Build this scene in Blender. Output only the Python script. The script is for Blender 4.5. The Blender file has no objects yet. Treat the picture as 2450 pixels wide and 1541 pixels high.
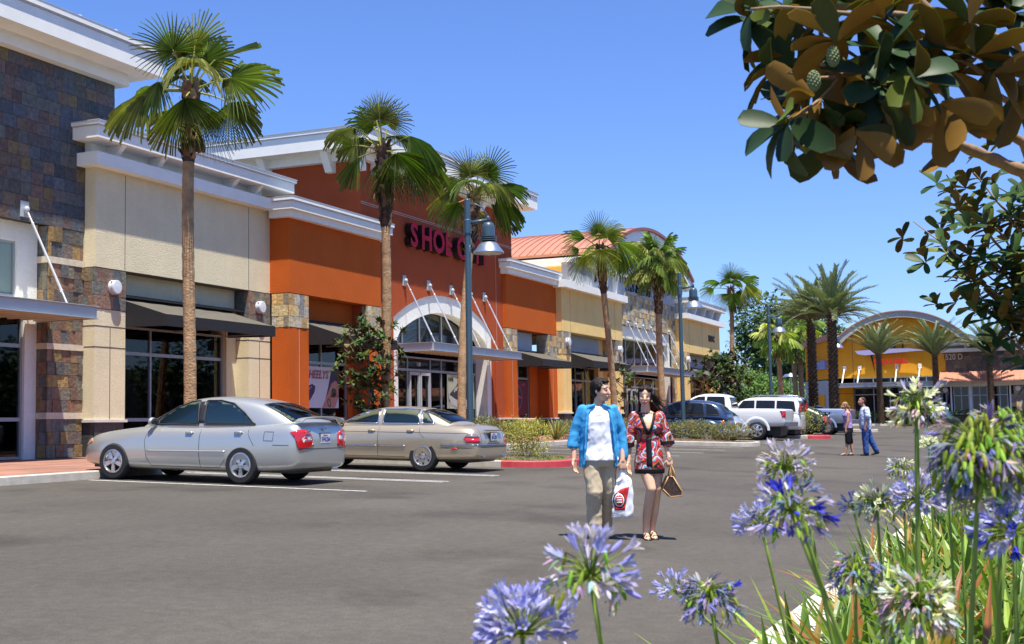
import bpy, bmesh, math, random
import numpy as np
from mathutils import Vector, Matrix, noise as mnoise
from mathutils.bvhtree import BVHTree
S=bpy.context.scene
COL=S.collection
R=math.radians
# ---------------- camera
YAW,PITCH,ROLL=R(67.0038),R(4.6574),R(-1.0280); CZ=1.58
cy,sy=math.cos(YAW),math.sin(YAW);cp,sp=math.cos(PITCH),math.sin(PITCH)
FW=Vector((sy*cp,cy*cp,sp)); R0=Vector((cy,-sy,0)); U0=R0.cross(FW)
RT=R0*math.cos(ROLL)+U0*math.sin(ROLL); UP=-R0*math.sin(ROLL)+U0*math.cos(ROLL)
cam=bpy.data.cameras.new('camera'); co=bpy.data.objects.new('camera',cam); COL.objects.link(co)
M=Matrix((RT,UP,-FW)).transposed().to_4x4(); M.translation=Vector((0,0,CZ)); co.matrix_world=M
cam.sensor_width=36; cam.lens=3057.7/2450*36; cam.clip_end=2000; cam.clip_start=.05
cam.dof.use_dof=True; cam.dof.focus_distance=22; cam.dof.aperture_fstop=11
S.camera=co
# ---------------- light: clear noon sky, high sun a little to the left
SUN=Vector((-1.0,-1.0,4.75)).normalized()
elev=math.asin(SUN.z)
W=bpy.data.worlds.new("World"); S.world=W; W.use_nodes=True
nt=W.node_tree; bg=nt.nodes['Background']; sky=nt.nodes.new('ShaderNodeTexSky'); sky.sky_type='NISHITA'
sky.sun_disc=False; sky.sun_elevation=elev; sky.sun_rotation=math.atan2(SUN.x,SUN.y)
sky.air_density=1.0; sky.dust_density=.25; sky.ozone_density=2.5; sky.altitude=100
hs=nt.nodes.new('ShaderNodeHueSaturation'); hs.inputs['Saturation'].default_value=1.0; hs.inputs['Hue'].default_value=.5
nt.links.new(sky.outputs[0],hs.inputs['Color']); tint=nt.nodes.new('ShaderNodeVectorMath'); tint.operation='MULTIPLY'; tint.inputs[1].default_value=(.86,1.09,1.66)
nt.links.new(hs.outputs[0],tint.inputs[0]); nt.links.new(tint.outputs[0],bg.inputs['Color'])
bg.inputs['Strength'].default_value=.07
sl=bpy.data.lights.new('sun','SUN'); sl.energy=5.0; sl.angle=R(.5); sl.color=(1,.94,.83)
so=bpy.data.objects.new('sun',sl); COL.objects.link(so); so.rotation_euler=(-SUN).to_track_quat('-Z','Y').to_euler(); so.location=(0,0,60)
S.view_settings.view_transform='Standard'; S.view_settings.look='None'; S.view_settings.exposure=0.80
S.view_settings.gamma=1
try:
    S.cycles.max_bounces=6; S.cycles.diffuse_bounces=3; S.cycles.transparent_max_bounces=8; S.cycles.transmission_bounces=4
    S.cycles.caustics_reflective=False; S.cycles.caustics_refractive=False
except Exception: pass
# ---------------- terrain height and view helpers (used only to find where things stand)
def gz(x,y):
    if y<-4: y=-4
    return .0052*x+.05*min(y,9)+.032*max(0,min(y,16)-9)+.0015*max(0,x-45)
def ray(px,py): return RT*((px-1225)/3057.7)-UP*((py-770.5)/3057.7)+FW
def atD(px,py,D): return Vector((0,0,CZ))+ray(px,py)*D
def atY(px,py,Y): d=ray(px,py); return Vector((0,0,CZ))+d*(Y/d.y)
def atX(px,py,X): d=ray(px,py); return Vector((0,0,CZ))+d*(X/d.x)
# ---------------- object helpers
def tag(o,label=None,cat=None,group=None,kind=None):
    if label:o['label']=label
    if cat:o['category']=cat
    if group:o['group']=group
    if kind:o['kind']=kind
    return o
def empty(name,label,cat,loc=(0,0,0),rz=0,group=None):
    o=bpy.data.objects.new(name,None); COL.objects.link(o); o.location=loc; o.rotation_euler=(0,0,rz); o.empty_display_size=.2
    return tag(o,label,cat,group)
def copy_tree(o,parent=None):
    c=o.copy(); COL.objects.link(c)
    if parent is not None: c.parent=parent
    for ch in list(o.children): copy_tree(ch,c)
    return c
class MB:
    def __init__(s,org=(0,0,0)): s.v=[];s.f=[];s.mi=[];s.col=[];s.org=Vector(org);s.cur=0;s.cc=None;s.uv=None
    def add(s,vs,fs,mi=None,c=None):
        n=len(s.v); s.v.extend([tuple(Vector(v)-s.org) for v in vs])
        for f in fs:
            s.f.append([n+i for i in f]); s.mi.append(s.cur if mi is None else mi); s.col.append(c if c is not None else s.cc)
    def box(s,x0,x1,y0,y1,z0,z1,**k):
        if x0>x1:x0,x1=x1,x0
        if y0>y1:y0,y1=y1,y0
        if z0>z1:z0,z1=z1,z0
        s.add([(x0,y0,z0),(x1,y0,z0),(x1,y1,z0),(x0,y1,z0),(x0,y0,z1),(x1,y0,z1),(x1,y1,z1),(x0,y1,z1)],
              [(0,3,2,1),(4,5,6,7),(0,1,5,4),(1,2,6,5),(2,3,7,6),(3,0,4,7)],**k)
    def prism(s,pts,d,**k):   # polygon (list of 3D points) extruded by vector d
        n=len(pts); d=Vector(d); P=[Vector(p) for p in pts]
        nrm=Vector((0,0,0))
        for i in range(n): nrm+=P[i].cross(P[(i+1)%n])
        if nrm.dot(d)>0: P.reverse()
        s.add(P+[p+d for p in P],[tuple(range(n)),tuple(range(2*n-1,n-1,-1))]+[(i,i+n,(i+1)%n+n,(i+1)%n) for i in range(n)],**k)
    def tube(s,path,r,n=8,caps=True,**k):
        path=[Vector(p) for p in path]; m=len(path)
        rr=r if isinstance(r,(list,tuple)) else [r]*m
        vs=[];prev=None
        for i,p in enumerate(path):
            t=(path[min(i+1,m-1)]-path[max(i-1,0)]).normalized()
            a=Vector((0,0,1)) if abs(t.z)<.9 else Vector((1,0,0))
            if prev is not None: a=prev
            u=(a-t*a.dot(t)).normalized(); w=t.cross(u); prev=u
            for j in range(n):
                an=2*math.pi*j/n; vs.append(p+(u*math.cos(an)+w*math.sin(an))*rr[i])
        fs=[(i*n+j,i*n+(j+1)%n,(i+1)*n+(j+1)%n,(i+1)*n+j) for i in range(m-1) for j in range(n)]
        if caps: fs+=[tuple(range(n-1,-1,-1)),tuple((m-1)*n+j for j in range(n))]
        s.add(vs,fs,**k)
    def lathe(s,prof,loc=(0,0,0),n=24,axis=None,caps=True,**k):  # prof: (r,h)
        L=Vector(loc); q=Matrix.Identity(3) if axis is None else Vector((0,0,1)).rotation_difference(Vector(axis)).to_matrix()
        vs=[];m=len(prof)
        for r,h in prof:
            for j in range(n):
                a=2*math.pi*j/n; vs.append(L+q@Vector((r*math.cos(a),r*math.sin(a),h)))
        fs=[(i*n+j,i*n+(j+1)%n,(i+1)*n+(j+1)%n,(i+1)*n+j) for i in range(m-1) for j in range(n)]
        if caps and prof[0][0]>1e-4: fs.append(tuple(range(n-1,-1,-1)))
        if caps and prof[-1][0]>1e-4: fs.append(tuple((m-1)*n+j for j in range(n)))
        s.add(vs,fs,**k)
    def ell(s,ce,rx,ry,rz,n=12,m=8,rot=None,**k):
        vs=[];ce=Vector(ce)
        for i in range(m+1):
            ph=math.pi*i/m
            for j in range(n):
                a=2*math.pi*j/n; v=Vector((rx*math.sin(ph)*math.cos(a),ry*math.sin(ph)*math.sin(a),-rz*math.cos(ph)))
                if rot is not None: v=rot@v
                vs.append(ce+v)
        s.add(vs,[(i*n+j,i*n+(j+1)%n,(i+1)*n+(j+1)%n,(i+1)*n+j) for i in range(m) for j in range(n)],**k)
    def mesh(s,name,mats,smooth=False):
        me=bpy.data.meshes.new(name); me.from_pydata(s.v,[],s.f); 
        for m in (mats if isinstance(mats,(list,tuple)) else [mats]): me.materials.append(m)
        me.polygons.foreach_set('material_index',s.mi)
        if smooth: me.polygons.foreach_set('use_smooth',[True]*len(s.f))
        if any(c is not None for c in s.col):
            a=me.color_attributes.new('Col','FLOAT_COLOR','CORNER'); buf=[]
            for p,c in zip(me.polygons,s.col):
                c=c or (1,1,1); buf.extend(list(c[:3])+[1.0])if False else [buf.extend((c[0],c[1],c[2],1.0)) for _ in range(p.loop_total)]
            a.data.foreach_set('color',buf)
        me.update(); return me
    def build(s,name,mats,parent=None,smooth=False,angle=None):
        me=s.mesh(name,mats,smooth or angle is not None)
        o=bpy.data.objects.new(name,me); COL.objects.link(o)
        if angle is not None: me.set_sharp_from_angle(angle=R(angle))
        if parent is not None: o.parent=parent
        elif s.org.length>0: o.location=s.org
        return o
def bake(o):
    """apply the modifiers of o"""
    dg=bpy.context.evaluated_depsgraph_get(); dg.update()
    me=bpy.data.meshes.new_from_object(o.evaluated_get(dg)); o.modifiers.clear(); o.data=me; return o
# ---------------- materials
def nmat(name):
    m=bpy.data.materials.new(name); m.use_nodes=True; return m,m.node_tree,m.node_tree.nodes['Principled BSDF']
def L(nt,a,b): nt.links.new(a,b)
def node(nt,t,**k):
    n=nt.nodes.new(t)
    for a,b in k.items(): setattr(n,a,b)
    return n
def vary(nt,base,amt,scale,detail=4,coord=None):
    """base colour times (1-amt..1+amt) noise; returns colour socket"""
    tc=coord or node(nt,'ShaderNodeTexCoord').outputs['Object']
    n=node(nt,'ShaderNodeTexNoise'); n.inputs['Scale'].default_value=scale; n.inputs['Detail'].default_value=detail; L(nt,tc,n.inputs['Vector'])
    mr=node(nt,'ShaderNodeMapRange'); mr.inputs[1].default_value=.3;mr.inputs[2].default_value=.7;mr.inputs[3].default_value=1-amt;mr.inputs[4].default_value=1+amt; L(nt,n.outputs['Fac'],mr.inputs[0])
    mx=node(nt,'ShaderNodeVectorMath',operation='SCALE')
    if isinstance(base,(tuple,list)): mx.inputs[0].default_value=base[:3]
    else: L(nt,base,mx.inputs[0])
    L(nt,mr.outputs[0],mx.inputs['Scale']); return mx.outputs[0]
def bump(nt,b,scale,strength,dist=.01,detail=6,kind='noise',vec=None):
    tc=vec or node(nt,'ShaderNodeTexCoord').outputs['Object']
    n=node(nt,'ShaderNodeTexNoise'); n.inputs['Scale'].default_value=scale; n.inputs['Detail'].default_value=detail; L(nt,tc,n.inputs['Vector'])
    bp=node(nt,'ShaderNodeBump'); bp.inputs['Strength'].default_value=strength; bp.inputs['Distance'].default_value=dist
    L(nt,n.outputs['Fac'],bp.inputs['Height']); L(nt,bp.outputs[0],b.inputs['Normal']); return bp
def mat(name,c,rough=.6,metal=0,var=.06,vs=3,bmp=None,spec=None,coat=0,emit=None):
    m,nt,b=nmat(name)
    if var: L(nt,vary(nt,c,var,vs),b.inputs['Base Color'])
    else: b.inputs['Base Color'].default_value=(*c,1)
    b.inputs['Roughness'].default_value=rough; b.inputs['Metallic'].default_value=metal
    if spec is not None: b.inputs['Specular IOR Level'].default_value=spec
    if coat: b.inputs['Coat Weight'].default_value=coat; b.inputs['Coat Roughness'].default_value=.05
    if bmp: bump(nt,b,*bmp)
    if emit: b.inputs['Emission Color'].default_value=(*emit[0],1); b.inputs['Emission Strength'].default_value=emit[1]
    return m
def colmat(name,rough=.6,var=.1,vs=8,bmp=None,trans=0,spec=.3):
    """base colour from the face colour attribute"""
    m,nt,b=nmat(name); a=node(nt,'ShaderNodeVertexColor'); a.layer_name='Col'
    c=vary(nt,a.outputs['Color'],var,vs); L(nt,c,b.inputs['Base Color']); b.inputs['Roughness'].default_value=rough; b.inputs['Specular IOR Level'].default_value=spec
    if bmp: bump(nt,b,*bmp)
    if trans:
        t=node(nt,'ShaderNodeBsdfTranslucent'); mx=node(nt,'ShaderNodeMixShader'); mx.inputs[0].default_value=trans
        sc=node(nt,'ShaderNodeVectorMath',operation='MULTIPLY'); L(nt,c,sc.inputs[0]); sc.inputs[1].default_value=(1.5,1.6,.7)
        L(nt,sc.outputs[0],t.inputs['Color']); L(nt,b.outputs[0],mx.inputs[1]); L(nt,t.outputs[0],mx.inputs[2]); L(nt,mx.outputs[0],nt.nodes['Material Output'].inputs[0])
    return m
def stucco(name,c,sc=45): 
    m,nt,b=nmat(name); v=vary(nt,c,.05,1.2,3); v=vary(nt,v,.05,22,5)
    # faint vertical weather streaks
    tc=node(nt,'ShaderNodeTexCoord'); mp=node(nt,'ShaderNodeMapping'); mp.inputs['Scale'].default_value=(3,3,.15); L(nt,tc.outputs['Object'],mp.inputs[0])
    v=vary(nt,v,.015,1.5,4,mp.outputs[0]); L(nt,v,b.inputs['Base Color']); b.inputs['Roughness'].default_value=.9; b.inputs['Specular IOR Level'].default_value=.2
    bump(nt,b,sc,1,.018); return m
M_={}
M_['beige']=stucco('beige stucco',(.76,.67,.45)); M_['orange']=stucco('orange stucco',(.52,.108,.016)); M_['red']=stucco('brick red stucco',(.40,.080,.027))
M_['yellow']=stucco('straw yellow stucco',(.86,.62,.25)); M_['amber']=stucco('amber stucco',(.80,.36,.028)); M_['white_st']=stucco('white stucco',(.80,.80,.76))
M_['greyblue']=stucco('pale grey stucco',(.42,.46,.50)); M_['cream']=stucco('cream stucco',(.72,.68,.56))
M_['trim']=mat('white painted trim',(.86,.86,.80),.6,var=.04,vs=2,bmp=(30,.15,.004)); M_['cap']=mat('grey metal coping',(.5,.53,.55),.45,.3,var=.05)
M_['lime']=mat('limestone band',(.62,.53,.40),.8,var=.12,vs=6,bmp=(20,.5,.01)); M_['ledge']=mat('cast stone ledge',(.66,.64,.58),.7,var=.08,bmp=(25,.3,.006))
M_['steel']=mat('grey painted steel',(.42,.46,.50),.45,0,var=.04); M_['frame']=mat('aluminium frame',(.36,.39,.43),.4,.5,var=.03); M_['rod']=mat('galvanised rod',(.75,.75,.74),.35,.6,var=.03)
M_['soffit']=mat('cream soffit',(.70,.64,.50),.7,var=.05)
M_['awning']=mat('black canvas',(.012,.012,.014),.75,var=.15,vs=6,bmp=(120,.3,.003)); M_['awntop']=mat('faded canvas top',(.10,.09,.07),.9,var=.1)
M_['slate']=colmat('slate tile',.7,.28,9,(14,.9,.02),spec=.25); M_['darkbase']=colmat('dark base stone',.6,.2,9,(18,.6,.012))
M_['dark']=mat('flat near black',(.015,.015,.016),.8,var=0); M_['joint']=mat('joint reveal',(.10,.085,.07),.8,var=0); M_['jointl']=mat('pale joint strip',(.52,.40,.34),.7,var=0)  # near black for walls behind tiles and for awning tracks
M_['copper']=mat('copper standing seam roof',(.50,.225,.145),.5,.2,var=.08,vs=2); M_['copperd']=mat('dark copper edge',(.30,.10,.06),.5,.2,var=.05)
M_['black']=mat('black letters',(.012,.012,.015),.35,var=0); M_['rubber']=mat('tyre rubber',(.018,.018,.018),.8,var=.1,vs=20); M_['chrome']=mat('chrome',(.7,.7,.72),.12,1,var=0)
def glassmat(name,c=(.02,.025,.025),rough=.03,alpha=1.0):
    m,nt,b=nmat(name); b.inputs['Base Color'].default_value=(*c,1); b.inputs['Roughness'].default_value=rough; b.inputs['IOR'].default_value=1.5
    if alpha<1:
        g=node(nt,'ShaderNodeBsdfGlossy'); g.inputs['Roughness'].default_value=.02; t=node(nt,'ShaderNodeBsdfTransparent'); t.inputs[0].default_value=(*c,1)
        fr=node(nt,'ShaderNodeFresnel'); fr.inputs[0].default_value=1.5; mx=node(nt,'ShaderNodeMixShader'); L(nt,fr.outputs[0],mx.inputs[0]); L(nt,t.outputs[0],mx.inputs[1]); L(nt,g.outputs[0],mx.inputs[2]); L(nt,mx.outputs[0],nt.nodes['Material Output'].inputs[0])
    return m
M_['glass']=glassmat('shop window glass',(.42,.44,.42),alpha=.5); M_['carglass']=glassmat('tinted car glass',(.60,.70,.63),alpha=.5); M_['darkglass']=glassmat('dark privacy glass',(.012,.014,.017),.04)
# ================= GROUND
def asphalt():
    m,nt,b=nmat('asphalt'); tc=node(nt,'ShaderNodeTexCoord').outputs['Object']
    v=vary(nt,(.086,.0765,.064),.14,.3,5,tc); 
    mp=node(nt,'ShaderNodeMapping'); mp.inputs['Scale'].default_value=(.12,1.1,1); mp.inputs['Rotation'].default_value=(0,0,R(-8)); L(nt,tc,mp.inputs[0])
    v=vary(nt,v,.07,.8,5,mp.outputs[0]); v=vary(nt,v,.16,55,3,tc); v=vary(nt,v,.10,9,3,tc)
    st=node(nt,'ShaderNodeTexNoise'); st.inputs['Scale'].default_value=.55; st.inputs['Detail'].default_value=6; L(nt,tc,st.inputs['Vector'])
    sm=node(nt,'ShaderNodeMapRange'); sm.inputs[1].default_value=.54; sm.inputs[2].default_value=.70; sm.inputs[3].default_value=1; sm.inputs[4].default_value=.66; L(nt,st.outputs['Fac'],sm.inputs[0])
    v2=node(nt,'ShaderNodeVectorMath',operation='SCALE'); L(nt,v,v2.inputs[0]); L(nt,sm.outputs[0],v2.inputs['Scale']); v=v2.outputs[0]
    wn=node(nt,'ShaderNodeTexNoise'); wn.inputs['Scale'].default_value=.5; L(nt,tc,wn.inputs['Vector']); wm_=node(nt,'ShaderNodeVectorMath',operation='MULTIPLY_ADD'); L(nt,wn.outputs['Color'],wm_.inputs[0]); wm_.inputs[1].default_value=(2,2,2); L(nt,tc,wm_.inputs[2])
    ck=node(nt,'ShaderNodeTexVoronoi',feature='DISTANCE_TO_EDGE'); ck.inputs['Scale'].default_value=.13; L(nt,wm_.outputs[0],ck.inputs['Vector'])
    cm=node(nt,'ShaderNodeMapRange'); cm.inputs[1].default_value=.0; cm.inputs[2].default_value=.0014; cm.inputs[3].default_value=.88; cm.inputs[4].default_value=1; L(nt,ck.outputs['Distance'],cm.inputs[0])
    v3=node(nt,'ShaderNodeVectorMath',operation='SCALE'); L(nt,v,v3.inputs[0]); L(nt,cm.outputs[0],v3.inputs['Scale']); v=v3.outputs[0]
    vo=node(nt,'ShaderNodeTexVoronoi'); vo.inputs['Scale'].default_value=38; L(nt,tc,vo.inputs['Vector'])
    gt=node(nt,'ShaderNodeMath',operation='LESS_THAN'); gt.inputs[1].default_value=.06; L(nt,vo.outputs['Distance'],gt.inputs[0])
    mx=node(nt,'ShaderNodeMix'); mx.data_type='RGBA'; L(nt,gt.outputs[0],mx.inputs[0]); L(nt,v,mx.inputs[6]); mx.inputs[7].default_value=(.3,.29,.26,1)
    L(nt,mx.outputs[2],b.inputs['Base Color']); b.inputs['Roughness'].default_value=.85; b.inputs['Specular IOR Level'].default_value=.25
    bump(nt,b,70,.8,.012,4); return m
def brickpave():
    m,nt,b=nmat('brick paving'); tc=node(nt,'ShaderNodeTexCoord').outputs['Object']
    br=node(nt,'ShaderNodeTexBrick'); br.inputs['Scale'].default_value=1; br.inputs['Brick Width'].default_value=.24; br.inputs['Row Height'].default_value=.12; br.inputs['Mortar Size'].default_value=.006; br.inputs['Bias'].default_value=-.2
    br.inputs['Color1'].default_value=(.33,.14,.085,1); br.inputs['Color2'].default_value=(.23,.135,.10,1); br.inputs['Mortar'].default_value=(.2,.15,.12,1); L(nt,tc,br.inputs['Vector'])
    L(nt,vary(nt,br.outputs['Color'],.3,1.3,4,tc),b.inputs['Base Color']); b.inputs['Roughness'].default_value=.85; return m
M_['asphalt']=asphalt(); M_['brickpave']=brickpave()
M_['concrete']=mat('kerb concrete',(.47,.44,.38),.85,var=.14,vs=5,bmp=(35,.5,.008)); M_['walk']=mat('pale concrete walk',(.56,.52,.44),.85,var=.07,vs=4,bmp=(30,.4,.006))
M_['redpaint']=mat('red kerb paint',(.52,.05,.06),.6,var=.15,vs=7,bmp=(30,.4,.006)); M_['soil']=mat('mulch soil',(.16,.11,.07),.95,var=.35,vs=9,bmp=(30,1,.03)); M_['whiteline']=mat('road paint',(.55,.54,.51),.7,var=.25,vs=14)
def sheet(name,xs,ys,h,m,zf=gz,kind='structure'):
    b=MB(); nx,ny=len(xs),len(ys)
    b.add([(x,y,zf(x,y)+h) for x in xs for y in ys],[(i*ny+j,(i+1)*ny+j,(i+1)*ny+j+1,i*ny+j+1) for i in range(nx-1) for j in range(ny-1)])
    o=b.build(name,m,smooth=True); o['kind']=kind; return o
far=lambda a,b,n:[a+(b-a)*i/n for i in range(n+1)]
sheet('parking_lot',[-300,-60,-20]+far(-10,110,40)+[160,300,1200],[-900,-200,-60,-20,-8,-4]+far(-3,16,38)+[17,20,40,90,200,900],0,M_['asphalt'])
# side walk in brick along the shops with a concrete kerb
def swz(x,y): return gz(x,16)+.15+.006*max(0,y-16)
sheet('sidewalk',far(2,98,32),[16.1,18,20,22,23.5,25],.0,M_['brickpave'],swz)
def kerb(name,pts,w,h,m,closed=False,red=None):
    """kerb following points (x,y) on the ground; width w to the left of travel"""
    b=MB(); n=len(pts); P=[Vector((p[0],p[1],0)) for p in pts]; rings=[]
    for i in range(n):
        if closed: t=(P[(i+1)%n]-P[(i-1)%n]).normalized()
        else: t=(P[min(i+1,n-1)]-P[max(i-1,0)]).normalized()
        nn=Vector((-t.y,t.x,0)); z=gz(P[i].x,P[i].y)
        a=P[i]; c=P[i]+nn*w
        rings.append([(a.x,a.y,z-.1),(a.x+nn.x*.015,a.y+nn.y*.015,z+h-.02),(a.x+nn.x*.035,a.y+nn.y*.035,z+h),(c.x,c.y,z+h),(c.x,c.y,z-.1)])
    vs=[v for r in rings for v in r]; fs=[];mi=[]
    for i in range(n if closed else n-1):
        j=(i+1)%n
        for k in range(4): fs.append((i*5+k,j*5+k,j*5+k+1,i*5+k+1)); mi.append(1 if red and red(P[i],P[j]) else 0)
    if not closed: fs+=[(4,3,2,1,0),tuple((n-1)*5+k for k in range(5))]; mi+=[0,0]
    b.add(vs,fs); b.mi=mi
    o=b.build(name,[m,M_['redpaint']]); o['kind']='structure'; return o
kerb('sidewalk_kerb',[(x,15.95) for x in far(2,98,24)],.16,.15,M_['concrete'])
def island(x0,x1,y0,y1,r,red=None):
    pts=[(x0,y1)]; 
    for a in far(180,270,7): pts.append((x0+r+r*math.cos(R(a)),y0+r+r*math.sin(R(a))))
    for a in far(270,360,7): pts.append((x1-r+r*math.cos(R(a)),y0+r+r*math.sin(R(a))))
    pts.append((x1,y1))
    kerb('island_kerb',pts,.16,.15,M_['concrete'],red=red)
    q=[(p[0],p[1]) for p in pts]; cx=(x0+x1)/2; cyy=(y0+y1)/2
    b=MB(); n=len(q); inn=[(cx+(p[0]-cx)*.9,cyy+(p[1]-cyy)*.97) for p in q]
    vs=[(p[0],p[1],gz(*p)+.13) for p in inn]+[(cx+(p[0]-cx)*.4,cyy+(p[1]-cyy)*.6,gz(*p)+.22) for p in inn]+[(cx,cyy,gz(cx,cyy)+.24)]
    b.add(vs,[(i,(i+1)%n,n+(i+1)%n,n+i) for i in range(n)]+[(n+i,n+(i+1)%n,2*n) for i in range(n)])
    o=b.build('island_soil',M_['soil'],smooth=True); o['kind']='structure'
island(26.3,29.6,10.3,15.95,1.2,red=lambda a,b:a.y<11.6 )
island(44.3,46.5,9.85,15.95,.8)
island(56.6,58.6,9.3,15.95,.8,red=lambda a,b:a.y<10.5)
island(73,75,9.3,15.95,.8)
# painted stall lines
def line(x0,y0,x1,y1,w=.1):
    b=MB(); t=Vector((x1-x0,y1-y0,0)).normalized(); nn=Vector((-t.y,t.x,0))*w/2; k=10; vs=[]
    for i in range(k+1):
        p=Vector((x0,y0,0)).lerp(Vector((x1,y1,0)),i/k)
        for s_ in (-1,1):
            q=p+nn*s_; vs.append((q.x,q.y,gz(q.x,q.y)+.006))
    b.add(vs,[(2*i,2*i+2,2*i+3,2*i+1) for i in range(k)]); o=b.build('parking_line',M_['whiteline']); o['kind']='structure'
for x in (17.97,20.73,20.98,23.0,23.25): line(x,15.8,x,10.2)
for x in (32.2,34.9,37.6,40.3,42.9,49.0,51.6,54.3,61.3,64.0,66.7,69.4): line(x,15.8,x,9.8)
# right-hand kerb, raised planting bed
kerb('bed_kerb',[(x,1.78) for x in reversed(far(5,26,14))]+[(4.4,1.7),(3.9,1.3),(3.8,.5),(3.8,-3),(3.8,-9)][:0],.0,.15,M_['walk'])if False else None
def bedz(x,y):
    e=max(0,min(1,(1.32-y)/.8)); return gz(x,y)+.10+.24*e
b=MB(); vs=[];xs=far(-4,26,30)
for x in xs:
    for (y,h) in ((1.78,-.1),(1.765,.13),(1.74,.15),(1.3,.15),(1.3,0)): vs.append((x,y,gz(x,y)+h))
b.add(vs,[(i*5+k,i*5+k+1,(i+1)*5+k+1,(i+1)*5+k) for i in range(len(xs)-1) for k in range(4)]); o=b.build('bed_kerb',M_['walk']); o['kind']='structure'
sheet('planting_bed',far(-4,26,40),[-6,-3,-1.5,-.5,0,.5,.8,1.1,1.31],0,M_['soil'],bedz)
kerb('far_kerb',[(x,y) for x,y in reversed([(98.0,-14),(98.0,3),(97.6,5),(97.5,8),(96.9,11),(94.6,13),(92,15.9)])],.2,.15,M_['concrete'],red=lambda a,b:9<a.y<11.9)
sheet('plaza',[98.1,98.5,101.5],far(-14,13,9),.14,mat('plaza paving',(.42,.27,.20),.85,var=.15,vs=3))
M_['covergrey']=mat('grey bounce cover',(.12,.12,.12),.9)  # dark grey for covers added to reduce bounced light
# ================= BUILDINGS (facades run along +X, face -Y)
rng=random.Random(7)
SLATE=[(.115,.105,.105),(.09,.105,.125),(.135,.10,.09),(.15,.115,.085),(.085,.098,.115),(.115,.12,.11),(.14,.095,.08),(.10,.10,.10),(.08,.09,.105),(.20,.15,.08)]
GOLD=[(.42,.33,.17),(.36,.24,.11),(.30,.27,.20),(.20,.19,.17),(.46,.30,.12),(.33,.30,.24),(.25,.21,.15),(.38,.33,.22),(.16,.16,.16)]
GOLD=[tuple(min(.7,c*1.3) for c in t) for t in GOLD]
LITE=[tuple(min(1,c*1.9) for c in t) for t in SLATE]
def tiles(b,p0,u,w,h,n,th=.02,tw=(.24,.34),row=.3,pal=SLATE,hole=None,jit=.006):
    """stone tiles covering a w x h rectangle: origin p0, direction u, outward normal n"""
    p0=Vector(p0);u=Vector(u);n=Vector(n);z=Vector((0,0,1)); k=0; nr=max(1,round(h/row)); rh=h/nr
    for r_ in range(nr):
        x=-rng.random()*tw[0]
        while x<w-1e-6:
            t=rng.uniform(*tw); a=max(0,x); c=min(w,x+t); x+=t
            if c-a<.02: continue
            if hole and hole(a,c,r_*rh,(r_+1)*rh): continue
            col=pal[int(rng.random()**1.15*len(pal))]; f=rng.uniform(.8,1.25); col=tuple(q*f for q in col)
            g=.004; e=th+rng.random()*jit; o=p0+u*(a+g)+z*(r_*rh+g)
            P=[o,o+u*(c-a-2*g),o+u*(c-a-2*g)+z*(rh-2*g),o+z*(rh-2*g)]
            Q=[q+n*e for q in P]
            fs=[(4,5,6,7),(0,1,5,4),(1,2,6,5),(2,3,7,6),(3,0,4,7)]
            b.add(P+Q,fs,c=col)
def cornice(b,x0,x1,y,z0,z1,o,lret=True,rret=False,cap=.1,back=.8,o2=0,capo=.06,ym=None):
    """band proud of the wall y by o; z0..z1 with coping on top (material 1)"""
    xa=x0-(o if lret else 0); xb=x1+(o if rret else 0)
    b.box(xa,xb,y-o,y+back,z0,z1,mi=0)
    b.box(xa-(.0 if not lret else capo*.5),xb+(capo*.5 if rret else 0),y-o-capo*.5,y+back+.02,z1+.001,z1+.03,mi=1)
    b.box(xa-(.0 if not lret else capo),xb+(capo if rret else 0),y-o-capo,y+back+.03,z1+.03,z1+.03+cap,mi=0)
    b.box(xa-(.0 if not lret else capo+.015),xb+(capo+.015 if rret else 0),y-o-capo-.015,y+back+.04,z1+.031+cap,z1+.055+cap,mi=1)
def rod(par,org,X,yw,zw,yc,zc,plate=True):
    b=MB(org); 
    if plate: b.box(X-.13,X+.13,yw-.03,yw-.001,zw-.19,zw+.19,mi=0); b.ell((X,yw-.09,zw-.02),.07,.07,.09,mi=0)
    a=Vector((X,yw-.1,zw-.05)); c=Vector((X,yc,zc)); d=(c-a)
    b.tube([a,a+d*.14],.022,6,mi=1); b.tube([a+d*.14,a+d*.86],.03,8,mi=1); b.tube([a+d*.86,c],.022,6,mi=1)
    b.ell(a+d*.14,.04,.04,.04,8,6,mi=1); b.ell(a+d*.86,.04,.04,.04,8,6,mi=1)
    return b.build('tie_rod',[M_['steel'],M_['rod']],par,angle=40)
def canopy(par,org,x0,x1,yw,yc,z0,z1):
    b=MB(org); f=.05
    def ch(p0,p1,q):   # channel along p0-p1, q outward
        p0=Vector(p0);p1=Vector(p1);q=Vector(q)
        def bx(a,c,za,zb):
            P=[p0+q*a,p1+q*a,p1+q*c,p0+q*c]; P=[Vector((p.x,p.y,za)) for p in P]; b.prism(P,(0,0,zb-za))
        bx(-.03,0,z0+.0125,z1-.0125); bx(-.03,.07,z1-.0125,z1); bx(-.03,.07,z0,z0+.0125)
    ch((x0,yc,0),(x1,yc,0),(0,-1,0)); ch((x0,yc+.031,0),(x0,yw,0),(-1,0,0)); ch((x1,yc+.031,0),(x1,yw,0),(1,0,0))
    o=b.build('canopy',M_['steel'],par)
    b=MB(org); b.box(x0+.04,x1-.04,yc+.04,yw-.01,z0+.12,z0+.15)
    n=int((x1-x0)/.42)
    for i in range(n+1):
        x=x0+.06+(x1-x0-.2)*i/n; b.box(x,x+.07,yc+.04,yw-.02,z0+.02,z0+.119)
    b.build('canopy_soffit',M_['soffit'],o); return o
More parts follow.
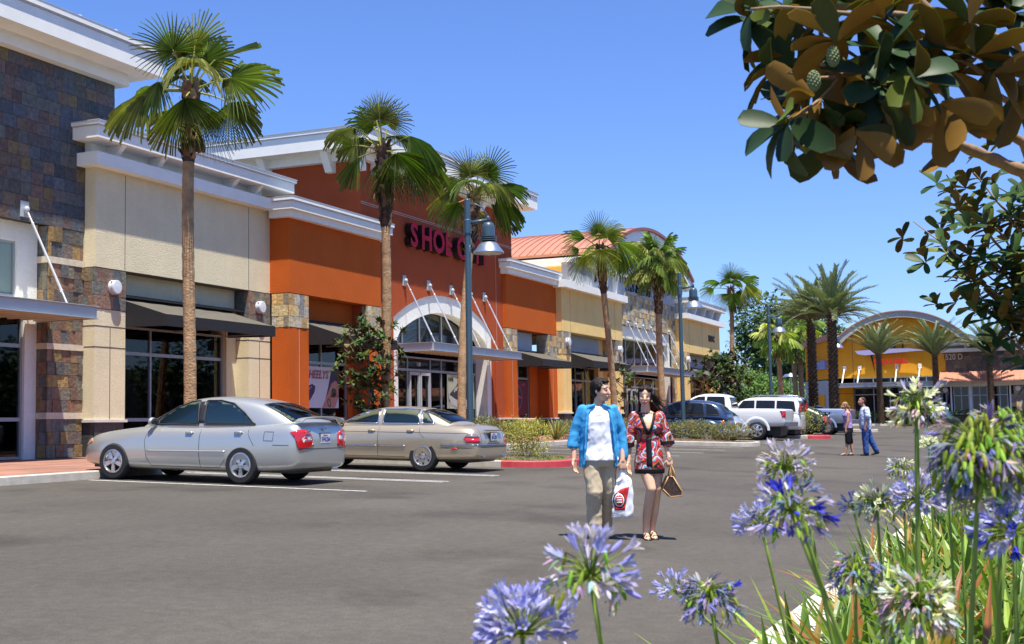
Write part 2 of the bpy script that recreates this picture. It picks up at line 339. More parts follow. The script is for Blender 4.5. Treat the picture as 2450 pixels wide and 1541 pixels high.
def wall_lamp(par,org,X,y,z,r=.185):
    b=MB(org); b.lathe([(r*1.0,0),(r*1.0,.06),(r*.93,.065),(r*.93,.12),(r,.125),(r,.16),(r*.88,.165)],(X,y,z),28,(0,-1,0),mi=0)
    b.lathe([(r*.87,.150),(r*.86,.175),(0,.182)],(X,y,z),28,(0,-1,0),mi=1)
    b.ell((X-r*.75,y-.1,z+r*.75),.03,.03,.03,8,6,mi=0)
    return b.build('wall_lamp',[M_['steel_w'],M_['lens']],par,angle=35)
M_['steel_w']=mat('white lamp ring',(.62,.63,.66),.5,var=0); M_['lens']=mat('opal lamp lens',(.72,.74,.78),.3,var=0)
def awning(par,org,x0,x1,yw,ya,zt,zo,zb):
    """sloped canvas from the wall yw at zt down to ya at zo, valance to zb"""
    b=MB(org); t=.02
    top=[(x0,yw,zt),(x1,yw,zt),(x1,ya,zo),(x0,ya,zo)]
    n=6
    for i in range(n):     # slightly sagging panels
        a=x0+(x1-x0)*i/n; c=x0+(x1-x0)*(i+1)/n; m=(a+c)/2
        vs=[];K=5
        for xx,sg in ((a,0),(m,.02),(c,0)):
            for k in range(K+1):
                q=k/K; vs.append((xx,yw+(ya-yw)*q,zt+(zo-zt)*q-sg*math.sin(q*math.pi)))
        b.add(vs,[(j*(K+1)+k,j*(K+1)+k+1,(j+1)*(K+1)+k+1,(j+1)*(K+1)+k) for j in range(2) for k in range(K)],mi=1)
    b.box(x0,x1,ya-t,ya,zb,zo+.004,mi=0)
    for x,s in ((x0,-1),(x1,1)):
        xo=x+s*.008; b.prism([(xo,yw,zt),(xo,ya-t,zo),(xo,ya-t,zb),(xo,yw,zb+.04)],(s*t,0,0),mi=0)
    o=b.build('awning',[M_['awning'],M_['awntop']],par)
    b=MB(org)
    for x in (x0+.1,(x0+x1)/2,x1-.1): b.box(x-.02,x+.02,ya+.03,yw,zb+.06,zb+.10)
    b.box(x0+.05,x1-.05,ya+.01,ya+.05,zb+.02,zb+.06); b.build('awning_frame',M_['frame'],o); return o
def storefront(par,org,x0,x1,y,z0,z1,xs,zs,name='shop_window',fw=.06,door=None,inner=True,depth=2.2,glass=None):
    """framed glazing; xs mullions, zs transoms, an interior behind"""
    b=MB(org); d=.10
    X=[x0+fw/2]+list(xs)+[x1-fw/2]; Z=[z0+fw/2]+list(zs)+[z1-fw/2]
    for x in X: b.box(x-fw/2,x+fw/2,y-d/2,y+d/2,z0,z1)
    for i,z in enumerate(Z):
        h=fw*(1.5 if 0<i<len(Z)-1 else 1)
        for a,c in zip(X[:-1],X[1:]): b.box(a+fw/2,c-fw/2,y-d/2+.004,y+d/2-.004,z-h/2,z+h/2)
    o=b.build(name,M_['frame'],par)
    b=MB(org); b.box(x0+.02,x1-.02,y-.006,y+.006,z0+.02,z1-.02); b.build('glass',glass or M_['glass'],o)
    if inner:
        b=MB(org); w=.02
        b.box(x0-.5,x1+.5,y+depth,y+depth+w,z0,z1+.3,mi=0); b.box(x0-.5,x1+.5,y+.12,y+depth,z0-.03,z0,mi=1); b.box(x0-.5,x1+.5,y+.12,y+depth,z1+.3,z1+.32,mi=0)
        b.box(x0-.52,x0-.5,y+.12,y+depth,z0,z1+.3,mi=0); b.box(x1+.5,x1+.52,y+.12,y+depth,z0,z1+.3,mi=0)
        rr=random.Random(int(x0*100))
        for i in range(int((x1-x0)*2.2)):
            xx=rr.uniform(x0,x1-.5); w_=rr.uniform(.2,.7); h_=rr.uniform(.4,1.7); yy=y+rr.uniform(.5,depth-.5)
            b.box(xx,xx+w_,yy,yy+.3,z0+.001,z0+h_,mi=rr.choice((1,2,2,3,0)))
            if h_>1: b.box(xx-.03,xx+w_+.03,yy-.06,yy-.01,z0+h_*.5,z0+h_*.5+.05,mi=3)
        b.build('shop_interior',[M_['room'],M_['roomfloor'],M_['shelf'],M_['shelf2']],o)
    return o
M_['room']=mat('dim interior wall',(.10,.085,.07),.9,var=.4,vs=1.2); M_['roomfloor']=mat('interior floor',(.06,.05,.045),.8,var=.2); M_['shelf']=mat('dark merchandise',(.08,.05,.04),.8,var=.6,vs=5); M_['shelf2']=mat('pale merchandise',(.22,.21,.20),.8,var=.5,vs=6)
def pier(par,org,x0,x1,yf,yb,zs,m,pal,joints=True,base=True,ledge=True,vj=None,lj=None):
    """decorated pier: base stone, ledge, stucco, stone band 4.72-5.78"""
    zb,zl,z1,z2=zs   # base bottom, ledge bottom, band bottom, band top
    b=MB(org); st=.003
    b.box(x0,x1,yf,yb,zl+.07,z1); 
    if joints=='grooves':
        for z in (3.76,4.29): b.box(x0-.004,x1+.004,yf-.004,yb-.01,z-.013,z+.013,mi=1)
        xm=(x0+x1)/2; b.box(xm-.012,xm+.012,yf-.003,yf+.01,zl+.08,4.27,mi=1)
    elif joints=='pale':
        xm=x0+(x1-x0)*.5; b.box(xm-.011,xm+.011,yf-.004,yf+.01,zl+.08,z1-.01,mi=2)
    b.box(x0-.001,x1+.001,yf+.0305,yb,z1+.0001,z2-.0001,mi=1)
    b.box(x0+.03,x1-.03,yf+.03,yb,zb-.3,zl,mi=1)
    o=b.build('pier',[m,M_['joint'],M_['jointl']],par)
    b=MB(org)
    tiles(b,(x0,yf+.03,z1+.01),(1,0,0),x1-x0,z2-z1-.02,(0,-1,0),pal=pal,th=.035,jit=.015)
    tiles(b,(x0+.03-.03,yb,z1+.01),(0,-1,0),yb-yf-.03,z2-z1-.02,(-1,0,0),pal=pal,th=.005,jit=.01)
    tiles(b,(x1,yf+.03,z1+.01),(0,1,0),yb-yf-.03,z2-z1-.02,(1,0,0),pal=pal,th=.005,jit=.01)
    b.build('stone_band',M_['slate'],o)
    b=MB(org); dk=[(.075,.07,.065),(.06,.06,.06),(.09,.085,.075),(.05,.05,.05)]
    tiles(b,(x0+.03,yf+.03,zb-.3),(1,0,0),x1-x0-.06,zl-zb+.3,(0,-1,0),pal=dk,th=.02,row=.42,tw=(.4,.7))
    tiles(b,(x0+.03,yb,zb-.3),(0,-1,0),yb-yf-.03,zl-zb+.3,(-1,0,0),pal=dk,th=.012,row=.42,tw=(.4,.7))
    b.build('base_stone',M_['darkbase'],o)
    b=MB(org); b.box(x0-.05,x1+.05,yf-.05,yb,zl+.001,zl+.069); b.build('ledge',M_['ledge'],o)
    return o
TORG=Vector((0,0,0))
def text(par,s,size,loc,rot,m,ext=.05,name='sign_letters',shear=0,align='LEFT',off=0,sx=1,space=1):
    c=bpy.data.curves.new(name,'FONT'); c.body=s; c.size=size; c.extrude=ext; c.align_x=align; c.shear=shear; c.offset=off; c.resolution_u=3; c.space_character=space
    o=bpy.data.objects.new(name,c); COL.objects.link(o)
    dg=bpy.context.evaluated_depsgraph_get(); me=bpy.data.meshes.new_from_object(o.evaluated_get(dg)); bpy.data.objects.remove(o)
    T=Matrix.Translation(Vector(loc)-TORG)@rot.to_4x4()@Matrix.Diagonal((sx,1,1,1)); me.transform(T); me.materials.clear()
    for q in (m if isinstance(m,(list,tuple)) else [m]): me.materials.append(q)
    o=bpy.data.objects.new(name,me); COL.objects.link(o); o.parent=par; return o
ROTX=Matrix.Rotation(R(90),3,'X')                       # faces -Y, reads along +X
ROTT=Matrix.Rotation(R(-90),3,'Z')@Matrix.Rotation(R(90),3,'X')   # faces -X, reads along -Y
def wallbox(par,org,name,m,*boxes,joints=()):
    b=MB(org)
    for q in boxes: b.box(*q)
    for q in joints: b.box(*q[:6],mi=q[6] if len(q)>6 else 1)
    return b.build(name,[m,M_['joint'],M_['jointl']],par)

# ---- slate clad shop at the left edge
YS=22.5; O=Vector((20,22.5,.9))
B=empty('slate_shop','shop clad in dark slate tiles with a tall white cornice, nearest on the left','building',O); TORG=O.copy()
wallbox(B,O,'wall',M_['dark'],(12,24.1,22.53,22.9,6.70,10.73),(24.12,25.34,22.55,23.3,.6,6.70),(24.1,26.44,22.53,30,6.701,10.73),(12,24.1,22.9,30,6.9,10.72))
b=MB(O)
tiles(b,(12,22.53,6.68),(1,0,0),14.46,4.05,(0,-1,0),tw=(.30,.46),row=.31)
b.build('slate_tiles',M_['slate'],B); b=MB(O); tiles(b,(26.44,22.53,6.68),(0,1,0),4,4.05,(1,0,0),tw=(.24,.36)); b.build('slate_tiles',M_['slate'],B)
PIER=[(t[0]*1.5,t[1]*1.3,t[2]*1.05) for t in SLATE]+[(.26,.18,.08),(.26,.14,.09)]
for z0,z1,n in ((.7,1.95,4),(2.11,3.65,5),(3.80,5.77,6),(5.93,6.68,2)):
    b=MB(O)
    tiles(b,(24.12,22.55,z0),(1,0,0),1.22,z1-z0,(0,-1,0),pal=PIER,th=.02,jit=.045,row=(z1-z0)/n,tw=(.2,.34))
    tiles(b,(24.12,22.95,z0),(0,-1,0),.4,z1-z0,(-1,0,0),pal=PIER,th=.005,jit=.02,row=(z1-z0)/n,tw=(.2,.34))
    b.build('slate_tiles',M_['slate'],B)
for z0,z1 in ((1.95,2.11),(3.65,3.80),(5.77,5.93)): b=MB(O); b.box(24.07,25.35,22.49,22.94,z0+.001,z1-.001); b.build('stone_band',M_['lime'],B)
wallbox(B,O,'recessed_wall',M_['white_st'],(12,24.08,22.83,23.1,4.62,4.88),(12,24.08,22.83,23.1,6.23,6.72),(23.4,24.08,22.831,23.1,4.881,6.229),(23.7,24.09,22.83,23.1,.7,4.62))
storefront(B,O,14,23.4,22.93,4.88,6.23,(16.4,18.8,21.1),(),inner=False,glass=mat('frosted green glass',(.22,.30,.27),.25,var=.05))
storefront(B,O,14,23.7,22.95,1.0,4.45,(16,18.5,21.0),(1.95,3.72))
b=MB(O)
b.box(12,26.46+.25,22.5-.25,23.4,10.731,11.06,mi=0)
b.box(12,26.46+.87,22.5-.87,31,11.061,11.60,mi=0); b.box(12,26.46+.90,22.5-.90,31.03,11.605,11.635,mi=1)
b.box(12,26.46+.93,22.5-.93,31.06,11.64,11.78,mi=0); b.box(12,26.46+.94,22.5-.94,31.08,11.781,11.80,mi=1)
for i in range(9): b.box(15+i*1.3,15.08+i*1.3,22.5-.9,22.5-.82,11.80,11.84,mi=0)
b.build('cornice',[M_['trim'],M_['cap']],B)
canopy(B,O,13,24.05,22.8,20.95,4.3,4.6)
for X in (16.4,18.8,21.1,23.28): rod(B,O,X,22.5,6.96,21.15,4.61)

# ---- beige shop wing
Yb=22.17; O=Vector((29.2,22.2,.9)); XA,XB=25.37,33.17
B=empty('beige_shop','beige stucco shop with a double white cornice and one black awning','building',O); TORG=O.copy()
wallbox(B,O,'wall',M_['beige'],(XA,XB,Yb,30,5.79,8.33),(26.53,31.95,22.62,22.9,5.2,5.789),(31.56,32.03,22.62,23.2,.6,5.19),
  joints=[(26.485,26.505,Yb-.003,Yb+.05,5.8,8.3),(32.035,32.055,Yb-.003,Yb+.05,5.8,8.3),(XA,XB,Yb+.02,Yb+.4,5.775,5.789)])
pier(B,O,XA,26.53,Yb,22.72,(.95,1.86,4.72,5.775),M_['beige'],[(t[0]*1.6,t[1]*1.45,t[2]*1.2) for t in SLATE[:8]],'grooves')
pier(B,O,32.04,XB,Yb,22.69,(1.0,1.86,4.72,5.775),M_['beige'],[(t[0]*1.6,t[1]*1.45,t[2]*1.2) for t in SLATE[:8]],'grooves')
b=MB(O)
b.box(XA-.31,XB-.26,Yb-.31,Yb+.5,8.33,8.66,mi=0)
b.box(XA-.02,XB-.25,Yb+.12,Yb+.5,8.661,8.97,mi=0)
for x in (25.9,27.55,30.9,32.1): 
    b.prism([(x,Yb-.12,8.661),(x,Yb+.13,8.661),(x,Yb+.13,8.965),(x,Yb-.42,8.965)],(.16,0,0),mi=0)
cornice(b,XA,XB+.2,Yb,8.97,9.27,.47,True,True,cap=.08)
b.build('cornice',[M_['trim'],M_['cap']],B)
b=MB(O); b.box(25.5,37.8,23.3,29,8.34,8.9); b.build('bounce_cover',M_['covergrey'],B)  # unseen dark cover added against light bouncing on to the tower side
b=MB(O); b.box(26.4,32.0,22.3,22.6,5.12,5.19); b.box(26.54,31.6,22.45,22.62,5.02,5.11); b.build('awning_track',M_['dark'],B)
awning(B,O,26.58,31.5,22.55,20.9,5.12,4.60,4.30)
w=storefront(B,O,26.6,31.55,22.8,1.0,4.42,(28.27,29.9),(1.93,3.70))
b=MB(O)   # sunburst wall ornament in the window
for i in range(40):
    a=i/40*2*math.pi; r=.36+.1*(i%2); c=Vector((28.75,23.15,3.2)); d=Vector((math.cos(a),0,math.sin(a))); b.tube([c+d*.13,c+d*r],[.012,.006],4)
b.ell((28.75,23.14,3.2),.13,.03,.13,16,8); b.build('sunburst_mirror',M_['black'],w)
wall_lamp(B,O,26.02,Yb,5.31); wall_lamp(B,O,32.55,Yb,5.31)

# ---- orange and brick-red shoe shop
Yo=21.47; Yt=21.64; O=Vector((44.5,21.6,.95))
B=empty('orange_shop','orange and brick red shoe shop with a white arched entrance','building',O); TORG=O.copy()
wallbox(B,O,'wing_wall',M_['orange'],(33.17,38.95,Yo,29,5.79,8.10),(34.28,37.93,22.0,22.25,4.95,5.789),(37.55,37.93,22.0,22.6,.8,4.94))
wallbox(B,O,'wing_wall',M_['orange'],(50.0,55.91,Yo,29,5.79,8.10),(53.75,54.79,22.0,22.5,.8,5.0),joints=[])
wallbox(B,O,'lintel_panel',M_['greyblue'],(51.12,54.0,21.95,22.2,4.95,5.77))
pp=GOLD
pier(B,O,33.172,34.27,Yo,22.1,(1.0,1.87,4.72,5.775),M_['orange'],pp,'pale')
pier(B,O,37.94,38.94,Yo,22.05,(1.0,1.87,4.72,5.775),M_['orange'],pp,'pale')
pier(B,O,50.01,51.12,Yo,22.05,(1.05,1.87,4.68,5.775),M_['orange'],pp,'pale')
pier(B,O,54.80,55.90,Yo,22.05,(1.05,1.87,4.68,5.775),M_['orange'],pp,'pale')
for x0,x1,l,r_ in ((33.17,38.95,True,True),(50.0,55.91,True,False)):
    b=MB(O); b.box(x0-.2,x1+(.2 if r_ else -.02),Yo-.2,Yo+.6,8.10,8.32,mi=0)
    b.box(x0-.32,x1+(.32 if r_ else -.01),Yo-.32,Yo+.6,8.321,8.56,mi=0); b.box(x0-.35,x1+(.35 if r_ else 0),Yo-.35,Yo+.62,8.563,8.59,mi=1); b.box(x0-.37,x1+(.37 if r_ else 0),Yo-.37,Yo+.64,8.591,8.70,mi=0)
    b.box(x0-.38,x1+(.38 if r_ else 0),Yo-.38,Yo+.65,8.701,8.72,mi=1); b.build('cornice',[M_['trim'],M_['cap']],B)
b=MB(O); b.box(33.3,37.8,Yo+.65,28.9,8.101,8.16); b.build('bounce_cover',M_['covergrey'],B)  # unseen cover over the orange wing top, added to stop its bounce
# tower wall with the arch cut out of it
cx,hw,zsp=44.5,4.33,5.35; Ra=8.87; zc=6.66-Ra
def arcz(x,Rr,zc_): return zc_+math.sqrt(max(0,Rr*Rr-(x-cx)**2))
b=MB(O); xs=far(cx-hw,cx+hw,28); Y0,Y1=Yt,Yt+.35
for i in range(28):
    a,c=xs[i],xs[i+1]; za,zc2=arcz(a,Ra,zc),arcz(c,Ra,zc)
    b.add([(a,Y0,za),(c,Y0,zc2),(c,Y0,10.79),(a,Y0,10.79),(a,Y1,za),(c,Y1,zc2)],[(0,1,2,3),(0,4,5,1)])
b.box(37.88,cx-hw,Y0,29,.8,10.79); b.box(cx+hw,51.07,Y0,29,.8,10.79)
b.box(cx-hw-.1,cx+hw+.1,Y1+3.5,29,.8,10.79)
b.box(37.88,51.07,28.5,29,.8,10.79)
for z in (9.37,): b.box(37.9,51.05,Y0-.004,Y0+.02,z-.012,z+.012,mi=1); b.box(37.9,51.05,Y0-.004,Y0+.02,z-.075,z-.055,mi=1)
for x in (39.5,49.3): b.box(x,x+.02,Y0-.004,Y0+.02,1,9.28,mi=1)
b.build('tower_wall',[M_['red'],M_['jointl']],B)
b=MB(O); b.box(38.96,39.9,Yt-.045,Yt-.001,1.3,4.3); b.build('wall_panel',M_['red'],B); b=MB(O)
b.box(49.05,49.93,Yt-.05,Yt-.001,1.95,4.28); b.box(48.95,50.0,Yt-.09,Yt-.002,1.87,1.945,mi=1); b.build('wall_panel',[M_['red'],M_['ledge']],B)
b=MB(O); zi=5.98-8.12
for i in range(28):     # white arch surround, set back
    a,c=xs[i],xs[i+1]; f=lambda x:max(4.72,zi+math.sqrt(8.12**2-(x-cx)**2)) if abs(x-cx)<3.95 else 4.72
    Y=Yt+.06; Y2=Yt+.55
    b.add([(a,Y,f(a)),(c,Y,f(c)),(c,Y,arcz(c,Ra,zc)+.02),(a,Y,arcz(a,Ra,zc)+.02),(a,Y2,f(a)),(c,Y2,f(c))],[(0,1,2,3),(0,4,5,1)])
b.box(cx-hw,cx-hw+.42,Yt+.06,Yt+.75,.8,4.72); b.box(cx+hw-.42,cx+hw,Yt+.06,Yt+.75,.8,4.72)
b.build('arch_surround',M_['white_st'],B)
# entrance glazing
gy=Yt+.62
w=storefront(B,O,cx-hw+.42,cx+hw-.42,gy,1.05,4.25,(42.3,44.2,45.15,46.9),(3.75,),name='entrance_glazing',depth=2.6)
b=MB(O)
for x in (41.9,43.3,45.2,46.9): b.box(x-.05,x+.05,gy-.05,gy+.05,4.72,6.05)
b.box(40.4,48.6,gy-.05,gy+.06,4.6,4.72); o=b.build('arch_window',M_['frame'],B)
b=MB(O); b.box(40.3,48.7,gy-.006,gy+.006,4.7,6.1); b.build('glass',M_['darkglass'],o)
b=MB(O)
for x0,x1 in ((42.4,43.22),(43.28,44.1)):
    b.box(x0,x0+.1,gy-.09,gy-.02,1.06,3.68); b.box(x1-.1,x1,gy-.09,gy-.02,1.06,3.68); b.box(x0+.1,x1-.1,gy-.09,gy-.02,3.56,3.68); b.box(x0+.1,x1-.1,gy-.09,gy-.02,1.06,1.3)
    b.box(x0+.1,x1-.1,gy-.13,gy-.11,2.0,2.05)
b.build('double_door',M_['steel'],w)
text(w,'118',.22,Vector((43.0,gy-.06,3.9)),ROTX,M_['lens'],.004,'address_number')
canopy(B,O,40.45,48.55,Yt,20.2,4.3,4.6)
for X in (41.0,42.95,44.9,46.6,48.05): rod(B,O,X,Yt,6.93,20.4,4.61)
b=MB(O); o_=.9
b.box(37.88-.25,51.07+.25,Yt-.25,30,10.79,11.08,mi=0)
b.box(37.88-o_,51.07+o_,Yt-o_,30,11.081,11.62,mi=0); b.box(37.88-o_-.02,51.07+o_+.02,Yt-o_-.02,30.02,11.622,11.65,mi=1)
b.box(37.88-o_-.05,51.07+o_+.05,Yt-o_-.05,30.05,11.651,11.78,mi=0); b.box(37.88-o_-.07,51.07+o_+.07,Yt-o_-.07,30.07,11.781,11.80,mi=1)
for x in (38.6,41.6,47.3,50.2): b.prism([(x,Yt-.65,11.08),(x,Yt-.001,11.08),(x,Yt-.001,10.42),(x,Yt-.25,10.42)],(.28,0,0),mi=0)
for y in (22.6,25.2,27.8): b.prism([(37.88-.65,y,11.08),(37.879,y,11.08),(37.879,y,10.42),(37.88-.25,y,10.42)],(0,.28,0),mi=0)
b.box(37.6,37.879,21.4,21.75,10.4,10.79,mi=0)
b.build('cornice',[M_['trim'],M_['cap']],B)
# channel letters SHOE C...
def lettermat():
    m,nt,bb=nmat('pink red letter faces'); bb.inputs['Base Color'].default_value=(.50,.012,.045,1); bb.inputs['Roughness'].default_value=.65; bb.inputs['Specular IOR Level'].default_value=.15; return m
M_['pink']=lettermat()
def channel(par,s,size,x,y,z,mf,ms,depth,off=.02,sx=1,rot=ROTX,dirn=Vector((0,-1,0)),name='sign_letter'):
    o=text(par,s,size,Vector((x,y,z)),rot,[mf,ms],depth/2,name,off=off,sx=sx)
    for p in o.data.polygons: p.material_index=0 if p.normal.dot(dirn)>.9 else 1
    return o
for ch,x in zip('SHOE CITY',(41.05,41.9,42.85,43.9,44.3,44.95,45.95,46.5,47.2)):
    if ch!=' ': channel(B,ch,1.2,x-.02,Yt-.16,8.22,M_['pink'],M_['black'],.26,.035,1.04)
# orange wing windows, awnings
awning(B,O,34.29,37.9,21.95,20.3,5.05,4.5,4.2); b=MB(O); b.box(34.28,37.9,21.9,21.99,4.97,5.09); b.build('awning_track',M_['dark'],B)
awning(B,O,51.13,54.75,21.95,20.3,4.95,4.45,4.15); b=MB(O); b.box(51.13,54.7,21.9,21.99,4.86,4.94); b.build('awning_track',M_['dark'],B)
wl=storefront(B,O,34.3,37.55,22.1,1.05,4.45,(35.95,),(1.93,3.74)); 
wr=storefront(B,O,51.15,53.75,22.1,1.1,4.3,(52.55,),(1.93,3.7))
for k,(x0,x1) in enumerate(((34.4,35.7),(36.0,37.3))):
    for z in (4.15,3.88): b=MB(O); b.box(x0,x1,22.9,22.95,z,z+.04); b.build('tube_light',mat('lit tube',(.9,.7,.4),.5,var=0,emit=((1,.72,.35),2.2)) if 'tube' not in M_ else M_['tube'],wl)
def poly_on(b,pts,y,c,dy=.004):
    b.add([(x,y,z) for x,z in pts],[tuple(range(len(pts)))],c=c)
def circ(cxx,cz,rx,rz,n=20,a0=0,rot=0): return [(cxx+rx*math.cos(2*math.pi*i/n+a0)*math.cos(rot)-rz*math.sin(2*math.pi*i/n+a0)*math.sin(rot),cz+rx*math.cos(2*math.pi*i/n+a0)*math.sin(rot)+rz*math.sin(2*math.pi*i/n+a0)*math.cos(rot)) for i in range(n)]
M_['print']=colmat('printed poster',.35,.03,5)
# poster: white sheet, skate shoe on the left, big dark/salmon sole on the right, HEELYS lettering
py=22.03; b=MB(O); b.box(34.33,37.0,py,py+.01,2.28,3.62,c=(.62,.66,.74)); y=py
poly_on(b,[(36.05,2.29),(36.35,3.0),(36.55,3.6),(36.99,3.6),(36.99,2.9),(36.7,3.15),(36.4,2.9),(36.2,2.5),(36.1,2.29)],y-.003,(.03,.025,.06))
poly_on(b,[(35.95,2.29),(36.2,2.62),(36.55,3.1),(36.8,3.2),(36.99,3.05),(36.99,2.65),(36.75,2.29)],y-.006,(.50,.22,.18))
poly_on(b,circ(36.68,2.78,.17,.17,8),y-.009,(.04,.03,.05)); poly_on(b,circ(36.38,2.45,.11,.16,14,rot=.5),y-.009,(.12,.05,.06)); poly_on(b,circ(36.38,2.45,.06,.10,14,rot=.5),y-.011,(.45,.22,.18))
poly_on(b,[(34.7,2.75),(34.95,2.95),(35.35,3.05),(35.55,2.98),(35.5,2.8),(35.25,2.55),(35.0,2.42),(34.85,2.5)],y-.003,(.05,.02,.09)); poly_on(b,[(34.7,2.7),(35.3,2.98),(35.32,2.94),(34.75,2.62)],y-.006,(.5,.1,.5))
poly_on(b,circ(34.86,3.38,.26,.22),y-.004,(.30,.03,.06)); poly_on(b,circ(34.86,3.38,.2,.165),y-.006,(.5,.45,.5)); poly_on(b,circ(34.86,3.38,.17,.14),y-.008,(.30,.03,.06))
o=b.build('poster',M_['print'],wl); text(o,'H',.26,Vector((34.78,y-.012,3.30)),ROTX,M_['lens'],.002,'logo',shear=.3)
text(o,'HEELYS',.36,Vector((35.14,y-.009,3.24)),ROTX,mat('dark red print',(.30,.04,.07),.4,var=0),.002,'poster_lettering',shear=.25,off=.012); text(o,'HEELYS',.36,Vector((35.145,y-.013,3.245)),ROTX,mat('pale print',(.55,.45,.5),.4,var=0),.001,'poster_lettering',shear=.25,off=-.012)
# grey poster with a black sneaker and VANS in both top corners
gp=gy-.07; b=MB(O); b.box(45.6,48.15,gp,gp+.01,2.32,3.68,c=(.42,.44,.33)); y=gp
poly_on(b,[(45.75,2.62),(45.82,2.9),(46.1,3.05),(46.4,3.2),(46.7,3.5),(47.0,3.55),(47.4,3.35),(47.7,3.3),(47.8,2.9),(47.75,2.55),(46.9,2.42),(46.2,2.42)],y-.004,(.035,.035,.04))
poly_on(b,[(45.72,2.78),(45.8,2.86),(46.4,2.68),(47.2,2.66),(47.82,2.78),(47.8,2.55),(47.4,2.4),(46.5,2.37),(45.95,2.47)],y-.007,(.45,.45,.42))
for i in range(5): poly_on(b,[(46.2+i*.16,3.0+i*.06),(46.32+i*.16,3.16+i*.06),(46.38+i*.16,3.12+i*.06),(46.26+i*.16,2.96+i*.06)],y-.009,(.6,.6,.6))
o=b.build('poster',M_['print'],w)
for x in (45.66,47.62): text(o,'VANS',.24,Vector((x,y-.012,3.42)),ROTX,M_['black'],.002,'poster_lettering',off=.006,sx=.82); 
# right window poster: maroon with a large dark shoe ring
y=22.03; b=MB(O); b.box(51.2,53.55,y,y+.01,2.05,3.6,c=(.13,.015,.03))
poly_on(b,circ(52.2,2.85,.72,.62,24),y-.003,(.45,.08,.13)); poly_on(b,circ(52.2,2.85,.66,.56,24),y-.005,(.025,.03,.05)); poly_on(b,[(51.3,3.25),(51.6,3.5),(51.9,3.3),(52.2,3.2),(52.1,3.0),(51.6,3.05),(51.35,3.1)],y-.007,(.55,.57,.62))
poly_on(b,[(51.25,2.9),(52.2,3.0),(52.9,2.85),(52.9,2.78),(52.2,2.9),(51.25,2.78)],y-.008,(.55,.08,.12))
o=b.build('poster',M_['print'],wr); text(o,'VANS',.2,Vector((52.75,y-.012,3.35)),ROTX,mat('rose print',(.6,.12,.2),.4,var=0),.002,'poster_lettering')

# ---- straw yellow shops with the stone tower and copper barrel roof
Yy=21.19; O=Vector((70,21.2,1.0)); Ys=21.55
B=empty('yellow_shop','straw yellow shops around a stone tower with a curved copper roof','building',O); TORG=O.copy()
for x0,x1 in ((55.91,65.0),):
    wallbox(B,O,'wing_wall',M_['yellow'],(x0,x1,Yy,29,6.0,8.03),(63.0,63.78,21.9,22.3,.8,5.99),joints=[(57.04,57.06,Yy-.003,Yy+.05,6.02,8.0),(63.75,63.77,Yy-.003,Yy+.05,6.02,8.0)])
    wallbox(B,O,'lintel_panel',M_['greyblue'],(57.06,63.0,21.85,22.1,5.1,5.99))
pier(B,O,55.92,57.04,Yy,21.9,(1.1,2.12,4.9,5.985),M_['yellow'],GOLD,'pale'); pier(B,O,63.78,64.9,Yy,21.9,(1.1,2.12,4.9,5.985),M_['yellow'],GOLD,'pale')
Ye=21.02; XQ=76.7
wallbox(B,O,'wing_wall',M_['yellow'],(XQ,85.76,Ye,29,5.97,8.03),(84.0,84.5,21.7,22.2,.8,5.95),joints=[(77.88,77.9,Ye-.003,Ye+.05,6,8.0),(84.4,84.42,Ye-.003,Ye+.05,6,8.0),(81.1,81.12,Ye-.003,Ye+.05,6,8.0)])
wallbox(B,O,'lintel_panel',M_['greyblue'],(77.9,84.4,21.7,21.9,5.1,5.96))
pier(B,O,XQ+.01,77.85,Ye,21.8,(1.15,2.12,4.9,5.965),M_['yellow'],GOLD,'pale'); pier(B,O,84.6,85.75,Ye,21.8,(1.15,2.12,4.9,5.965),M_['yellow'],GOLD,'pale')
b=MB(O); 
b.box(55.57,65.1,Yy-.32,Yy+.5,8.03,8.38,mi=0); b.box(57.6,66.0,Yy+.1,Yy+.6,8.381,9.45,mi=2)
for x in (62.2,63.8): b.prism([(x,Yy-.05,8.381),(x,Yy+.101,8.381),(x,Yy+.101,9.449),(x,Yy-.25,9.449)],(.2,0,0),mi=0)
b.box(60.4,65.5,Yy-.28,Yy+.7,9.45,9.68,mi=0); b.box(60.35,65.5,Yy-.31,Yy+.7,9.681,9.74,mi=1); b.box(57.4,60.39,Yy+.0,Yy+.7,9.45,9.6,mi=0)
b.box(XQ-.3,85.76+.33,Ye-.33,Ye+.5,8.03,8.35,mi=0); b.box(XQ,85.6,Ye+.1,Ye+.6,8.351,9.0,mi=2)
for x in (77.0,79.0,81.2,83.3,85.2): b.prism([(x,Ye-.05,8.351),(x,Ye+.101,8.351),(x,Ye+.101,8.999),(x,Ye-.30,8.999)],(.2,0,0),mi=0)
b.box(XQ-.3,86.1,Ye-.45,Ye+.7,9.0,9.25,mi=0); b.box(XQ-.33,86.15,Ye-.48,Ye+.7,9.251,9.33,mi=1)
b.build('cornice',[M_['trim'],M_['cap'],M_['greyblue']],B)
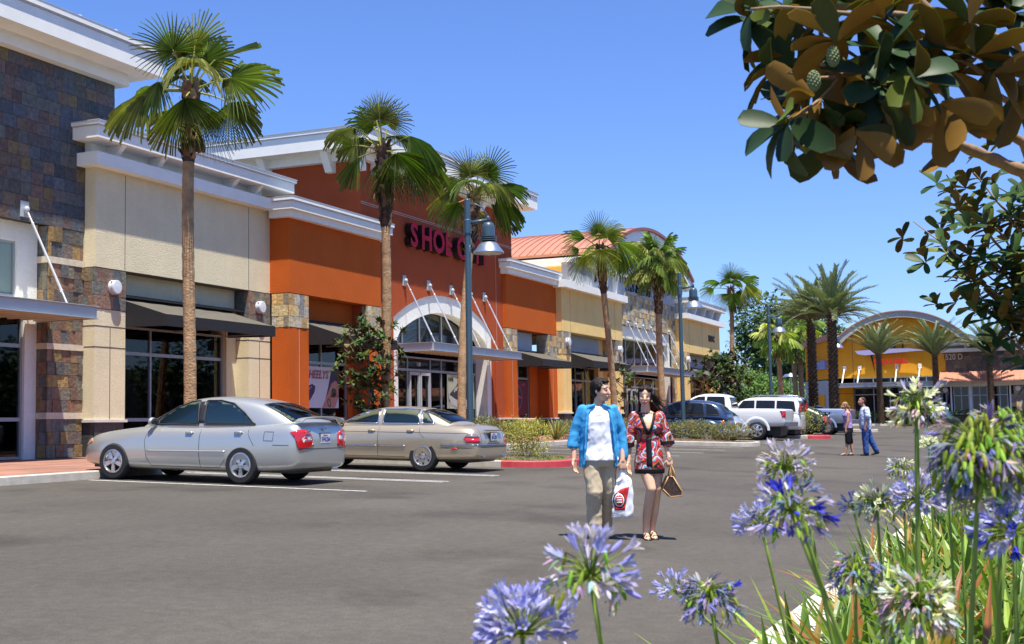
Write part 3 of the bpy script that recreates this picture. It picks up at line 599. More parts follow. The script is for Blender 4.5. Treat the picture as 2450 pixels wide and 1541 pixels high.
# stone tower
xl,xr=64.95,XQ+.1
b=MB(O); b.box(xl,xr,Ys+.03,26,6.98,9.8); b.box(xl,66.0,Ys+.03,23,.8,6.98); b.box(75.62,xr,Ys+.03,23,.8,6.98); b.build('tower_wall',M_['dark'],B)
b=MB(O); tiles(b,(xl,Ys+.03,7.0),(1,0,0),xr-xl,1.75,(0,-1,0),pal=GOLD,tw=(.28,.45),row=.3,jit=.03)
tiles(b,(75.65,Ys+.03,1.0),(1,0,0),xr-75.65,6,(0,-1,0),pal=GOLD,tw=(.28,.4),row=.3,jit=.03); tiles(b,(xl,Ys+.03,1.0),(1,0,0),1.0,6,(0,-1,0),pal=GOLD,tw=(.28,.4),row=.3,jit=.03)
b.build('stone_tiles',M_['slate'],B)
b=MB(O); b.box(xl,xr,Ys-.03,Ys+.028,8.76,9.78); b.build('sign_band',M_['greyblue'],B)
for ch,x in zip('BAY SUSHI',(66.3,66.9,67.55,68.1,68.4,69.05,69.7,70.35,71.0)):
    if ch!=' ': channel(B,ch,1.0,x,Ys-.12,8.92,M_['black'],M_['black'],.14,.02,.95)
wallbox(B,O,'entry_frame',M_['white_st'],(66.0,75.62,Ys+.12,Ys+.5,6.3,6.98),(75.2,75.62,Ys+.12,Ys+.5,.9,6.3),(66.0,66.4,Ys+.12,Ys+.5,.9,6.3))
storefront(B,O,66.4,75.2,Ys+.4,4.4,6.3,(67.7,69.3,70.6,71.9,73.6),(),glass=M_['darkglass'],inner=False,name='clerestory')
w=storefront(B,O,66.4,75.2,Ys+.45,1.2,4.25,(67.6,69.4,71.2,73.0,74.2),(3.65,),name='entrance_glazing')
b=MB(O)
for x0,x1 in ((67.7,68.5),(68.55,69.35),(69.6,70.3)):
    b.box(x0,x0+.1,Ys+.32,Ys+.38,1.25,3.55); b.box(x1-.1,x1,Ys+.32,Ys+.38,1.25,3.55); b.box(x0+.1,x1-.1,Ys+.32,Ys+.38,3.43,3.55)
    b.tube([(x1-.2,Ys+.27,2.0),(x1-.2,Ys+.27,2.6)],.02,6)
b.build('double_door',M_['steel'],w)
canopy(B,O,65.9,75.8,Ys,20.1,4.35,4.7)
for X in (66.9,68.3,69.7,71.2,73.0,74.9): rod(B,O,X,Ys,6.98+.15,20.35,4.71)
awning(B,O,57.1,62.9,21.8,20.1,5.2,4.6,4.3); awning(B,O,77.95,84.3,21.65,20.0,5.15,4.55,4.3)
b=MB(O); b.box(57.1,63,21.75,21.84,5.0,5.09); b.box(77.95,84.4,21.6,21.69,5.0,5.09); b.build('awning_track',M_['dark'],B)
storefront(B,O,57.1,63.0,22.15,1.1,4.5,(58.6,60.1,61.6),(1.95,3.8)); storefront(B,O,77.95,84.0,22.0,1.2,4.5,(79.5,81.0,82.5),(1.95,3.8))
wall_lamp(B,O,56.5,Yy,5.5,.2); wall_lamp(B,O,64.35,Yy,5.5,.2); wall_lamp(B,O,77.3,Ye,5.5,.2)
text(B,'1520 C',.55,Vector((82.6,Ye-.03,6.95)),ROTX,mat('bronze numerals',(.07,.03,.03),.5,var=0),.03,'address_number',off=.015)
# barrel roof: front arch and copper shell
cx2,Rf,zf=69.9,17.6,12.55-17.6; hw2=8.3; yf,yk=20.75,34
def az(x,Rr,z0): return z0+math.sqrt(Rr*Rr-(x-cx2)**2)
xs=far(cx2-hw2,cx2+hw2,36)
def arcband(b,Rout,Rin,y0,y1,h=None,**k):
    vs=[];n=len(xs)
    for x in xs:
        f=(x-cx2)/hw2; th=math.asin((x-cx2)/Rf)
        for rr in (Rout,Rin):
            vs+= [(cx2+rr*math.sin(th),y0,zf+rr*math.cos(th)),(cx2+rr*math.sin(th),y1,zf+rr*math.cos(th))]
    fs=[]
    for i in range(n-1):
        a=4*i;c=a+4; fs+=[(a,c,c+1,a+1),(a+2,a+3,c+3,c+2),(a,a+2,c+2,c),(a+1,c+1,c+3,a+3)]
    fs+=[(0,1,3,2),(4*n-4,4*n-2,4*n-1,4*n-3)]
    b.add(vs,fs,**k)
b=MB(O); arcband(b,Rf,Rf-.14,yf,yk)
for i in range(30):  # standing seams run over the vault
    y=yf+.5+i*.44; 
    vs=[];n=len(xs)
    for x in xs:
        th=math.asin((x-cx2)/Rf)
        for rr,dy in ((Rf+.001,0),(Rf+.06,0),(Rf+.06,.03),(Rf+.001,.03)): vs.append((cx2+rr*math.sin(th),y+dy,zf+rr*math.cos(th)))
    b.add(vs,[(4*j+k,4*j+k+1,4*j+k+5,4*j+k+4) for j in range(n-1) for k in range(3)])
b.build('copper_roof',M_['copper'],B,angle=30)
b=MB(O); arcband(b,Rf+.05,Rf-.12,yf-.1,yf-.005); b.build('roof_edge',M_['copperd'],B,angle=30)
b=MB(O); arcband(b,Rf-.13,Rf-.75,yf+.02,yf+.35); b.build('arch_fascia',M_['trim'],B,angle=30)
b=MB(O)   # gable wall under the arch
for i in range(36):
    a,c=xs[i],xs[i+1]
    if a<xl-.2 or c>xr+.2: continue
    b.add([(a,Ys,9.8),(c,Ys,9.8),(c,Ys,az(c,Rf-.5,zf)),(a,Ys,az(a,Rf-.5,zf))],[(0,1,2,3)])
b.build('gable_wall',M_['greyblue'],B)
zl=az(cx2-hw2,Rf-.2,zf)
b=MB(O); b.box(cx2-hw2-.15,cx2-hw2+.3,yf+.1,yk,zl-.42,zl-.02,mi=0); b.box(cx2-hw2+.3,cx2+hw2-.3,Ys+.5,yk,9.2,zl-.2,mi=1); b.box(cx2+hw2-.3,cx2+hw2+.15,yf+.1,yk,zl-.42,zl-.02,mi=0)
b.box(cx2-hw2+.02,cx2-hw2+.34,21.4,22.0,8.3,zl-.43,mi=0); b.box(cx2-hw2+.05,cx2+hw2-.05,Ys-.35,Ys-.02,9.82,10.1,mi=0)
b.box(cx2-hw2+.3,xl-.05,Yy+.75,Yy+.95,9.0,9.9,mi=1)
b.build('eave',[M_['trim'],M_['yellow']],B)

M_['shadefascia']=mat('shaded white fascia',(.42,.40,.36),.7)  # white fascia greyed, its shade put into the colour
BRN=[(.16,.12,.10),(.13,.11,.10),(.19,.14,.10),(.15,.12,.12),(.22,.17,.11),(.12,.10,.09)]
TAN=[tuple(c*1.7 for c in t) for t in BRN]
# ---- restaurant across the lane, facing the camera (-X)
O=Vector((101,8,1.0)); XT=101
B=empty('sushi_restaurant','amber restaurant with an arched gable and lettering, beyond the far palms','building',O); TORG=O.copy()
yl,yr=15.9,7.6     # amber front from left edge to right edge (y decreases to the right)
ycn,Rg=10.72,6.15; zg=9.3-Rg
def gzr(y,Rr,z0): return z0+math.sqrt(max(.01,Rr*Rr-(y-ycn)**2))
b=MB(O); ys=far(5.7,15.9,30)
for i in range(30):
    a,c=ys[i],ys[i+1]
    zz=4.8 if a>=7.5 else 7.26; b.add([(XT+.001,a,zz),(XT+.001,a,max(zz,gzr(a,Rg,zg))),(XT+.001,c,max(zz,gzr(c,Rg,zg))),(XT+.001,c,zz)],[(0,1,2,3)])
b.box(XT,XT+.3,14.4,yl,.8,4.8)
b.box(XT+.01,XT+10,yr,yl-.01,4.81,6.0); b.box(XT+10,XT+10.2,-14,yl,.8,6)
b.box(XT-.01,XT+.02,14.34,14.37,.9,8.2,mi=1); b.box(XT-.01,XT+.02,8.1,13.8,7.55,7.58,mi=1); b.box(XT-.01,XT+.02,14.4,15.85,3.6,3.63,mi=1)
b.build('gable_wall',[M_['amber'],M_['joint']],B)
def tband(b,R1,R0,x0,x1,n=40,amp=5.3,**k):
    vs=[]
    for i in range(n+1):
        th=math.asin(-amp/R1)+(2*math.asin(amp/R1))*i/n if amp<R1 else math.pi*(-.5+i/n)
        for rr in (R1,R0): vs+=[(x0,10.75+rr*math.sin(th),9.8-R1+rr*math.cos(th)),(x1,10.75+rr*math.sin(th),9.8-R1+rr*math.cos(th))]
    fs=[]
    for i in range(n):
        a=4*i;c=a+4; fs+=[(a,c,c+1,a+1),(a+2,a+3,c+3,c+2),(a,a+2,c+2,c),(a+1,c+1,c+3,a+3)]
    b.add(vs,fs,**k)
b=MB(O); tband(b,6.6,6.08,XT-.7,XT-.3); b.build('arch_fascia',M_['shadefascia'],B,angle=30)
b=MB(O); tband(b,6.66,6.58,XT-.78,XT+11); o=b.build('barrel_roof',M_['copper'],B,angle=30); 
b=MB(O)
b.box(XT+.35,XT+10,-14,14.3,3.6,5.0); b.box(XT+.5,XT+10,yr,yl-.2,6,8.2); b.build('inner_block',M_['amber'],B)
wallbox(B,O,'clerestory_wall',M_['greyblue'],(XT,XT+.3,14.4,yl,4.35,4.8))
def tfront(y0,y1,z0,z1,ms,zs,name,glass=M_['darkglass'],x=XT+.15,fw=.07):
    b=MB(O); Y=[y0+fw/2]+list(ms)+[y1-fw/2]; Z=[z0+fw/2]+list(zs)+[z1-fw/2]
    for y in Y: b.box(x-.05,x+.05,y-fw/2,y+fw/2,z0,z1)
    for z in Z:
        for a,c in zip(Y[:-1],Y[1:]): b.box(x-.045,x+.045,a+fw/2,c-fw/2,z-fw/2,z+fw/2)
    o=b.build(name,M_['steel'],B); b=MB(O); b.box(x-.005,x+.01,y0+.02,y1-.02,z0+.02,z1-.02); b.build('glass',glass,o); return o
tfront(7.6,14.38,4.32,4.8,(9.0,10.4,11.6,12.9),(),'clerestory'); tfront(7.6,14.38,1.0,4.05,(9.0,10.4,11.7,12.9),(3.5,),'entrance_glazing')
b=MB(O); b.box(XT-1.6,XT-1.55,yr-.2,yl+.1,4.08,4.34); b.box(XT-1.7,XT-1.5,yr-.2,yl+.1,4.34,4.37); b.box(XT-1.7,XT-1.5,yr-.2,yl+.1,4.05,4.08); b.box(XT-1.55,XT,yr-.2,yl+.1,4.12,4.2); b.build('canopy',M_['steel'],B)
for y in (15.0,13.86,11.1,9.42):
    b=MB(O); b.box(XT-.05,XT-.001,y-.13,y+.13,5.4,5.75); b.tube([(XT-.08,y,5.55),(XT-1.55,y,4.4)],.05,6); b.build('tie_rod',M_['trim'],B)
# lettering TORO, pale swoosh, SUSHI & GRILL
text(B,'TORO',1.35,Vector((XT-.3,13.35,6.72)),ROTT,M_['black'],.06,'sign_letters',off=.02,sx=.75)
b=MB(O)
b.prism([(XT-.3,13.1,7.0),(XT-.3,12.9,7.1),(XT-.3,12.75,5.4),(XT-.3,12.7,5.2)],(.12,0,0)); b.prism([(XT-.3,11.9,7.0),(XT-.3,11.7,6.95),(XT-.3,11.25,6.5)],(.12,0,0)); b.build('sign_flourish',M_['black'],B)
b=MB(O); b.prism([(XT-.5,14.1,6.85),(XT-.5,13.9,6.6),(XT-.5,13.4,6.5),(XT-.5,11,6.62),(XT-.5,9.0,6.72),(XT-.5,10,6.9),(XT-.5,12,6.95)],(.12,0,0)); b.build('sign_swoosh',mat('lilac swoosh',(.42,.42,.70),.5,var=0),B)
text(B,'SUSHI & GRILL',.5,Vector((XT-.4,12.72,5.8)),ROTT,mat('red sign letters',(.65,.03,.02),.4,var=0),.08,'sign_letters',off=.03,sx=.78)
# right wing
b=MB(O); tiles(b,(XT,7.55,5.0),(0,-1,0),21.5,1.5,(-1,0,0),pal=BRN,row=.3,tw=(.3,.5)); b.build('slate_tiles',M_['slate'],B); b=MB(O); tiles(b,(XT,7.55,.8),(0,-1,0),21.5,3.1,(-1,0,0),pal=TAN,row=.3,tw=(.25,.45),hole=lambda a,c,z0,z1: any(a<q1+.1 and c>q0-.1 and z1>1.0 for q0,q1 in ((.35,4.35),(6.2,10.2),(12,16))))
b.build('slate_tiles',M_['slate'],B)
wallbox(B,O,'wing_wall',M_['dark'],(XT+.01,XT+.3,-14,7.55,4.0,6.5),(XT+.01,XT+.3,-14,7.55,.8,1.85),(XT+.3,XT+.34,-14,7.55,1.85,4.0))
b=MB(O); b.box(XT-.35,XT+.5,-14.2,8.0,6.5,6.77,mi=0); b.box(XT+.1,XT+.6,-14,8.0,6.771,7.0,mi=2); b.box(XT-.5,XT+.8,-14.3,7.6,7.0,7.25,mi=0); b.box(XT-.55,XT+.8,-14.35,7.6,7.251,7.33,mi=1)
for y in (6,3.2,.4,-2.4,-5): b.box(XT-.2,XT+.09,y,y+.2,6.771,6.999,mi=0)
b.box(XT-.2,XT-.02,-14,8.0,3.93,4.25,mi=0)
b.build('cornice',[M_['trim'],M_['cap'],M_['greyblue']],B)
b=MB(O); b.prism([(XT-1.5,8.0,4.3),(XT-.03,8.0,5.05),(XT-.03,8.0,4.95),(XT-1.5,8.0,4.22)],(0,-22,0))
for i in range(50):
    y=7.95-i*.43; b.prism([(XT-1.51,y,4.31),(XT-.03,y,5.06),(XT-.03,y,5.1),(XT-1.51,y,4.35)],(0,-.04,0))
b.build('copper_awning',M_['copper'],B)
text(B,'1520 D',.62,Vector((XT-.08,7.82,5.95)),ROTT,M_['lime'],.03,'address_number',off=.01,sx=.8)
for y0,y1 in ((6.0,7.1),(4.7,5.8),(3.3,4.4),(.1,1.2),(-1.2,-.1)):
    tfront(y0,y1,2.0,3.95,((y0+y1)/2,),(3.25,),'window',x=XT-.03)
b=MB(O); 
for y0,y1 in ((3.2,7.2),(-1.3,1.3)):
    b.box(XT-.09,XT-.04,y0-.12,y0-.001,1.9,4.0); b.box(XT-.09,XT-.04,y1+.001,y1+.12,1.9,4.0); b.box(XT-.12,XT-.04,y0-.15,y1+.15,1.85,1.93)
for y in (4.55,5.9): b.box(XT-.09,XT-.04,y-.09,y+.09,1.93,3.99)
b.build('window_trim',M_['trim'],B)
for y in (7.66,2.6):
    b=MB(O); b.lathe([(.19,0),(.19,.14),(.15,.16),(0,.17)],(XT-.04,y,3.7),20,(-1,0,0)); b.build('wall_lamp',M_['lens'],B,angle=35)
# chamfered left corner with its own small sign
b=MB(O); P=lambda t,z:(XT+.02+3.2*t,15.95+2.6*t,z)
b.add([P(0,4.8),P(1,4.8),P(1,7.4),P(0,7.9),P(0,.8),P(1,.8),P(1,4.35),P(0,4.35)],[(0,1,2,3)]); b.add([P(.3,.8),P(.75,.8),P(.75,3.6),P(.3,3.6)],[(0,1,2,3)])
b.build('corner_wall',M_['amber'],B)
b=MB(O); b.add([P(0,.8),P(1,.8),P(1,4.7),P(0,4.7)],[(0,1,2,3)]); b.v=[(v[0]+.05,v[1],v[2]) for v in b.v]; b.add([P(-.1,4.1),P(1.1,4.1),P(1.1,4.35),P(-.1,4.35)],[(0,1,2,3)]); b.build('corner_storefront',M_['greyblue'],B)
b=MB(O); b.prism([P(.15,5.6),P(.85,5.6),P(.8,6.1),P(.2,6.3)],(-.15,.15,0)); b.build('corner_sign',mat('blue sign',(.25,.3,.6),.5,var=.3,vs=4),B)
b=MB(O); b.prism([P(-.1,7.9),P(1.1,7.4),P(1.1,7.8),P(-.1,8.4)],(-.1,.1,0)); b.build('corner_roof_edge',M_['copper'],B)
# ---- low white building far behind
O=Vector((145,30,1.5))
B=empty('white_warehouse','long low white building far behind the lamp posts','building',O); TORG=O.copy()
b=MB(O); b.box(138,170,24,60,.8,5.2); b.build('wall',M_['white_st'],B); b=MB(O); b.box(137.7,170,23.7,60.3,5.2,5.7); b.build('roof_edge',mat('green grey roof',(.10,.15,.14),.6),B)
b=MB(O); b.box(137.6,137.9,24,60,2.9,3.3); b.build('green_band',mat('green band',(.03,.09,.06),.6),B)
for y in (33,36.5): b=MB(O); b.box(142,144,y,y+2,5.7,6.4); b.build('roof_unit',M_['cream'],B)
# ---- the row of shops opposite (behind the camera's right), added unseen to keep sky out of window reflections
O=Vector((40,-34,0)); B=empty('unseen_shops','unseen cream shop row added across the lot for window reflections','building',O); TORG=O.copy()
b=MB(O); b.box(-30,150,-44,-34,-1,7.5); b.build('wall',mat('opposite wall',(.30,.24,.18),.9,var=.1),B)
b=MB(O); 
for i in range(30): b.box(-28+i*6,-24.5+i*6,-34,-33.9,0,3.5)
b.build('window',M_['darkglass'],B)

TORG=Vector((0,0,0))
# ================= PALMS, TREES
M_['fan']=colmat('fan palm leaf',.45,.12,3,trans=.36,spec=.45); M_['date']=colmat('date palm leaf',.5,.12,3,trans=.15,spec=.4)
M_['trunk']=mat('palm trunk',(.38,.235,.12),.9,var=.28,vs=6,bmp=(22,1,.03)); M_['boots']=colmat('palm leaf bases',.85,.25,10,(30,.8,.02))
def fanleaf(b,hub,ax,nrm,Rr,rng,seg=30,spread=125,droop=.35,col=(.07,.12,.025),fold=0):
    ax=Vector(ax).normalized(); nrm=Vector(nrm); nrm=(nrm-ax*nrm.dot(ax)).normalized(); sd=ax.cross(nrm); hub=Vector(hub)
    sp=R(spread); dth=2*sp/seg
    for k in range(seg):
        th=-sp+dth*(k+.5); Lk=Rr*(.72+.28*math.cos(th*.75))*rng.uniform(.9,1.05)
        dk=droop*rng.uniform(.6,1.5)
        wob=rng.uniform(-.06,.06); c_=rng.uniform(.62,1.4)*(1.2 if k%2 else .8); cc=tuple(q*c_ for q in col)  # segments alternate lighter and darker: pleat shading put into the colour
        rows=[]
        for i,f in enumerate((.03,.22,.36,.60,.82,1.0)):
            r_=Lk*f; t0=th+(wob*max(0,f-.5))
            half=dth*.5 if f<=.37 else dth*.5*(.36/f)*max(0,1-(f-.36)/.64)**.7*1.12
            P=[]
            for a,up in ((t0-half,-.02-.03*f),(t0,.02+.03*f),(t0+half,-.02-.03*f)):
                fo=fold*math.sin(a)**2
                d=(ax*math.cos(a)+sd*math.sin(a)*(1-fold*.55)-nrm*fo*.8*abs(math.sin(a)))
                p=hub+d*r_+nrm*(up*Rr*.8 - .07*f*f*Rr)
                p.z-=dk*max(0,f-.45)**2*Rr*1.35
                P.append(p)
            rows.append(P)
        vs=[p for r_ in rows for p in r_]
        b.add(vs,[(3*i+j,3*i+j+1,3*i+j+4,3*i+j+3) for i in range(5) for j in range(2)],c=cc)
def frond(b,c0,hub,ax,nrm,Rr,rng,**k):
    c0=Vector(c0);hub=Vector(hub); mid=(c0+hub)/2+Vector((0,0,.12*(hub-c0).length)); ax=Vector(ax).normalized()
    pts=[c0.lerp(mid,t)*(1-t)+mid.lerp(hub,t)*t for t in (0,.25,.5,.75,1)]
    b.tube(pts+[hub+ax*Rr*.18],[.035,.026,.021,.018,.016,.008],5,c=(.42,.42,.12))
    fanleaf(b,hub,ax,nrm,Rr,rng,**k)
# image-plane axes for a palm seen from the lot
IR=Vector((RT.x,RT.y,0)).normalized(); IF=Vector((FW.x,FW.y,0)).normalized()
def iv(x,z,y=0): return IR*x+Vector((0,0,z))+IF*y
def fan_palm(name,label,base,h,lean,seed,explicit=None,s=1,tr=.135,boot=1.7,bright=1.0,nf=20,group='fan palms planted along the shop fronts'):
    """base: ground point; h: height of the crown's heart; lean: sideways offset at the top"""
    rng=random.Random(seed); root=empty(name,label,'palm tree',base,0,group); O=Vector((0,0,0))
    lean=Vector(lean)
    def ctr(t): return Vector((0,0,h*t))+lean*(t**1.5)+IR*.05*math.sin(t*5+seed)
    b=MB(); n=60; rr=[]; pts=[]
    for i in range(n+1):
        t=i/n*(1-boot/h*.9); pts.append(ctr(t)); rr.append(tr*(1.28-.55*min(1,t*6)**.5 *.5 -.12*t)*(1+.035*math.sin(i*2.1)+rng.uniform(-.02,.02)))
    rr[0]*=1.25; b.tube(pts,rr,14); b.build('trunk',M_['trunk'],root,smooth=True)
    b=MB(); z0=h-boot
    core=[ctr((z0+boot*i/8)/h) for i in range(9)]; b.tube(core,[tr*(.95+.35*math.sin(i/8*math.pi*.8)) for i in range(9)],10,c=(.07,.045,.03))
    nb=int(boot*46)
    for i in range(nb):
        t=i/nb; z=z0+boot*t; a=i*2.399+rng.uniform(-.2,.2); c=ctr(z/h); d=Vector((math.cos(a),math.sin(a),0)); u=Vector((-d.y,d.x,0))
        r0=tr*(1.0+.32*math.sin(t*math.pi*.8)); w=.075*rng.uniform(.8,1.2); L_=rng.uniform(.16,.30); o=rng.uniform(.05,.13)
        p=c+d*r0*.8; k=rng.uniform(.5,1.5); cc=rng.choice(((.15,.08,.05),(.24,.14,.08),(.36,.26,.16),(.11,.06,.045)))
        q=p+d*o+Vector((0,0,L_))+u*rng.uniform(-.05,.05)
        b.add([p-u*w,p+u*w,q+u*w*.45,q-u*w*.45,p+d*.03-u*w*.9+Vector((0,0,L_*.4)),p+d*(.03+o*.3)+u*w*.9+Vector((0,0,L_*.4))],[(0,1,5,4),(4,5,2,3)],c=tuple(x*k for x in cc))
    for i in range(3):   # hanging dry leaves
        a=rng.uniform(0,6.28); d=Vector((math.cos(a),math.sin(a),0)); c=ctr(.93)+d*.2
        fanleaf(b,c-Vector((0,0,.3)),Vector((d.x*.15,d.y*.15,-1)),d,.55*s,rng,seg=9,spread=22,col=(.24,.17,.07))
    b.build('leaf_bases',M_['boots'],root)
    b=MB(); top=ctr(1.0); G=[(.19,.26,.055),(.15,.22,.05),(.24,.30,.07),(.30,.32,.09)]
    def col(): g=rng.choice(G); return tuple(q*bright for q in g)
    if explicit:
        for (hx,hz,hy,axx,azz,ayy,Rr,nx,nz,ny,sp,fo,dr) in explicit:
            frond(b,top-Vector((0,0,.15)),top+iv(hx,hz,hy)*s,iv(axx,azz,ayy),iv(nx,nz,ny),Rr*s,rng,spread=sp,fold=fo,droop=dr,col=col(),seg=34 if sp>60 else 16)
    else:
        for i in range(nf):
            el=80-115*(i/(nf-1))**.85+rng.uniform(-8,8); az=i*2.399+seed+rng.uniform(-.3,.3); e=R(el)
            d=Vector((math.cos(az)*math.cos(e),math.sin(az)*math.cos(e),math.sin(e)))
            pl=rng.uniform(.62,.9)*s*(1 if el>0 else .85); hub=top+d*pl-Vector((0,0,.12 if el<30 else 0))
            e2=R(el-rng.uniform(15,55) if el<60 else el-8); ax=Vector((math.cos(az)*math.cos(e2),math.sin(az)*math.cos(e2),math.sin(e2)))
            nn=Vector((0,0,1)) if abs(ax.z)<.85 else Vector((math.cos(az),math.sin(az),.3))*(1 if ax.z<0 else -1)
            nn=nn+Vector((rng.uniform(-.6,.6),rng.uniform(-.6,.6),0))
            frond(b,top-Vector((0,0,.12)),hub,ax,nn,rng.uniform(.85,1.08)*s,rng,spread=rng.choice((120,125,95,60)),fold=rng.uniform(.1,.8),droop=rng.uniform(.25,.75),col=col())
    o=b.build('crown',M_['fan'],root); return root
#      hub x,z,y   axis x,z,y   R  normal x,z,y  spread fold droop
P1=[(-.30,.68,-.35,-.45,.75,-.2,1.0,.2,.1,-1,125,.1,.25),(.05,.90,.1,.25,1,.1,.98,0,.1,-1,120,.25,.15),(-.12,.8,.3,-.35,1,.2,.9,.1,.1,-1,110,.3,.15),(.28,.55,.0,.55,.75,.1,.85,-.2,.1,-1,110,.2,.3),
 (.52,.52,-.1,1,.45,0,1.05,-.2,1,-.2,16,.2,.05),(.88,.14,-.05,1,-.05,-.1,1.12,.1,.5,-1,100,.2,.3),(.85,-.42,-.1,.5,-.75,0,.98,.5,.3,-1,85,.3,.3),(.02,-.40,-.55,.25,-1,-.15,1.12,.1,.15,-1,75,.3,.2),
 (-.26,-.58,-.2,-.3,-.85,-.1,.95,-.1,.2,-1,80,.3,.25),(-.68,.06,-.1,-.5,-.45,0,.85,-.3,.6,-1,90,.5,.7),(-.98,-.22,-.1,-.8,-.55,-.1,1.0,-.3,.5,-1,70,.5,.55),(.32,-.5,.3,.35,-1,.1,1.1,.2,.1,-1,70,.4,.2),
 (-.75,.0,.35,-1,.1,.2,.85,-.1,.8,-1,90,.4,.8),(.55,.25,.55,.7,.1,.5,.9,.3,.9,-.6,110,.3,.9),(-.4,.35,.6,-.4,.3,.7,.9,0,1,-.7,110,.2,.7),(.2,.3,-.7,.3,0,-1,.9,0,1,.2,110,.3,.9),(.1,.6,.5,.2,.8,.5,.9,0,.4,-1,110,.2,.3),(0,-.35,.4,.05,-1,.1,.9,0,0,-1,80,.3,.2)]
def zb(x,y): return Vector((x,y,swz(x,y) if y>16 else gz(x,y)))
def place_palm(pxb,pyb,pxt,pyt,seed,label,**k):
    g=atY(pxb,pyb,17.0); g=zb(g.x,17.0); t=atY(pxt,pyt,17.0); h=t.z-g.z
    lean=Vector((t.x-g.x,0,0)); return fan_palm('fan_palm',label,g,h,lean,seed,**k)
place_palm(449,950,459,205,1,'tall fan palm in front of the beige shop, behind the silver sedan',explicit=P1)
place_palm(924,960,918,352,5,'fan palm left of the arched entrance, behind a small magnolia',explicit=[(-.05,.75,-.3,.1,.9,-.15,.95,.1,.1,-1,125,.15,.35),(.15,.7,.2,.35,1,.1,.9,0,.1,-1,115,.3,.3),(-.2,.85,.2,-.2,1,.1,.85,0,.1,-1,90,.3,.3),(-.75,.52,-.1,-1,-.1,0,.95,-.2,.9,-.8,100,.5,.8),(-.55,.3,.1,-.9,-.2,.1,.8,-.1,.9,-.8,90,.5,.9),(-.75,.02,-.2,-.6,-.1,-.3,.55,.3,.2,-1,80,.1,.1),(-.65,-.3,-.1,-.55,-.8,0,.95,-.4,.2,-1,45,.5,.3),(.75,.3,0,.9,-.5,.1,1.15,.2,.9,-.9,75,.6,.7),(.4,-.25,-.4,.4,-.9,-.1,1.25,.1,.2,-1,80,.3,.3),(.75,-.4,0,.7,-.8,0,1.2,.3,.4,-1,70,.4,.4),(.85,-.05,.3,.8,-.6,.1,1.2,.2,.7,-.8,80,.4,.6),(-.1,-.4,.1,-.1,-1,0,.9,0,0,-1,50,.3,.3),(.3,.4,.5,.4,.2,.6,.9,0,1,-.6,110,.2,.7),(-.3,.3,.6,-.5,.2,.5,.9,0,1,-.6,100,.3,.8),(.15,-.6,-.2,.2,-1,0,1.2,.1,.1,-1,60,.3,.3),(-.25,.6,.1,-.5,.5,0,.95,.2,.4,-1,100,.2,.6)],boot=2.3)
place_palm(1104,985,1133,465,9,'fan palm right of the arched entrance, leaning behind the nearest lamp post',boot=2.0,explicit=[(-.15,.6,-.2,-.3,1,-.1,1.05,.1,.1,-1,115,.1,.15),(.4,.65,0,.45,.8,0,1.1,-.1,.1,-1,120,.1,.2),(.75,.2,0,.9,.0,0,1.05,.1,.8,-1,100,.4,.5),(.7,-.15,-.1,.8,-.7,0,1.1,.3,.6,-1,70,.5,.5),(.5,-.3,.1,.9,-.8,0,1.2,.3,.4,-1,35,.4,.3),(-.5,-.3,-.3,-.4,-.9,0,1.0,-.2,.2,-1,70,.3,.3),(-.7,.1,0,-.8,-.5,0,1.0,-.3,.7,-1,90,.5,.7),(0,-.5,-.2,.1,-1,0,1.05,0,.1,-1,60,.3,.2),(.3,.3,.6,.3,.3,.6,.9,0,1,-.6,110,.2,.7),(-.5,.4,.3,-.7,.3,.2,.95,-.1,.9,-.8,110,.3,.7),(.45,.3,-.4,.5,-.3,-.5,1,.1,1,-.5,100,.3,.8),(-.1,.3,-.6,-.1,0,-1,.9,0,1,.1,110,.2,.9),(.1,.7,.4,.1,1,.2,.9,0,.1,-1,110,.2,.2)])
place_palm(1466,900,1437,590,13,'fan palm in front of the straw yellow wing, nearest the walking couple',bright=1.25,boot=1.9,explicit=[(-.05,.55,-.2,-.1,1,-.1,1.0,.1,.1,-1,125,.05,.15),(.3,.5,.1,.7,.6,.1,.95,-.1,.3,-1,100,.3,.3),(-.6,.35,0,-.9,.4,0,1.0,-.1,.7,-1,60,.4,.5),(-.85,-.1,-.1,-.9,-.35,0,.8,.3,.3,-1,60,.2,.2),(-.6,-.4,-.2,-.3,-.9,0,1.1,-.2,.2,-1,75,.3,.25),(.02,-.2,-.6,.1,-1,-.1,1.1,0,.2,-1,95,.2,.2),(.75,.15,0,.9,-.3,0,1.15,.2,.8,-1,80,.5,.6),(.8,-.45,0,.35,-.9,0,1.05,.2,.2,-1,80,.3,.2),(.5,-.2,.3,.7,-.6,.2,1.0,.1,.7,-1,90,.3,.5),(0,.2,.7,.1,.1,1,.9,0,1,-.5,110,.2,.8),(-.3,-.3,.4,-.3,-.8,.2,.95,0,.3,-1,80,.3,.3),(.35,.4,.4,.4,.7,.4,.9,0,.5,-1,110,.2,.4)])
place_palm(1584,930,1573,628,21,'bushy fan palm in front of the stone tower, between the awnings',bright=1.15,boot=2.5,nf=34,tr=.16)
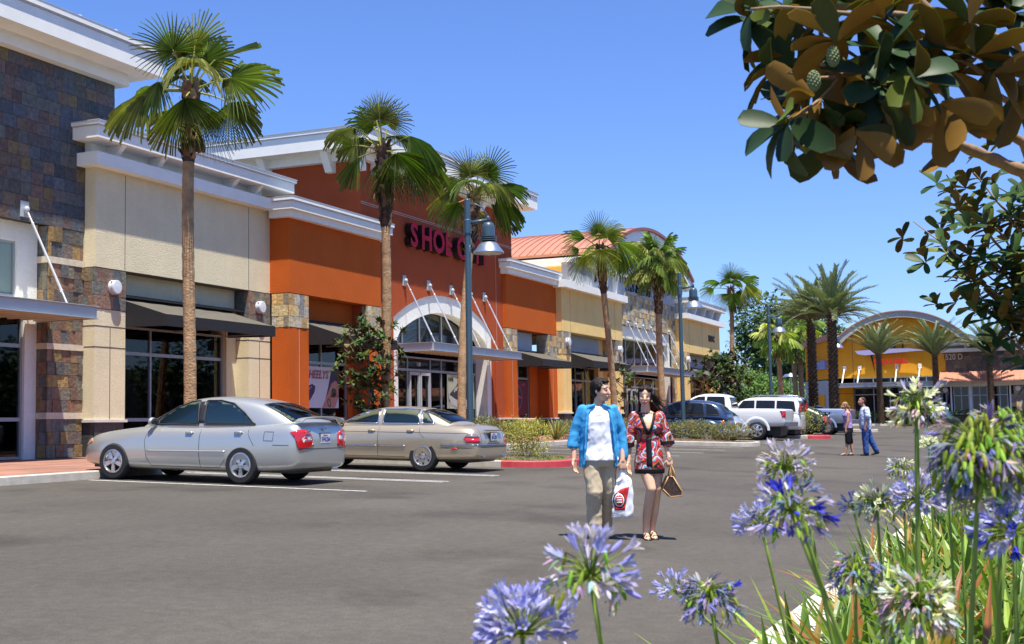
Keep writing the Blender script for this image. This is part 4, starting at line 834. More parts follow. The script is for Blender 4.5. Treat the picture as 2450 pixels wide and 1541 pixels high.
place_palm(1755,950,1747,688,35,'slender fan palm at the far end of the yellow shops, against open sky',bright=1.25,boot=1.4,explicit=[(-.05,.5,-.2,-.1,1,-.1,1.0,.1,.1,-1,110,.05,.15),(.35,.5,.1,.5,.8,.1,.95,-.1,.3,-1,80,.3,.3),(-.6,.25,0,-1,.2,0,1.0,-.1,.9,-1,55,.4,.5),(-1.0,-.05,-.1,-.9,-.5,0,.9,-.1,.5,-1,60,.2,.3),(.6,.4,0,1,.2,0,1.1,0,.9,-1,60,.4,.4),(.8,.0,-.2,.8,-.5,0,1.15,.3,.5,-1,90,.3,.3),(0,-.4,-.4,.2,-1,-.1,1.15,.1,.2,-1,80,.2,.2),(-.2,-.35,0,-.5,-.9,0,1.1,-.1,.2,-1,70,.3,.25),(.4,-.2,.3,.5,-.8,.2,1.1,.1,.4,-1,80,.3,.3),(.1,.3,.5,.2,.6,.6,.9,0,.7,-1,100,.2,.4)])
for i,(px,py,Y,hh,lab) in enumerate(((1870,1000,20,6.6,'small distant fan palm just right of the third lamp post'),(1905,1000,21,6.4,'small distant fan palm with a crooked trunk, left of the big date palms'),(1920,1000,20.5,6.9,'small distant fan palm closest to the big date palms'))):
    g=atY(px,py,Y); g=Vector((g.x,g.y,gz(g.x,16)+.1)); k=g.x/100
    fan_palm('fan_palm',lab,g,hh*k*1.02,Vector((-.3+.3*i,0,0)),50+i*7,s=1.35*k,tr=.2*k,bright=1.5,nf=16,boot=1.6,group='small fan palms in the distance')
# date palms
def date_palm_mesh(seed,h=5.8,nfr=44,Lf=2.3,fall=44,cv=1.0):
    rng=random.Random(seed); b=MB()
    n=30; pts=[Vector((.05*math.sin(i*.2),0,h*i/n)) for i in range(n+1)]
    b.tube(pts,[.24-.04*i/n for i in range(n+1)],12,c=(.09,.06,.04))
    for i in range(int(h*75)):
        z=i/(h*75)*h; a=i*2.399; d=Vector((math.cos(a),math.sin(a),0)); u=Vector((-d.y,d.x,0)); r_=.23-.04*z/h
        p=d*r_+Vector((0,0,z)); w=.075; q=p+d*.085+Vector((0,0,.09)); k=rng.uniform(.6,1.3)
        b.add([p-u*w,p+u*w,q+u*w*.5,q-u*w*.5,p-u*w-d*.02+Vector((0,0,.13)),p+u*w-d*.02+Vector((0,0,.13))],[(0,1,2,3),(3,2,5,4)],c=(.20*k,.13*k,.08*k))
    tr=b.mesh('trunk',M_['boots'])
    b=MB(); top=Vector((0,0,h))
    for i in range(nfr):
        el=R(84-fall*(i/nfr)**.8+rng.uniform(-6,6)); az=i*2.399+rng.uniform(-.3,.3); L_=Lf*rng.uniform(.85,1.1)
        d=Vector((math.cos(az),math.sin(az),0)); K=14; pts=[]; p=top+d*.12; e=el
        for k in range(K+1):
            pts.append(p.copy()); p=p+(d*math.cos(e)+Vector((0,0,math.sin(e))))*(L_/K); e-=cv*R(2+5.2*k/K)*(1.3-.5*math.sin(el))
        b.tube(pts,[.03*(1-k/K)+.006 for k in range(K+1)],4,c=(.20,.18,.08))
        side=Vector((-d.y,d.x,0)); nl=46
        for k in range(nl):
            t=(.12+.88*k/nl)*K; j=min(K-1,int(t)); q=pts[j].lerp(pts[j+1],t-j); tg=(pts[j+1]-pts[j]).normalized(); up=side.cross(tg); 
            if up.z<0: up=-up
            ll=.44*(math.sin(min(1,.25+k/nl*1.1)*math.pi*.85)+.2)*rng.uniform(.85,1.1)
            g=rng.uniform(.8,1.2); c=(.17*g,.215*g,.11*g)
            for s_ in (-1,1):
                dd=(tg*1.0+side*s_*.75+up*rng.uniform(.2,.6)).normalized(); w=up.cross(dd).normalized()*.02
                e_=q+dd*ll-Vector((0,0,.07*ll)); m=q+dd*ll*.5
                b.add([q-w*.6,q+w*.6,m+w,e_,m-w],[(0,1,2,4),(4,2,3)],c=c)
    return tr,b.mesh('crown',M_['date'])
dm=[date_palm_mesh(3,Lf=2.75,fall=72,nfr=52,cv=.9),date_palm_mesh(8,Lf=2.75,fall=74,nfr=54,cv=.9),date_palm_mesh(12,Lf=3.35,fall=46,cv=.85,nfr=50),date_palm_mesh(17,Lf=3.35,fall=48,cv=.85,nfr=50)]
def date_palm(x,y,z,s,rz,k,label,g):
    r=empty('date_palm',label,'palm tree',(x,y,z),rz,g)
    for nm,me in zip(('trunk','crown'),dm[k]):
        o=bpy.data.objects.new(nm,me); COL.objects.link(o); o.parent=r; o.scale=(s,s,s)
for (px,D,pyt,k,rz,lab,sc_) in ((1948,72,765,0,.3,'left of the two big date palms before the restaurant corner',1.12),(1998,68,755,1,2.0,'right of the two big date palms, with its lamp post beside it',1.12),(2108,93,850,2,.7,'small date palm in front of the restaurant lettering',.98),(2243,92,850,3,2.6,'small date palm where the amber gable meets the slate wing',.98),(2374,92,850,2,4.0,'small date palm before the windows of the slate wing, rightmost',.98)):
    p=atD(px,1000,D); z=gz(p.x,min(p.y,16))+.1; t=atD(px,pyt,D); h=t.z-z
    date_palm(p.x,p.y,z,h/5.8,rz,k,lab,'date palms before the restaurant')
# broadleaf leaf cards ------------------------------------------------
def leaf(b,p,d,n,L_,w,c,c2=None,bend=.25,K=3,cup=.12,ob=False):
    """two-sided leaf blade: upper face colour c, lower face c2"""
    d=Vector(d).normalized(); n=Vector(n); n=(n-d*n.dot(d))
    if ob: K=6
    if n.length<1e-3: n=d.orthogonal()
    n.normalize(); s=d.cross(n); rows=[]
    for i in range(K+1):
        t=i/K if not ob else (0,.16,.34,.54,.74,.92,1)[i]; wd=w*math.sin(math.pi*min(1,(.06+.94*t)**.8))**.8 if i<K else .002
        if i==0: wd=w*.12
        if ob: wd=w*(.10,.42,.74,.96,1.0,.82,.02)[i]; 
        ce=p+d*L_*t-n*bend*L_*t*t
        rows.append((ce-s*wd*.5+n*cup*wd,ce,ce+s*wd*.5+n*cup*wd))
    vs=[v for r_ in rows for v in r_]; fs=[(3*i+j,3*i+j+1,3*i+j+4,3*i+j+3) for i in range(K) for j in range(2)]
    b.add(vs,fs,c=c)
    if c2: o=n*.0015; b.add([v-o for v in vs],[tuple(reversed(f)) for f in fs],c=c2)
M_['leafmat']=colmat('glossy broad leaf',.48,.15,6,trans=.30,spec=.3); M_['foliage']=colmat('soft foliage',.55,.15,2,trans=.22,spec=.3)
M_['bark']=mat('grey brown bark',(.16,.115,.08),.9,var=.2,vs=12,bmp=(30,.8,.01))
def whorl(b,c,d,n,L_,rng,top=(.035,.075,.016),under=(.10,.065,.025),sp=1.0,wr=.42,lit=.12,ob=False):
    d=Vector(d).normalized(); u=d.orthogonal().normalized(); v=d.cross(u)
    for i in range(n):
        a=i*2.399+rng.uniform(-.3,.3); out=rng.uniform(.5,1.3)*sp; dd=(d*rng.uniform(.4,1.0)+(u*math.cos(a)+v*math.sin(a))*out).normalized()
        nn=(d+Vector((0,0,.9))-dd*.2); l=L_*rng.uniform(.7,1.1); g=rng.uniform(.7,1.4)
        tc=tuple(q*g for q in top); 
        if rng.random()<lit: tc=(.12*g,.16*g,.025*g)  # some leaves get a sunlit yellow-green in their colour
        uc=tuple(q*g for q in under)
        if rng.random()<.25: uc=(.09*g,.11*g,.03*g)
        leaf(b,Vector(c)-d*rng.uniform(0,.04),dd,nn,l,l*wr*rng.uniform(.85,1.1),tc,uc,bend=rng.uniform(.05,.55),K=4 if L_>.12 else 3,ob=ob)
def small_magnolia(name,label,base,h,w,seed,nb=26,L_=.17,group=None,bare=.0,flower=False,trunk=.045,lit=.15):
    rng=random.Random(seed); r=empty(name,label,'tree',base,0,group)
    tb=MB(); b=MB(); stem=[Vector((0,0,h*t*.9))+Vector((.04*math.sin(t*7+seed),.04*math.cos(t*5),0)) for t in (0,.2,.4,.6,.8,1)]
    tb.tube(stem,[trunk*(1.2-t*.9) for t in (0,.2,.4,.6,.8,1)],7)
    for i in range(nb):
        t=.22+.75*i/nb+rng.uniform(-.03,.03); p0=Vector((0,0,h*.9*t)); a=i*2.399; env=math.sin(min(1,(t-.12)*1.15)*math.pi)**.6
        L2=w*.5*env*rng.uniform(.5,1.15)+.1; d=Vector((math.cos(a),math.sin(a),rng.uniform(.25,.9))).normalized()
        p1=p0+d*L2*.6; p2=p0+d*L2+Vector((0,0,.08)); tb.tube([p0,p1,p2],[.02,.012,.006],5)
        for q,dd in ((p2,d),(p1,d),(p0.lerp(p2,.35),d)):
            if rng.random()<bare: continue
            for k in range(2): whorl(b,q+Vector((rng.uniform(-.1,.1),rng.uniform(-.1,.1),rng.uniform(-.1,.1))),dd+Vector((0,0,.5)),7,L_,rng,lit=lit)
    whorl(b,stem[-1],(0,0,1),8,L_,rng)
    tb.build('trunk',M_['bark'],r,smooth=True); b.build('crown',M_['leafmat'],r,smooth=True)
    if flower:
        fb=MB(); c=Vector(flower)
        for i in range(9): 
            a=i*.7; leaf(fb,c,(math.cos(a),math.sin(a),.8),(0,0,1),.13,.09,(.8,.8,.7),None,bend=-.3)
        fb.build('blossom',M_['foliage'],r)
    return r
g=atY(880,985,17.3); g=zb(g.x,17.3)
small_magnolia('magnolia_tree','small magnolia with a white blossom in front of the orange shop',g,3.75,2.6,4,nb=40,L_=.2,flower=IR*(-.45)+Vector((0,0,2.75))-IF*.85,lit=.3)
g=atY(1497,960,17.0); g=zb(g.x,17.0)
small_magnolia('young_tree','thin staked young tree with sparse leaves beside the straw yellow wing',g,3.3,1.7,11,nb=20,L_=.17,bare=.55,trunk=.03,lit=.5)
g=atY(1735,985,16.6); g=zb(g.x,16.6)
small_magnolia('magnolia_tree','dark magnolia at the far corner of the yellow shops, above the white pickup',g,4.2,4.4,19,nb=60,L_=.26,lit=.12)
# background trees
def bg_tree(name,label,c,rx,rz,trunk_h,seed,n=2600,leafs=.5,cols=((.03,.07,.02),(.045,.09,.03),(.06,.11,.035)),lobes=16):
    rng=random.Random(seed); r=empty(name,label,'tree',(c[0],c[1],c[2]),0,None)
    tb=MB(); tb.tube([(0,0,0),(0.1,0,trunk_h*.6),(0,0,trunk_h+rz)],[.06*rx+.12,.05*rx+.08,.05],8)
    L_=[]
    for i in range(lobes):
        a=rng.uniform(0,6.28); e=rng.uniform(-.5,1); q=Vector((math.cos(a)*rx*.62*math.sqrt(max(0,1-e*e*.8)),math.sin(a)*rx*.62*math.sqrt(max(0,1-e*e*.8)),trunk_h+rz+e*rz*.62)); L_.append((q,rx*rng.uniform(.28,.48)))
        tb.tube([(0,0,trunk_h*.7),q*.6+Vector((0,0,trunk_h*.3)),q],[.05*rx,.03*rx,.015*rx],5)
    tb.build('trunk',M_['bark'],r); b=MB()
    for i in range(n):
        q,rr=rng.choice(L_); v=Vector((rng.gauss(0,1),rng.gauss(0,1),rng.gauss(0,1))).normalized(); p=q+v*rr*rng.uniform(.65,1.08)
        g=rng.uniform(.7,1.35); c_=tuple(x*g for x in rng.choice(cols)); s_=leafs*rng.uniform(.5,1.1)
        leaf(b,p,v+Vector((rng.uniform(-1,1),rng.uniform(-1,1),rng.uniform(-.8,.4))),v+Vector((0,0,.6)),s_,s_*.6,c_,None,K=2,bend=.3)
    b.build('crown',M_['foliage'],r); return r
def bgt(px,D,zg,rx,rz,th,seed,label,**k):
    p=atD(px,1000,D); return bg_tree('tree',label,(p.x,p.y,zg),rx,rz,th,seed,**k)
bgt(1890,168,1.5,8.6,6.2,3.2,2,'big dark green tree rising behind the distant fan palms',n=6000,leafs=.9,lobes=26)
bgt(1800,150,1.5,3.6,2.2,1.5,5,'rounded green tree left of the third lamp post',n=2200,leafs=.5,cols=((.06,.12,.02),(.08,.15,.03)))
bgt(1752,160,1.5,3.6,2.6,2.2,6,'bright green tree behind the slender fan palm',n=2000,leafs=.55,cols=((.06,.10,.03),(.09,.13,.04)))
bgt(1838,118,1.2,2.7,1.6,1.6,8,'light green tree behind the third lamp post',n=1800,leafs=.4,cols=((.07,.15,.025),(.10,.19,.03)))
bgt(1790,110,1.2,2.2,1.5,1.3,9,'light green tree just right of the slender fan palm',n=1500,leafs=.38,cols=((.07,.14,.025),(.10,.18,.03)))
bgt(1905,125,1.3,4.6,1.5,.3,12,'long green hedge in front of the white warehouse',n=2600,leafs=.35,cols=((.08,.15,.02),(.11,.20,.03)),lobes=30)
bgt(2025,230,1.5,14,7,3,15,'dark trees far behind the restaurant',n=2200,leafs=1.4)
for i,(x,y) in enumerate(((20,-22),(36,-25),(52,-21),(70,-26),(88,-22),(108,-27),(128,-20))):  # unseen tree row added to keep bright sky out of window reflections
    bg_tree('tree','unseen broad tree added across the lot for reflections, '+('nearest the camera','second from the camera','third from the camera','in the middle of its row','third from the far end','second from the far end','at the far end of its row')[i],(x,y,0),4.5,3.4,2.2,70+i,n=900,leafs=.8)
# lamp posts
M_['lamppaint']=mat('blue grey lamp paint',(.045,.085,.115),.35,0,var=.05,coat=.4); M_['shade']=mat('brushed aluminium shade',(.50,.58,.62),.3,.85,var=.03)
def lamp_post(label,x,y,h=6.12):
    z=gz(x,y)+.2; r=empty('lamp_post',label,'street lamp',(x,y,z),0,'lamp posts with bell shades in the parking islands')
    b=MB(); b.lathe([(.15,0),(.15,.02),(.12,.05),(.11,.3),(.083,.34)],n=18); b.tube([(0,0,.5),(0,0,h)],[.082,.072],16); b.lathe([(.095,h-.80),(.095,h-.48),(.075,h-.46)],n=16); b.ell((0,0,h),.075,.075,.05)
    b.build('pole',M_['lamppaint'],r,angle=40)
    A=IR*1.0; a=.50; zt=h-.53; q=.82
    b=MB(); b.tube([A*.05+Vector((0,0,zt-.02)),A*a+Vector((0,0,zt+.05))],[.05,.038],10); b.tube([A*.06+Vector((0,0,h-.10)),A*.2+Vector((0,0,h-.09)),A*.37+Vector((0,0,h-.18)),A*.46+Vector((0,0,h-.34)),A*.48+Vector((0,0,zt+.05))],.016,6)
    b.lathe([(.045,0),(.045,.14),(.02,.17)],A*a+Vector((0,0,zt-.02)),12); b.build('arm',M_['lamppaint'],r,smooth=True)
    c=A*a+Vector((0,0,zt)); Q=lambda pr:[(x,z*q) for x,z in pr]; b=MB(); b.lathe(Q([(0,0),(.06,-.005),(.115,-.04),(.145,-.11),(.155,-.18),(.157,-.42),(.15,-.43)]),c,24)
    for k in range(3): b.lathe(Q([(.14,-.43-k*.055),(.205,-.435-k*.055),(.205,-.46-k*.055),(.14,-.465-k*.055)]),c,24)
    b.build('housing',M_['lamppaint'],r,angle=40)
    b=MB(); b.lathe(Q([(.15,-.58),(.18,-.60),(.37,-.90),(.375,-.93),(.36,-.93),(.17,-.62),(.0,-.62)]),c,32); s=b.build('lamp_shade',M_['shade'],r,angle=40)
    b=MB(); b.lathe(Q([(.0,-.84),(.14,-.84),(.32,-.915),(.0,-.92)]),c,24); b.build('lens',M_['lens'],s,smooth=True)
for lab,x,y in (('nearest lamp post, between the arched entrance and the gold sedan',27.75,12.9),('second lamp post, rising from shrubs beside the dark blue hatchback',46.0,12.72),('third lamp post, in front of the big dark tree',62.8,12.9),('farthest lamp post, beside the big date palms',81,12.9)): lamp_post(lab,x,y)
# thin post light far behind
p=atD(1895,1000,120); b=MB((p.x,p.y,1.3)); b.tube([(p.x,p.y,1.3),(p.x,p.y,5.6)],.09,8); b.lathe([(.5,0),(.75,-.25),(.0,-.25)],(p.x,p.y,6.0),16); b.lathe([(.12,-.2),(.3,0),(.1,.2)],(p.x,p.y,5.9),12)
tag(b.build('post_light',M_['shade'],None,angle=40),'slim distant post light among the small fan palms','street lamp')
# overhead wires
b=MB(); 
for k in range(2):
    a=atD(1600,760+k*7,190); c=atD(1960,770+k*7,190); b.tube([a,(a+c)/2-Vector((0,0,.3)),c],.03,4)
tag(b.build('overhead_wires',M_['steel']),'pair of thin utility wires crossing the sky behind the slender palm','wire')
# ================= CARS  (local frame: +x forward, +y left side, origin on the ground below the rear axle)
def paint(name,c,metal=.55,rough=.28):
    m,nt,b=nmat(name); b.inputs['Base Color'].default_value=(*c,1); b.inputs['Metallic'].default_value=metal; b.inputs['Roughness'].default_value=rough; b.inputs['Coat Weight'].default_value=.8; b.inputs['Coat Roughness'].default_value=.04
    n=node(nt,'ShaderNodeTexNoise'); n.inputs['Scale'].default_value=3; mr=node(nt,'ShaderNodeMapRange'); mr.inputs[3].default_value=rough*.85; mr.inputs[4].default_value=rough*1.2; L(nt,n.outputs['Fac'],mr.inputs[0]); L(nt,mr.outputs[0],b.inputs['Roughness']); return m
M_['interior']=mat('grey car interior',(.24,.23,.20),.85,var=.15); M_['plastic']=mat('black plastic trim',(.02,.02,.022),.5,var=0)
M_['taillight']=mat('red tail lamp',(.50,.012,.015),.12,var=0,coat=1); M_['clearlamp']=mat('clear lamp lens',(.62,.60,.60),.12,var=0,coat=1); M_['amberlamp']=mat('amber lamp lens',(.75,.20,.02),.15,var=0,coat=1)
M_['alloy']=mat('alloy wheel',(.58,.58,.60),.28,.85,var=.03); M_['plate']=mat('number plate',(.70,.71,.74),.5,var=0); M_['platetext']=mat('plate characters',(.04,.05,.22),.6,var=0)
def boolcut(o,cutters,op='DIFFERENCE'):
    for c in cutters:
        m=o.modifiers.new('b','BOOLEAN'); m.operation=op; m.object=c; m.solver='EXACT'
    bake(o)
    for c in cutters: bpy.data.objects.remove(c,do_unlink=True)
def lerp_tab(tab,x):
    if x<=tab[0][0]: return tab[0][1:]
    for a,c in zip(tab[:-1],tab[1:]):
        if x<=c[0]:
            t=(x-a[0])/(c[0]-a[0]); return tuple(p+(q-p)*t for p,q in zip(a[1:],c[1:]))
    return tab[-1][1:]
def loftmesh(name,rings,m,parent,sub=2,smooth=True):
    b=MB(); n=len(rings[0]); vs=[v for r_ in rings for v in r_]
    fs=[(i*n+j,i*n+(j+1)%n,(i+1)*n+(j+1)%n,(i+1)*n+j) for i in range(len(rings)-1) for j in range(n)]
    fs+=[tuple(reversed(range(n))),tuple((len(rings)-1)*n+j for j in range(n))]
    b.add(vs,fs); o=b.build(name,m,None,smooth=smooth)
    bm=bmesh.new(); bm.from_mesh(o.data); bmesh.ops.recalc_face_normals(bm,faces=bm.faces); bm.to_mesh(o.data); bm.free()
    if sub: md=o.modifiers.new('s','SUBSURF'); md.levels=sub; md.render_levels=sub; bake(o)
    o.parent=parent; return o
def build_wheel(par,x,y,r,side,style,w=.21):
    """side +1: left (outer face toward +y)"""
    e=empty('wheel',None,None,(x,y,r)); e.parent=par
    b=MB(); pr=[(r*.66,-w/2),(r*.9,-w/2),(r*.97,-w/2+.02),(r,-w/2+.05),(r,w/2-.05),(r*.97,w/2-.02),(r*.9,w/2),(r*.68,w/2),(r*.66,w/2-.03),(r*.64,-w/2)]
    b.lathe(pr,(0,0,0),40,(0,side,0)); b.build('tyre',M_['rubber'],e,angle=40)
    b=MB(); R_=r*.65; f=w/2
    b.lathe([(R_,f-.02),(R_,f+.002),(R_-.018,f+.006),(R_-.03,f-.02),(R_-.035,f-.09),(.02,f-.10)],(0,0,0),36,(0,side,0),caps=False)
    q=Vector((0,0,1)).rotation_difference(Vector((0,side,0))).to_matrix()
    ns,ww,wi=style
    for k in range(ns):
        a=2*math.pi*k/ns+.3; d=Vector((math.cos(a),math.sin(a),0)); u=Vector((-d.y,d.x,0)); z=Vector((0,0,1))
        P=[d*.03-u*wi,d*.03+u*wi,d*(R_-.025)+u*ww,d*(R_-.025)-u*ww]
        top=[q@(p+z*(f-(.012 if i<2 else .02))) for i,p in enumerate(P)]; bot=[q@(p+z*(f-.06)) for p in P]
        b.add(top+bot,[(0,1,2,3),(0,4,5,1),(1,5,6,2),(2,6,7,3),(3,7,4,0)])
    b.lathe([(.055,f-.05),(.055,f-.004),(.04,f+.004),(0,f+.006)],(0,0,0),16,(0,side,0)); 
    b.build('rim',M_['alloy'],e,angle=35)
    b=MB(); b.lathe([(R_-.03,f-.088),(0,f-.089)],(0,0,0),24,(0,side,0))
    for k in range(5):
        a=2*math.pi*k/5+.9; b.lathe([(.013,f-.03),(.013,f+.0),(0,f+.004)],tuple(q@Vector((.075*math.cos(a),.075*math.sin(a),0))),8,(0,side,0))
    b.build('hub_well',M_['plastic'],e); return e
def project(bvh,p,d,off=.006):
    h=bvh.ray_cast(Vector(p),Vector(d)); 
    if h[0] is None: return None
    return h[0]-Vector(d).normalized()*off
def patch(name,bvh,poly,o,u,v,d,m,parent,off=.006,step=.06,thick=.008,smooth=True):
    """polygon (in u,v coordinates from origin o) cast along d on to the bodywork"""
    u=Vector(u);v=Vector(v);d=Vector(d);o=Vector(o)
    bm=bmesh.new(); bm.faces.new([bm.verts.new((a,c,0)) for a,c in poly])
    xs=[p[0] for p in poly]; zs=[p[1] for p in poly]
    x=min(xs)+step
    while x<max(xs): bmesh.ops.bisect_plane(bm,geom=bm.verts[:]+bm.edges[:]+bm.faces[:],plane_co=(x,0,0),plane_no=(1,0,0)); x+=step
    z=min(zs)+step
    while z<max(zs): bmesh.ops.bisect_plane(bm,geom=bm.verts[:]+bm.edges[:]+bm.faces[:],plane_co=(0,z,0),plane_no=(0,1,0)); z+=step
    last=None; dead=[]
    for w in bm.verts:
        q=project(bvh,o+u*w.co.x+v*w.co.y-d*4,d,off)
        if q is None: dead.append(w)
        else: w.co=q
    if dead: bmesh.ops.delete(bm,geom=dead,context='VERTS')
    bmesh.ops.recalc_face_normals(bm,faces=bm.faces)
    me=bpy.data.meshes.new(name); bm.to_mesh(me); bm.free()
    if smooth: me.polygons.foreach_set('use_smooth',[True]*len(me.polygons))
    me.materials.append(m); ob=bpy.data.objects.new(name,me); COL.objects.link(ob)
    md=ob.modifiers.new('s','SOLIDIFY'); md.thickness=thick; md.offset=0; bake(ob); ob.parent=parent; return ob
def seam(b,bvh,pts,o,u,v,d,r=.0045,off=.0):
    o=Vector(o);u=Vector(u);v=Vector(v);d=Vector(d); P=[]
    for (a,c),(a2,c2) in zip(pts[:-1],pts[1:]):
        n=max(1,int(math.hypot(a2-a,c2-c)/.05))
        for i in range(n+(1 if (a2,c2)==pts[-1] else 0)):
            t=i/n; q=project(bvh,o+u*(a+(a2-a)*t)+v*(c+(c2-c)*t)-d*4,d,off)
            if q is not None: P.append(q)
    if len(P)>1: b.tube(P,r,5)
def bvhof(*obs):
    vs=[];fs=[]
    for o in obs:
        n=len(vs); vs+= [v.co.copy() for v in o.data.vertices]; fs+=[[n+i for i in p.vertices] for p in o.data.polygons]
    return BVHTree.FromPolygons(vs,fs)
def car(name,label,loc,rz,S_,pm,group=None):
    """S_: body table x -> (ztop, zbottom, halfwidth, zshoulder_drop); cabin table x->zroof; see below"""
    slope=math.atan(.032)
    root=empty(name,label,S_['cat'],loc,rz,group); root.rotation_euler=(0,-slope,rz)
    T=S_['body']; rings=[]
    xs=sorted(set([t[0] for t in T]+[t for t in S_.get('xs',())]))
    for x in xs:
        zt,zb,w=lerp_tab([(t[0],t[1],t[2],t[3]) for t in T],x); hgt=zt-zb; sw=S_.get('sw',.90); sd=min(S_.get('sd',.10),hgt*.3)
        zm=zb+hgt*S_.get('zm',.52)
        half=[(0,zt+S_.get('crown',.02)),(w*.45,zt+S_.get('crown',.02)*.7),(w*(sw-.1),zt-.005),(w*sw,zt-sd*.45),(w*.975,zt-sd*1.5),(w,zm),(w*.985,zb+hgt*.22),(w*.955,zb+.06),(w*.86,zb),(0,zb)]
        ring=[(x,y,z) for y,z in half]+[(x,-y,z) for y,z in reversed(half[1:-1])]
        rings.append(ring)
    body=loftmesh('body',rings,[pm],root,2)
    r=S_['r']; wb=S_['wb']; ar=S_.get('arch',r+.055); cut=[]
    for x in (0,wb):
        c=MB(); c.lathe([(ar,-1.2),(ar,1.2)],(x,0,r+.01),36,(0,1,0)); cut.append(c.build('c',M_['plastic']))
    if 'bed' in S_:
        x0,x1,zf,wi=S_['bed']; c=MB(); c.box(x0,x1,-wi,wi,zf,3); cut.append(c.build('c',M_['interior']))
    md=None
    boolcut(body,cut); body.data.materials.append(M_['plastic'])
    for p_ in body.data.polygons:
        for x in (0,wb):
            v=Vector((p_.center.x-x,p_.center.z-r-.01)); nn=Vector((p_.normal.x,p_.normal.z))
            if v.length<ar+.01 and v.length>.05 and nn.length>.9 and v.normalized().dot(nn.normalized())<-.9: p_.material_index=1
    body.data.set_sharp_from_angle(angle=R(38))
    # underbody and wheel wells
    b=MB(); b.box(S_['body'][0][0]+.25,S_['body'][-1][0]-.3,-.62,.62,.2,.62); 
    b.build('underbody',M_['plastic'],root)
    for sx in (0,wb):
        for sd_ in (1,-1): build_wheel(root,sx,sd_*(S_['track']),r,sd_,S_['wheel'],S_.get('tw',.21))
    # cabin
    K=S_['cabin']; rings=[]
    for x,zr,zbelt,wb_,wt in K:
        hh=zr-zbelt
        half=[(0,zr+.015),(wt*.5,zr+.01),(wt*.88,zr-.02),(wt,zr-.07*min(1,hh/.3)),(wt+(wb_-wt)*.45,zr-.4*hh-.02),(wb_,zbelt),(wb_*.95,zbelt-.08),(0,zbelt-.08)]
        rings.append([(x,y,z) for y,z in half]+[(x,-y,z) for y,z in reversed(half[1:-1])])
    cab=loftmesh('cabin',rings,[pm],root,2)
    full=bvhof(cab); glass=M_['carglass'] if S_.get('clear',True) else M_['darkglass']
    outer=bvhof(cab)
    if S_.get('clear',True):
        # hollow shell with window openings
        md=cab.modifiers.new('s','SOLIDIFY'); md.thickness=.045; md.offset=-1; bake(cab)
        cut=[]
        for poly in S_['side']:
            c=MB(); c.prism([(x,-1.3,z) for x,z in poly],(0,2.6,0)); cut.append(c.build('c',M_['plastic']))
        for o_,u_,v_,d_,poly in S_['screens']:
            c=MB(); c.prism([Vector(o_)+Vector(u_)*a+Vector(v_)*k-Vector(d_)*.45 for a,k in poly],Vector(d_)*.62); cut.append(c.build('c',M_['plastic']))
        boolcut(cab,cut); cab.data.set_sharp_from_angle(angle=R(35))
    for s_ in (1,-1):
        for poly in S_['side']:
            patch('side_window',outer,poly,(0,0,0),(1,0,0),(0,0,1),(0,-s_,0),glass,root,off=.003 if S_.get('clear',True) else .006,thick=.006)
            tb=MB(); seam(tb,outer,list(poly)+[poly[0]],(0,0,0),(1,0,0),(0,0,1),(0,-s_,0),r=.018); 
            if tb.v: tb.build('window_frame',M_[S_.get('wtrim','plastic')],root,smooth=True)
        for poly in S_.get('pillars',()):
            patch('door_pillar',outer,poly,(0,0,0),(1,0,0),(0,0,1),(0,-s_,0),M_['plastic'],root,off=.004,thick=.006)
    for i,(o_,u_,v_,d_,poly) in enumerate(S_['screens']):
        patch('windscreen' if i==0 else 'rear_window',outer,poly,o_,u_,v_,d_,glass,root,off=.004,thick=.006)
        tb=MB(); seam(tb,outer,list(poly)+[poly[0]],o_,u_,v_,d_,r=.012); 
        if tb.v: tb.build('window_seal',M_['plastic'],root,smooth=True)
    if S_.get('clear',True):
        x0=K[0][0];x1=K[-1][0]; zb_=K[len(K)//2][2]
        b=MB(); b.box(x0+.25,x1-.35,-K[2][3]+.12,K[2][3]-.12,zb_-.14,zb_-.06); b.box(x1-.75,x1-.35,-.6,.6,zb_-.06,zb_+.02); b.build('cabin_floor',M_['interior'],root)
        for y in (.36,-.36):
            for x,wd in ((S_['seats'][0],.26),(S_['seats'][1],.32)):
                b=MB(); b.ell((x,y,zb_),.11,wd-.02,.26); b.ell((x-.03,y,zb_+.27),.06,.13,.09); b.build('seat',M_['seatm'],root,smooth=True)
        b=MB(); t=[]; c=Vector((S_['seats'][0]+.52,.36,zb_+.05))
        for i in range(17): a=i/16*6.283; t.append(c+Vector((.07*math.sin(a),.18*math.cos(a),.17*math.sin(a))))
        b.tube(t,.014,6); b.build('steering_wheel',M_['plastic'],root,smooth=True)
        b=MB(); b.ell((S_['seats'][0]+.6,0,zb_+.30),.03,.12,.035); b.build('interior_mirror',M_['plastic'],root,smooth=True)
    B_=bvhof(body)
    # door seams, sills
    for s_ in (1,-1):
        for pts in S_['seams']:
            b=MB(); seam(b,B_,pts,(0,0,0),(1,0,0),(0,0,1),(0,-s_,0),off=-.001,r=.0055)
            if b.v: b.build('panel_gap',M_['plastic'],root)
    for pts in S_.get('rseams',()):
        b=MB(); seam(b,B_,pts,(0,0,0),(0,1,0),(0,0,1),(1,0,0),off=-.001,r=.0055)
        if b.v: b.build('panel_gap',M_['plastic'],root)
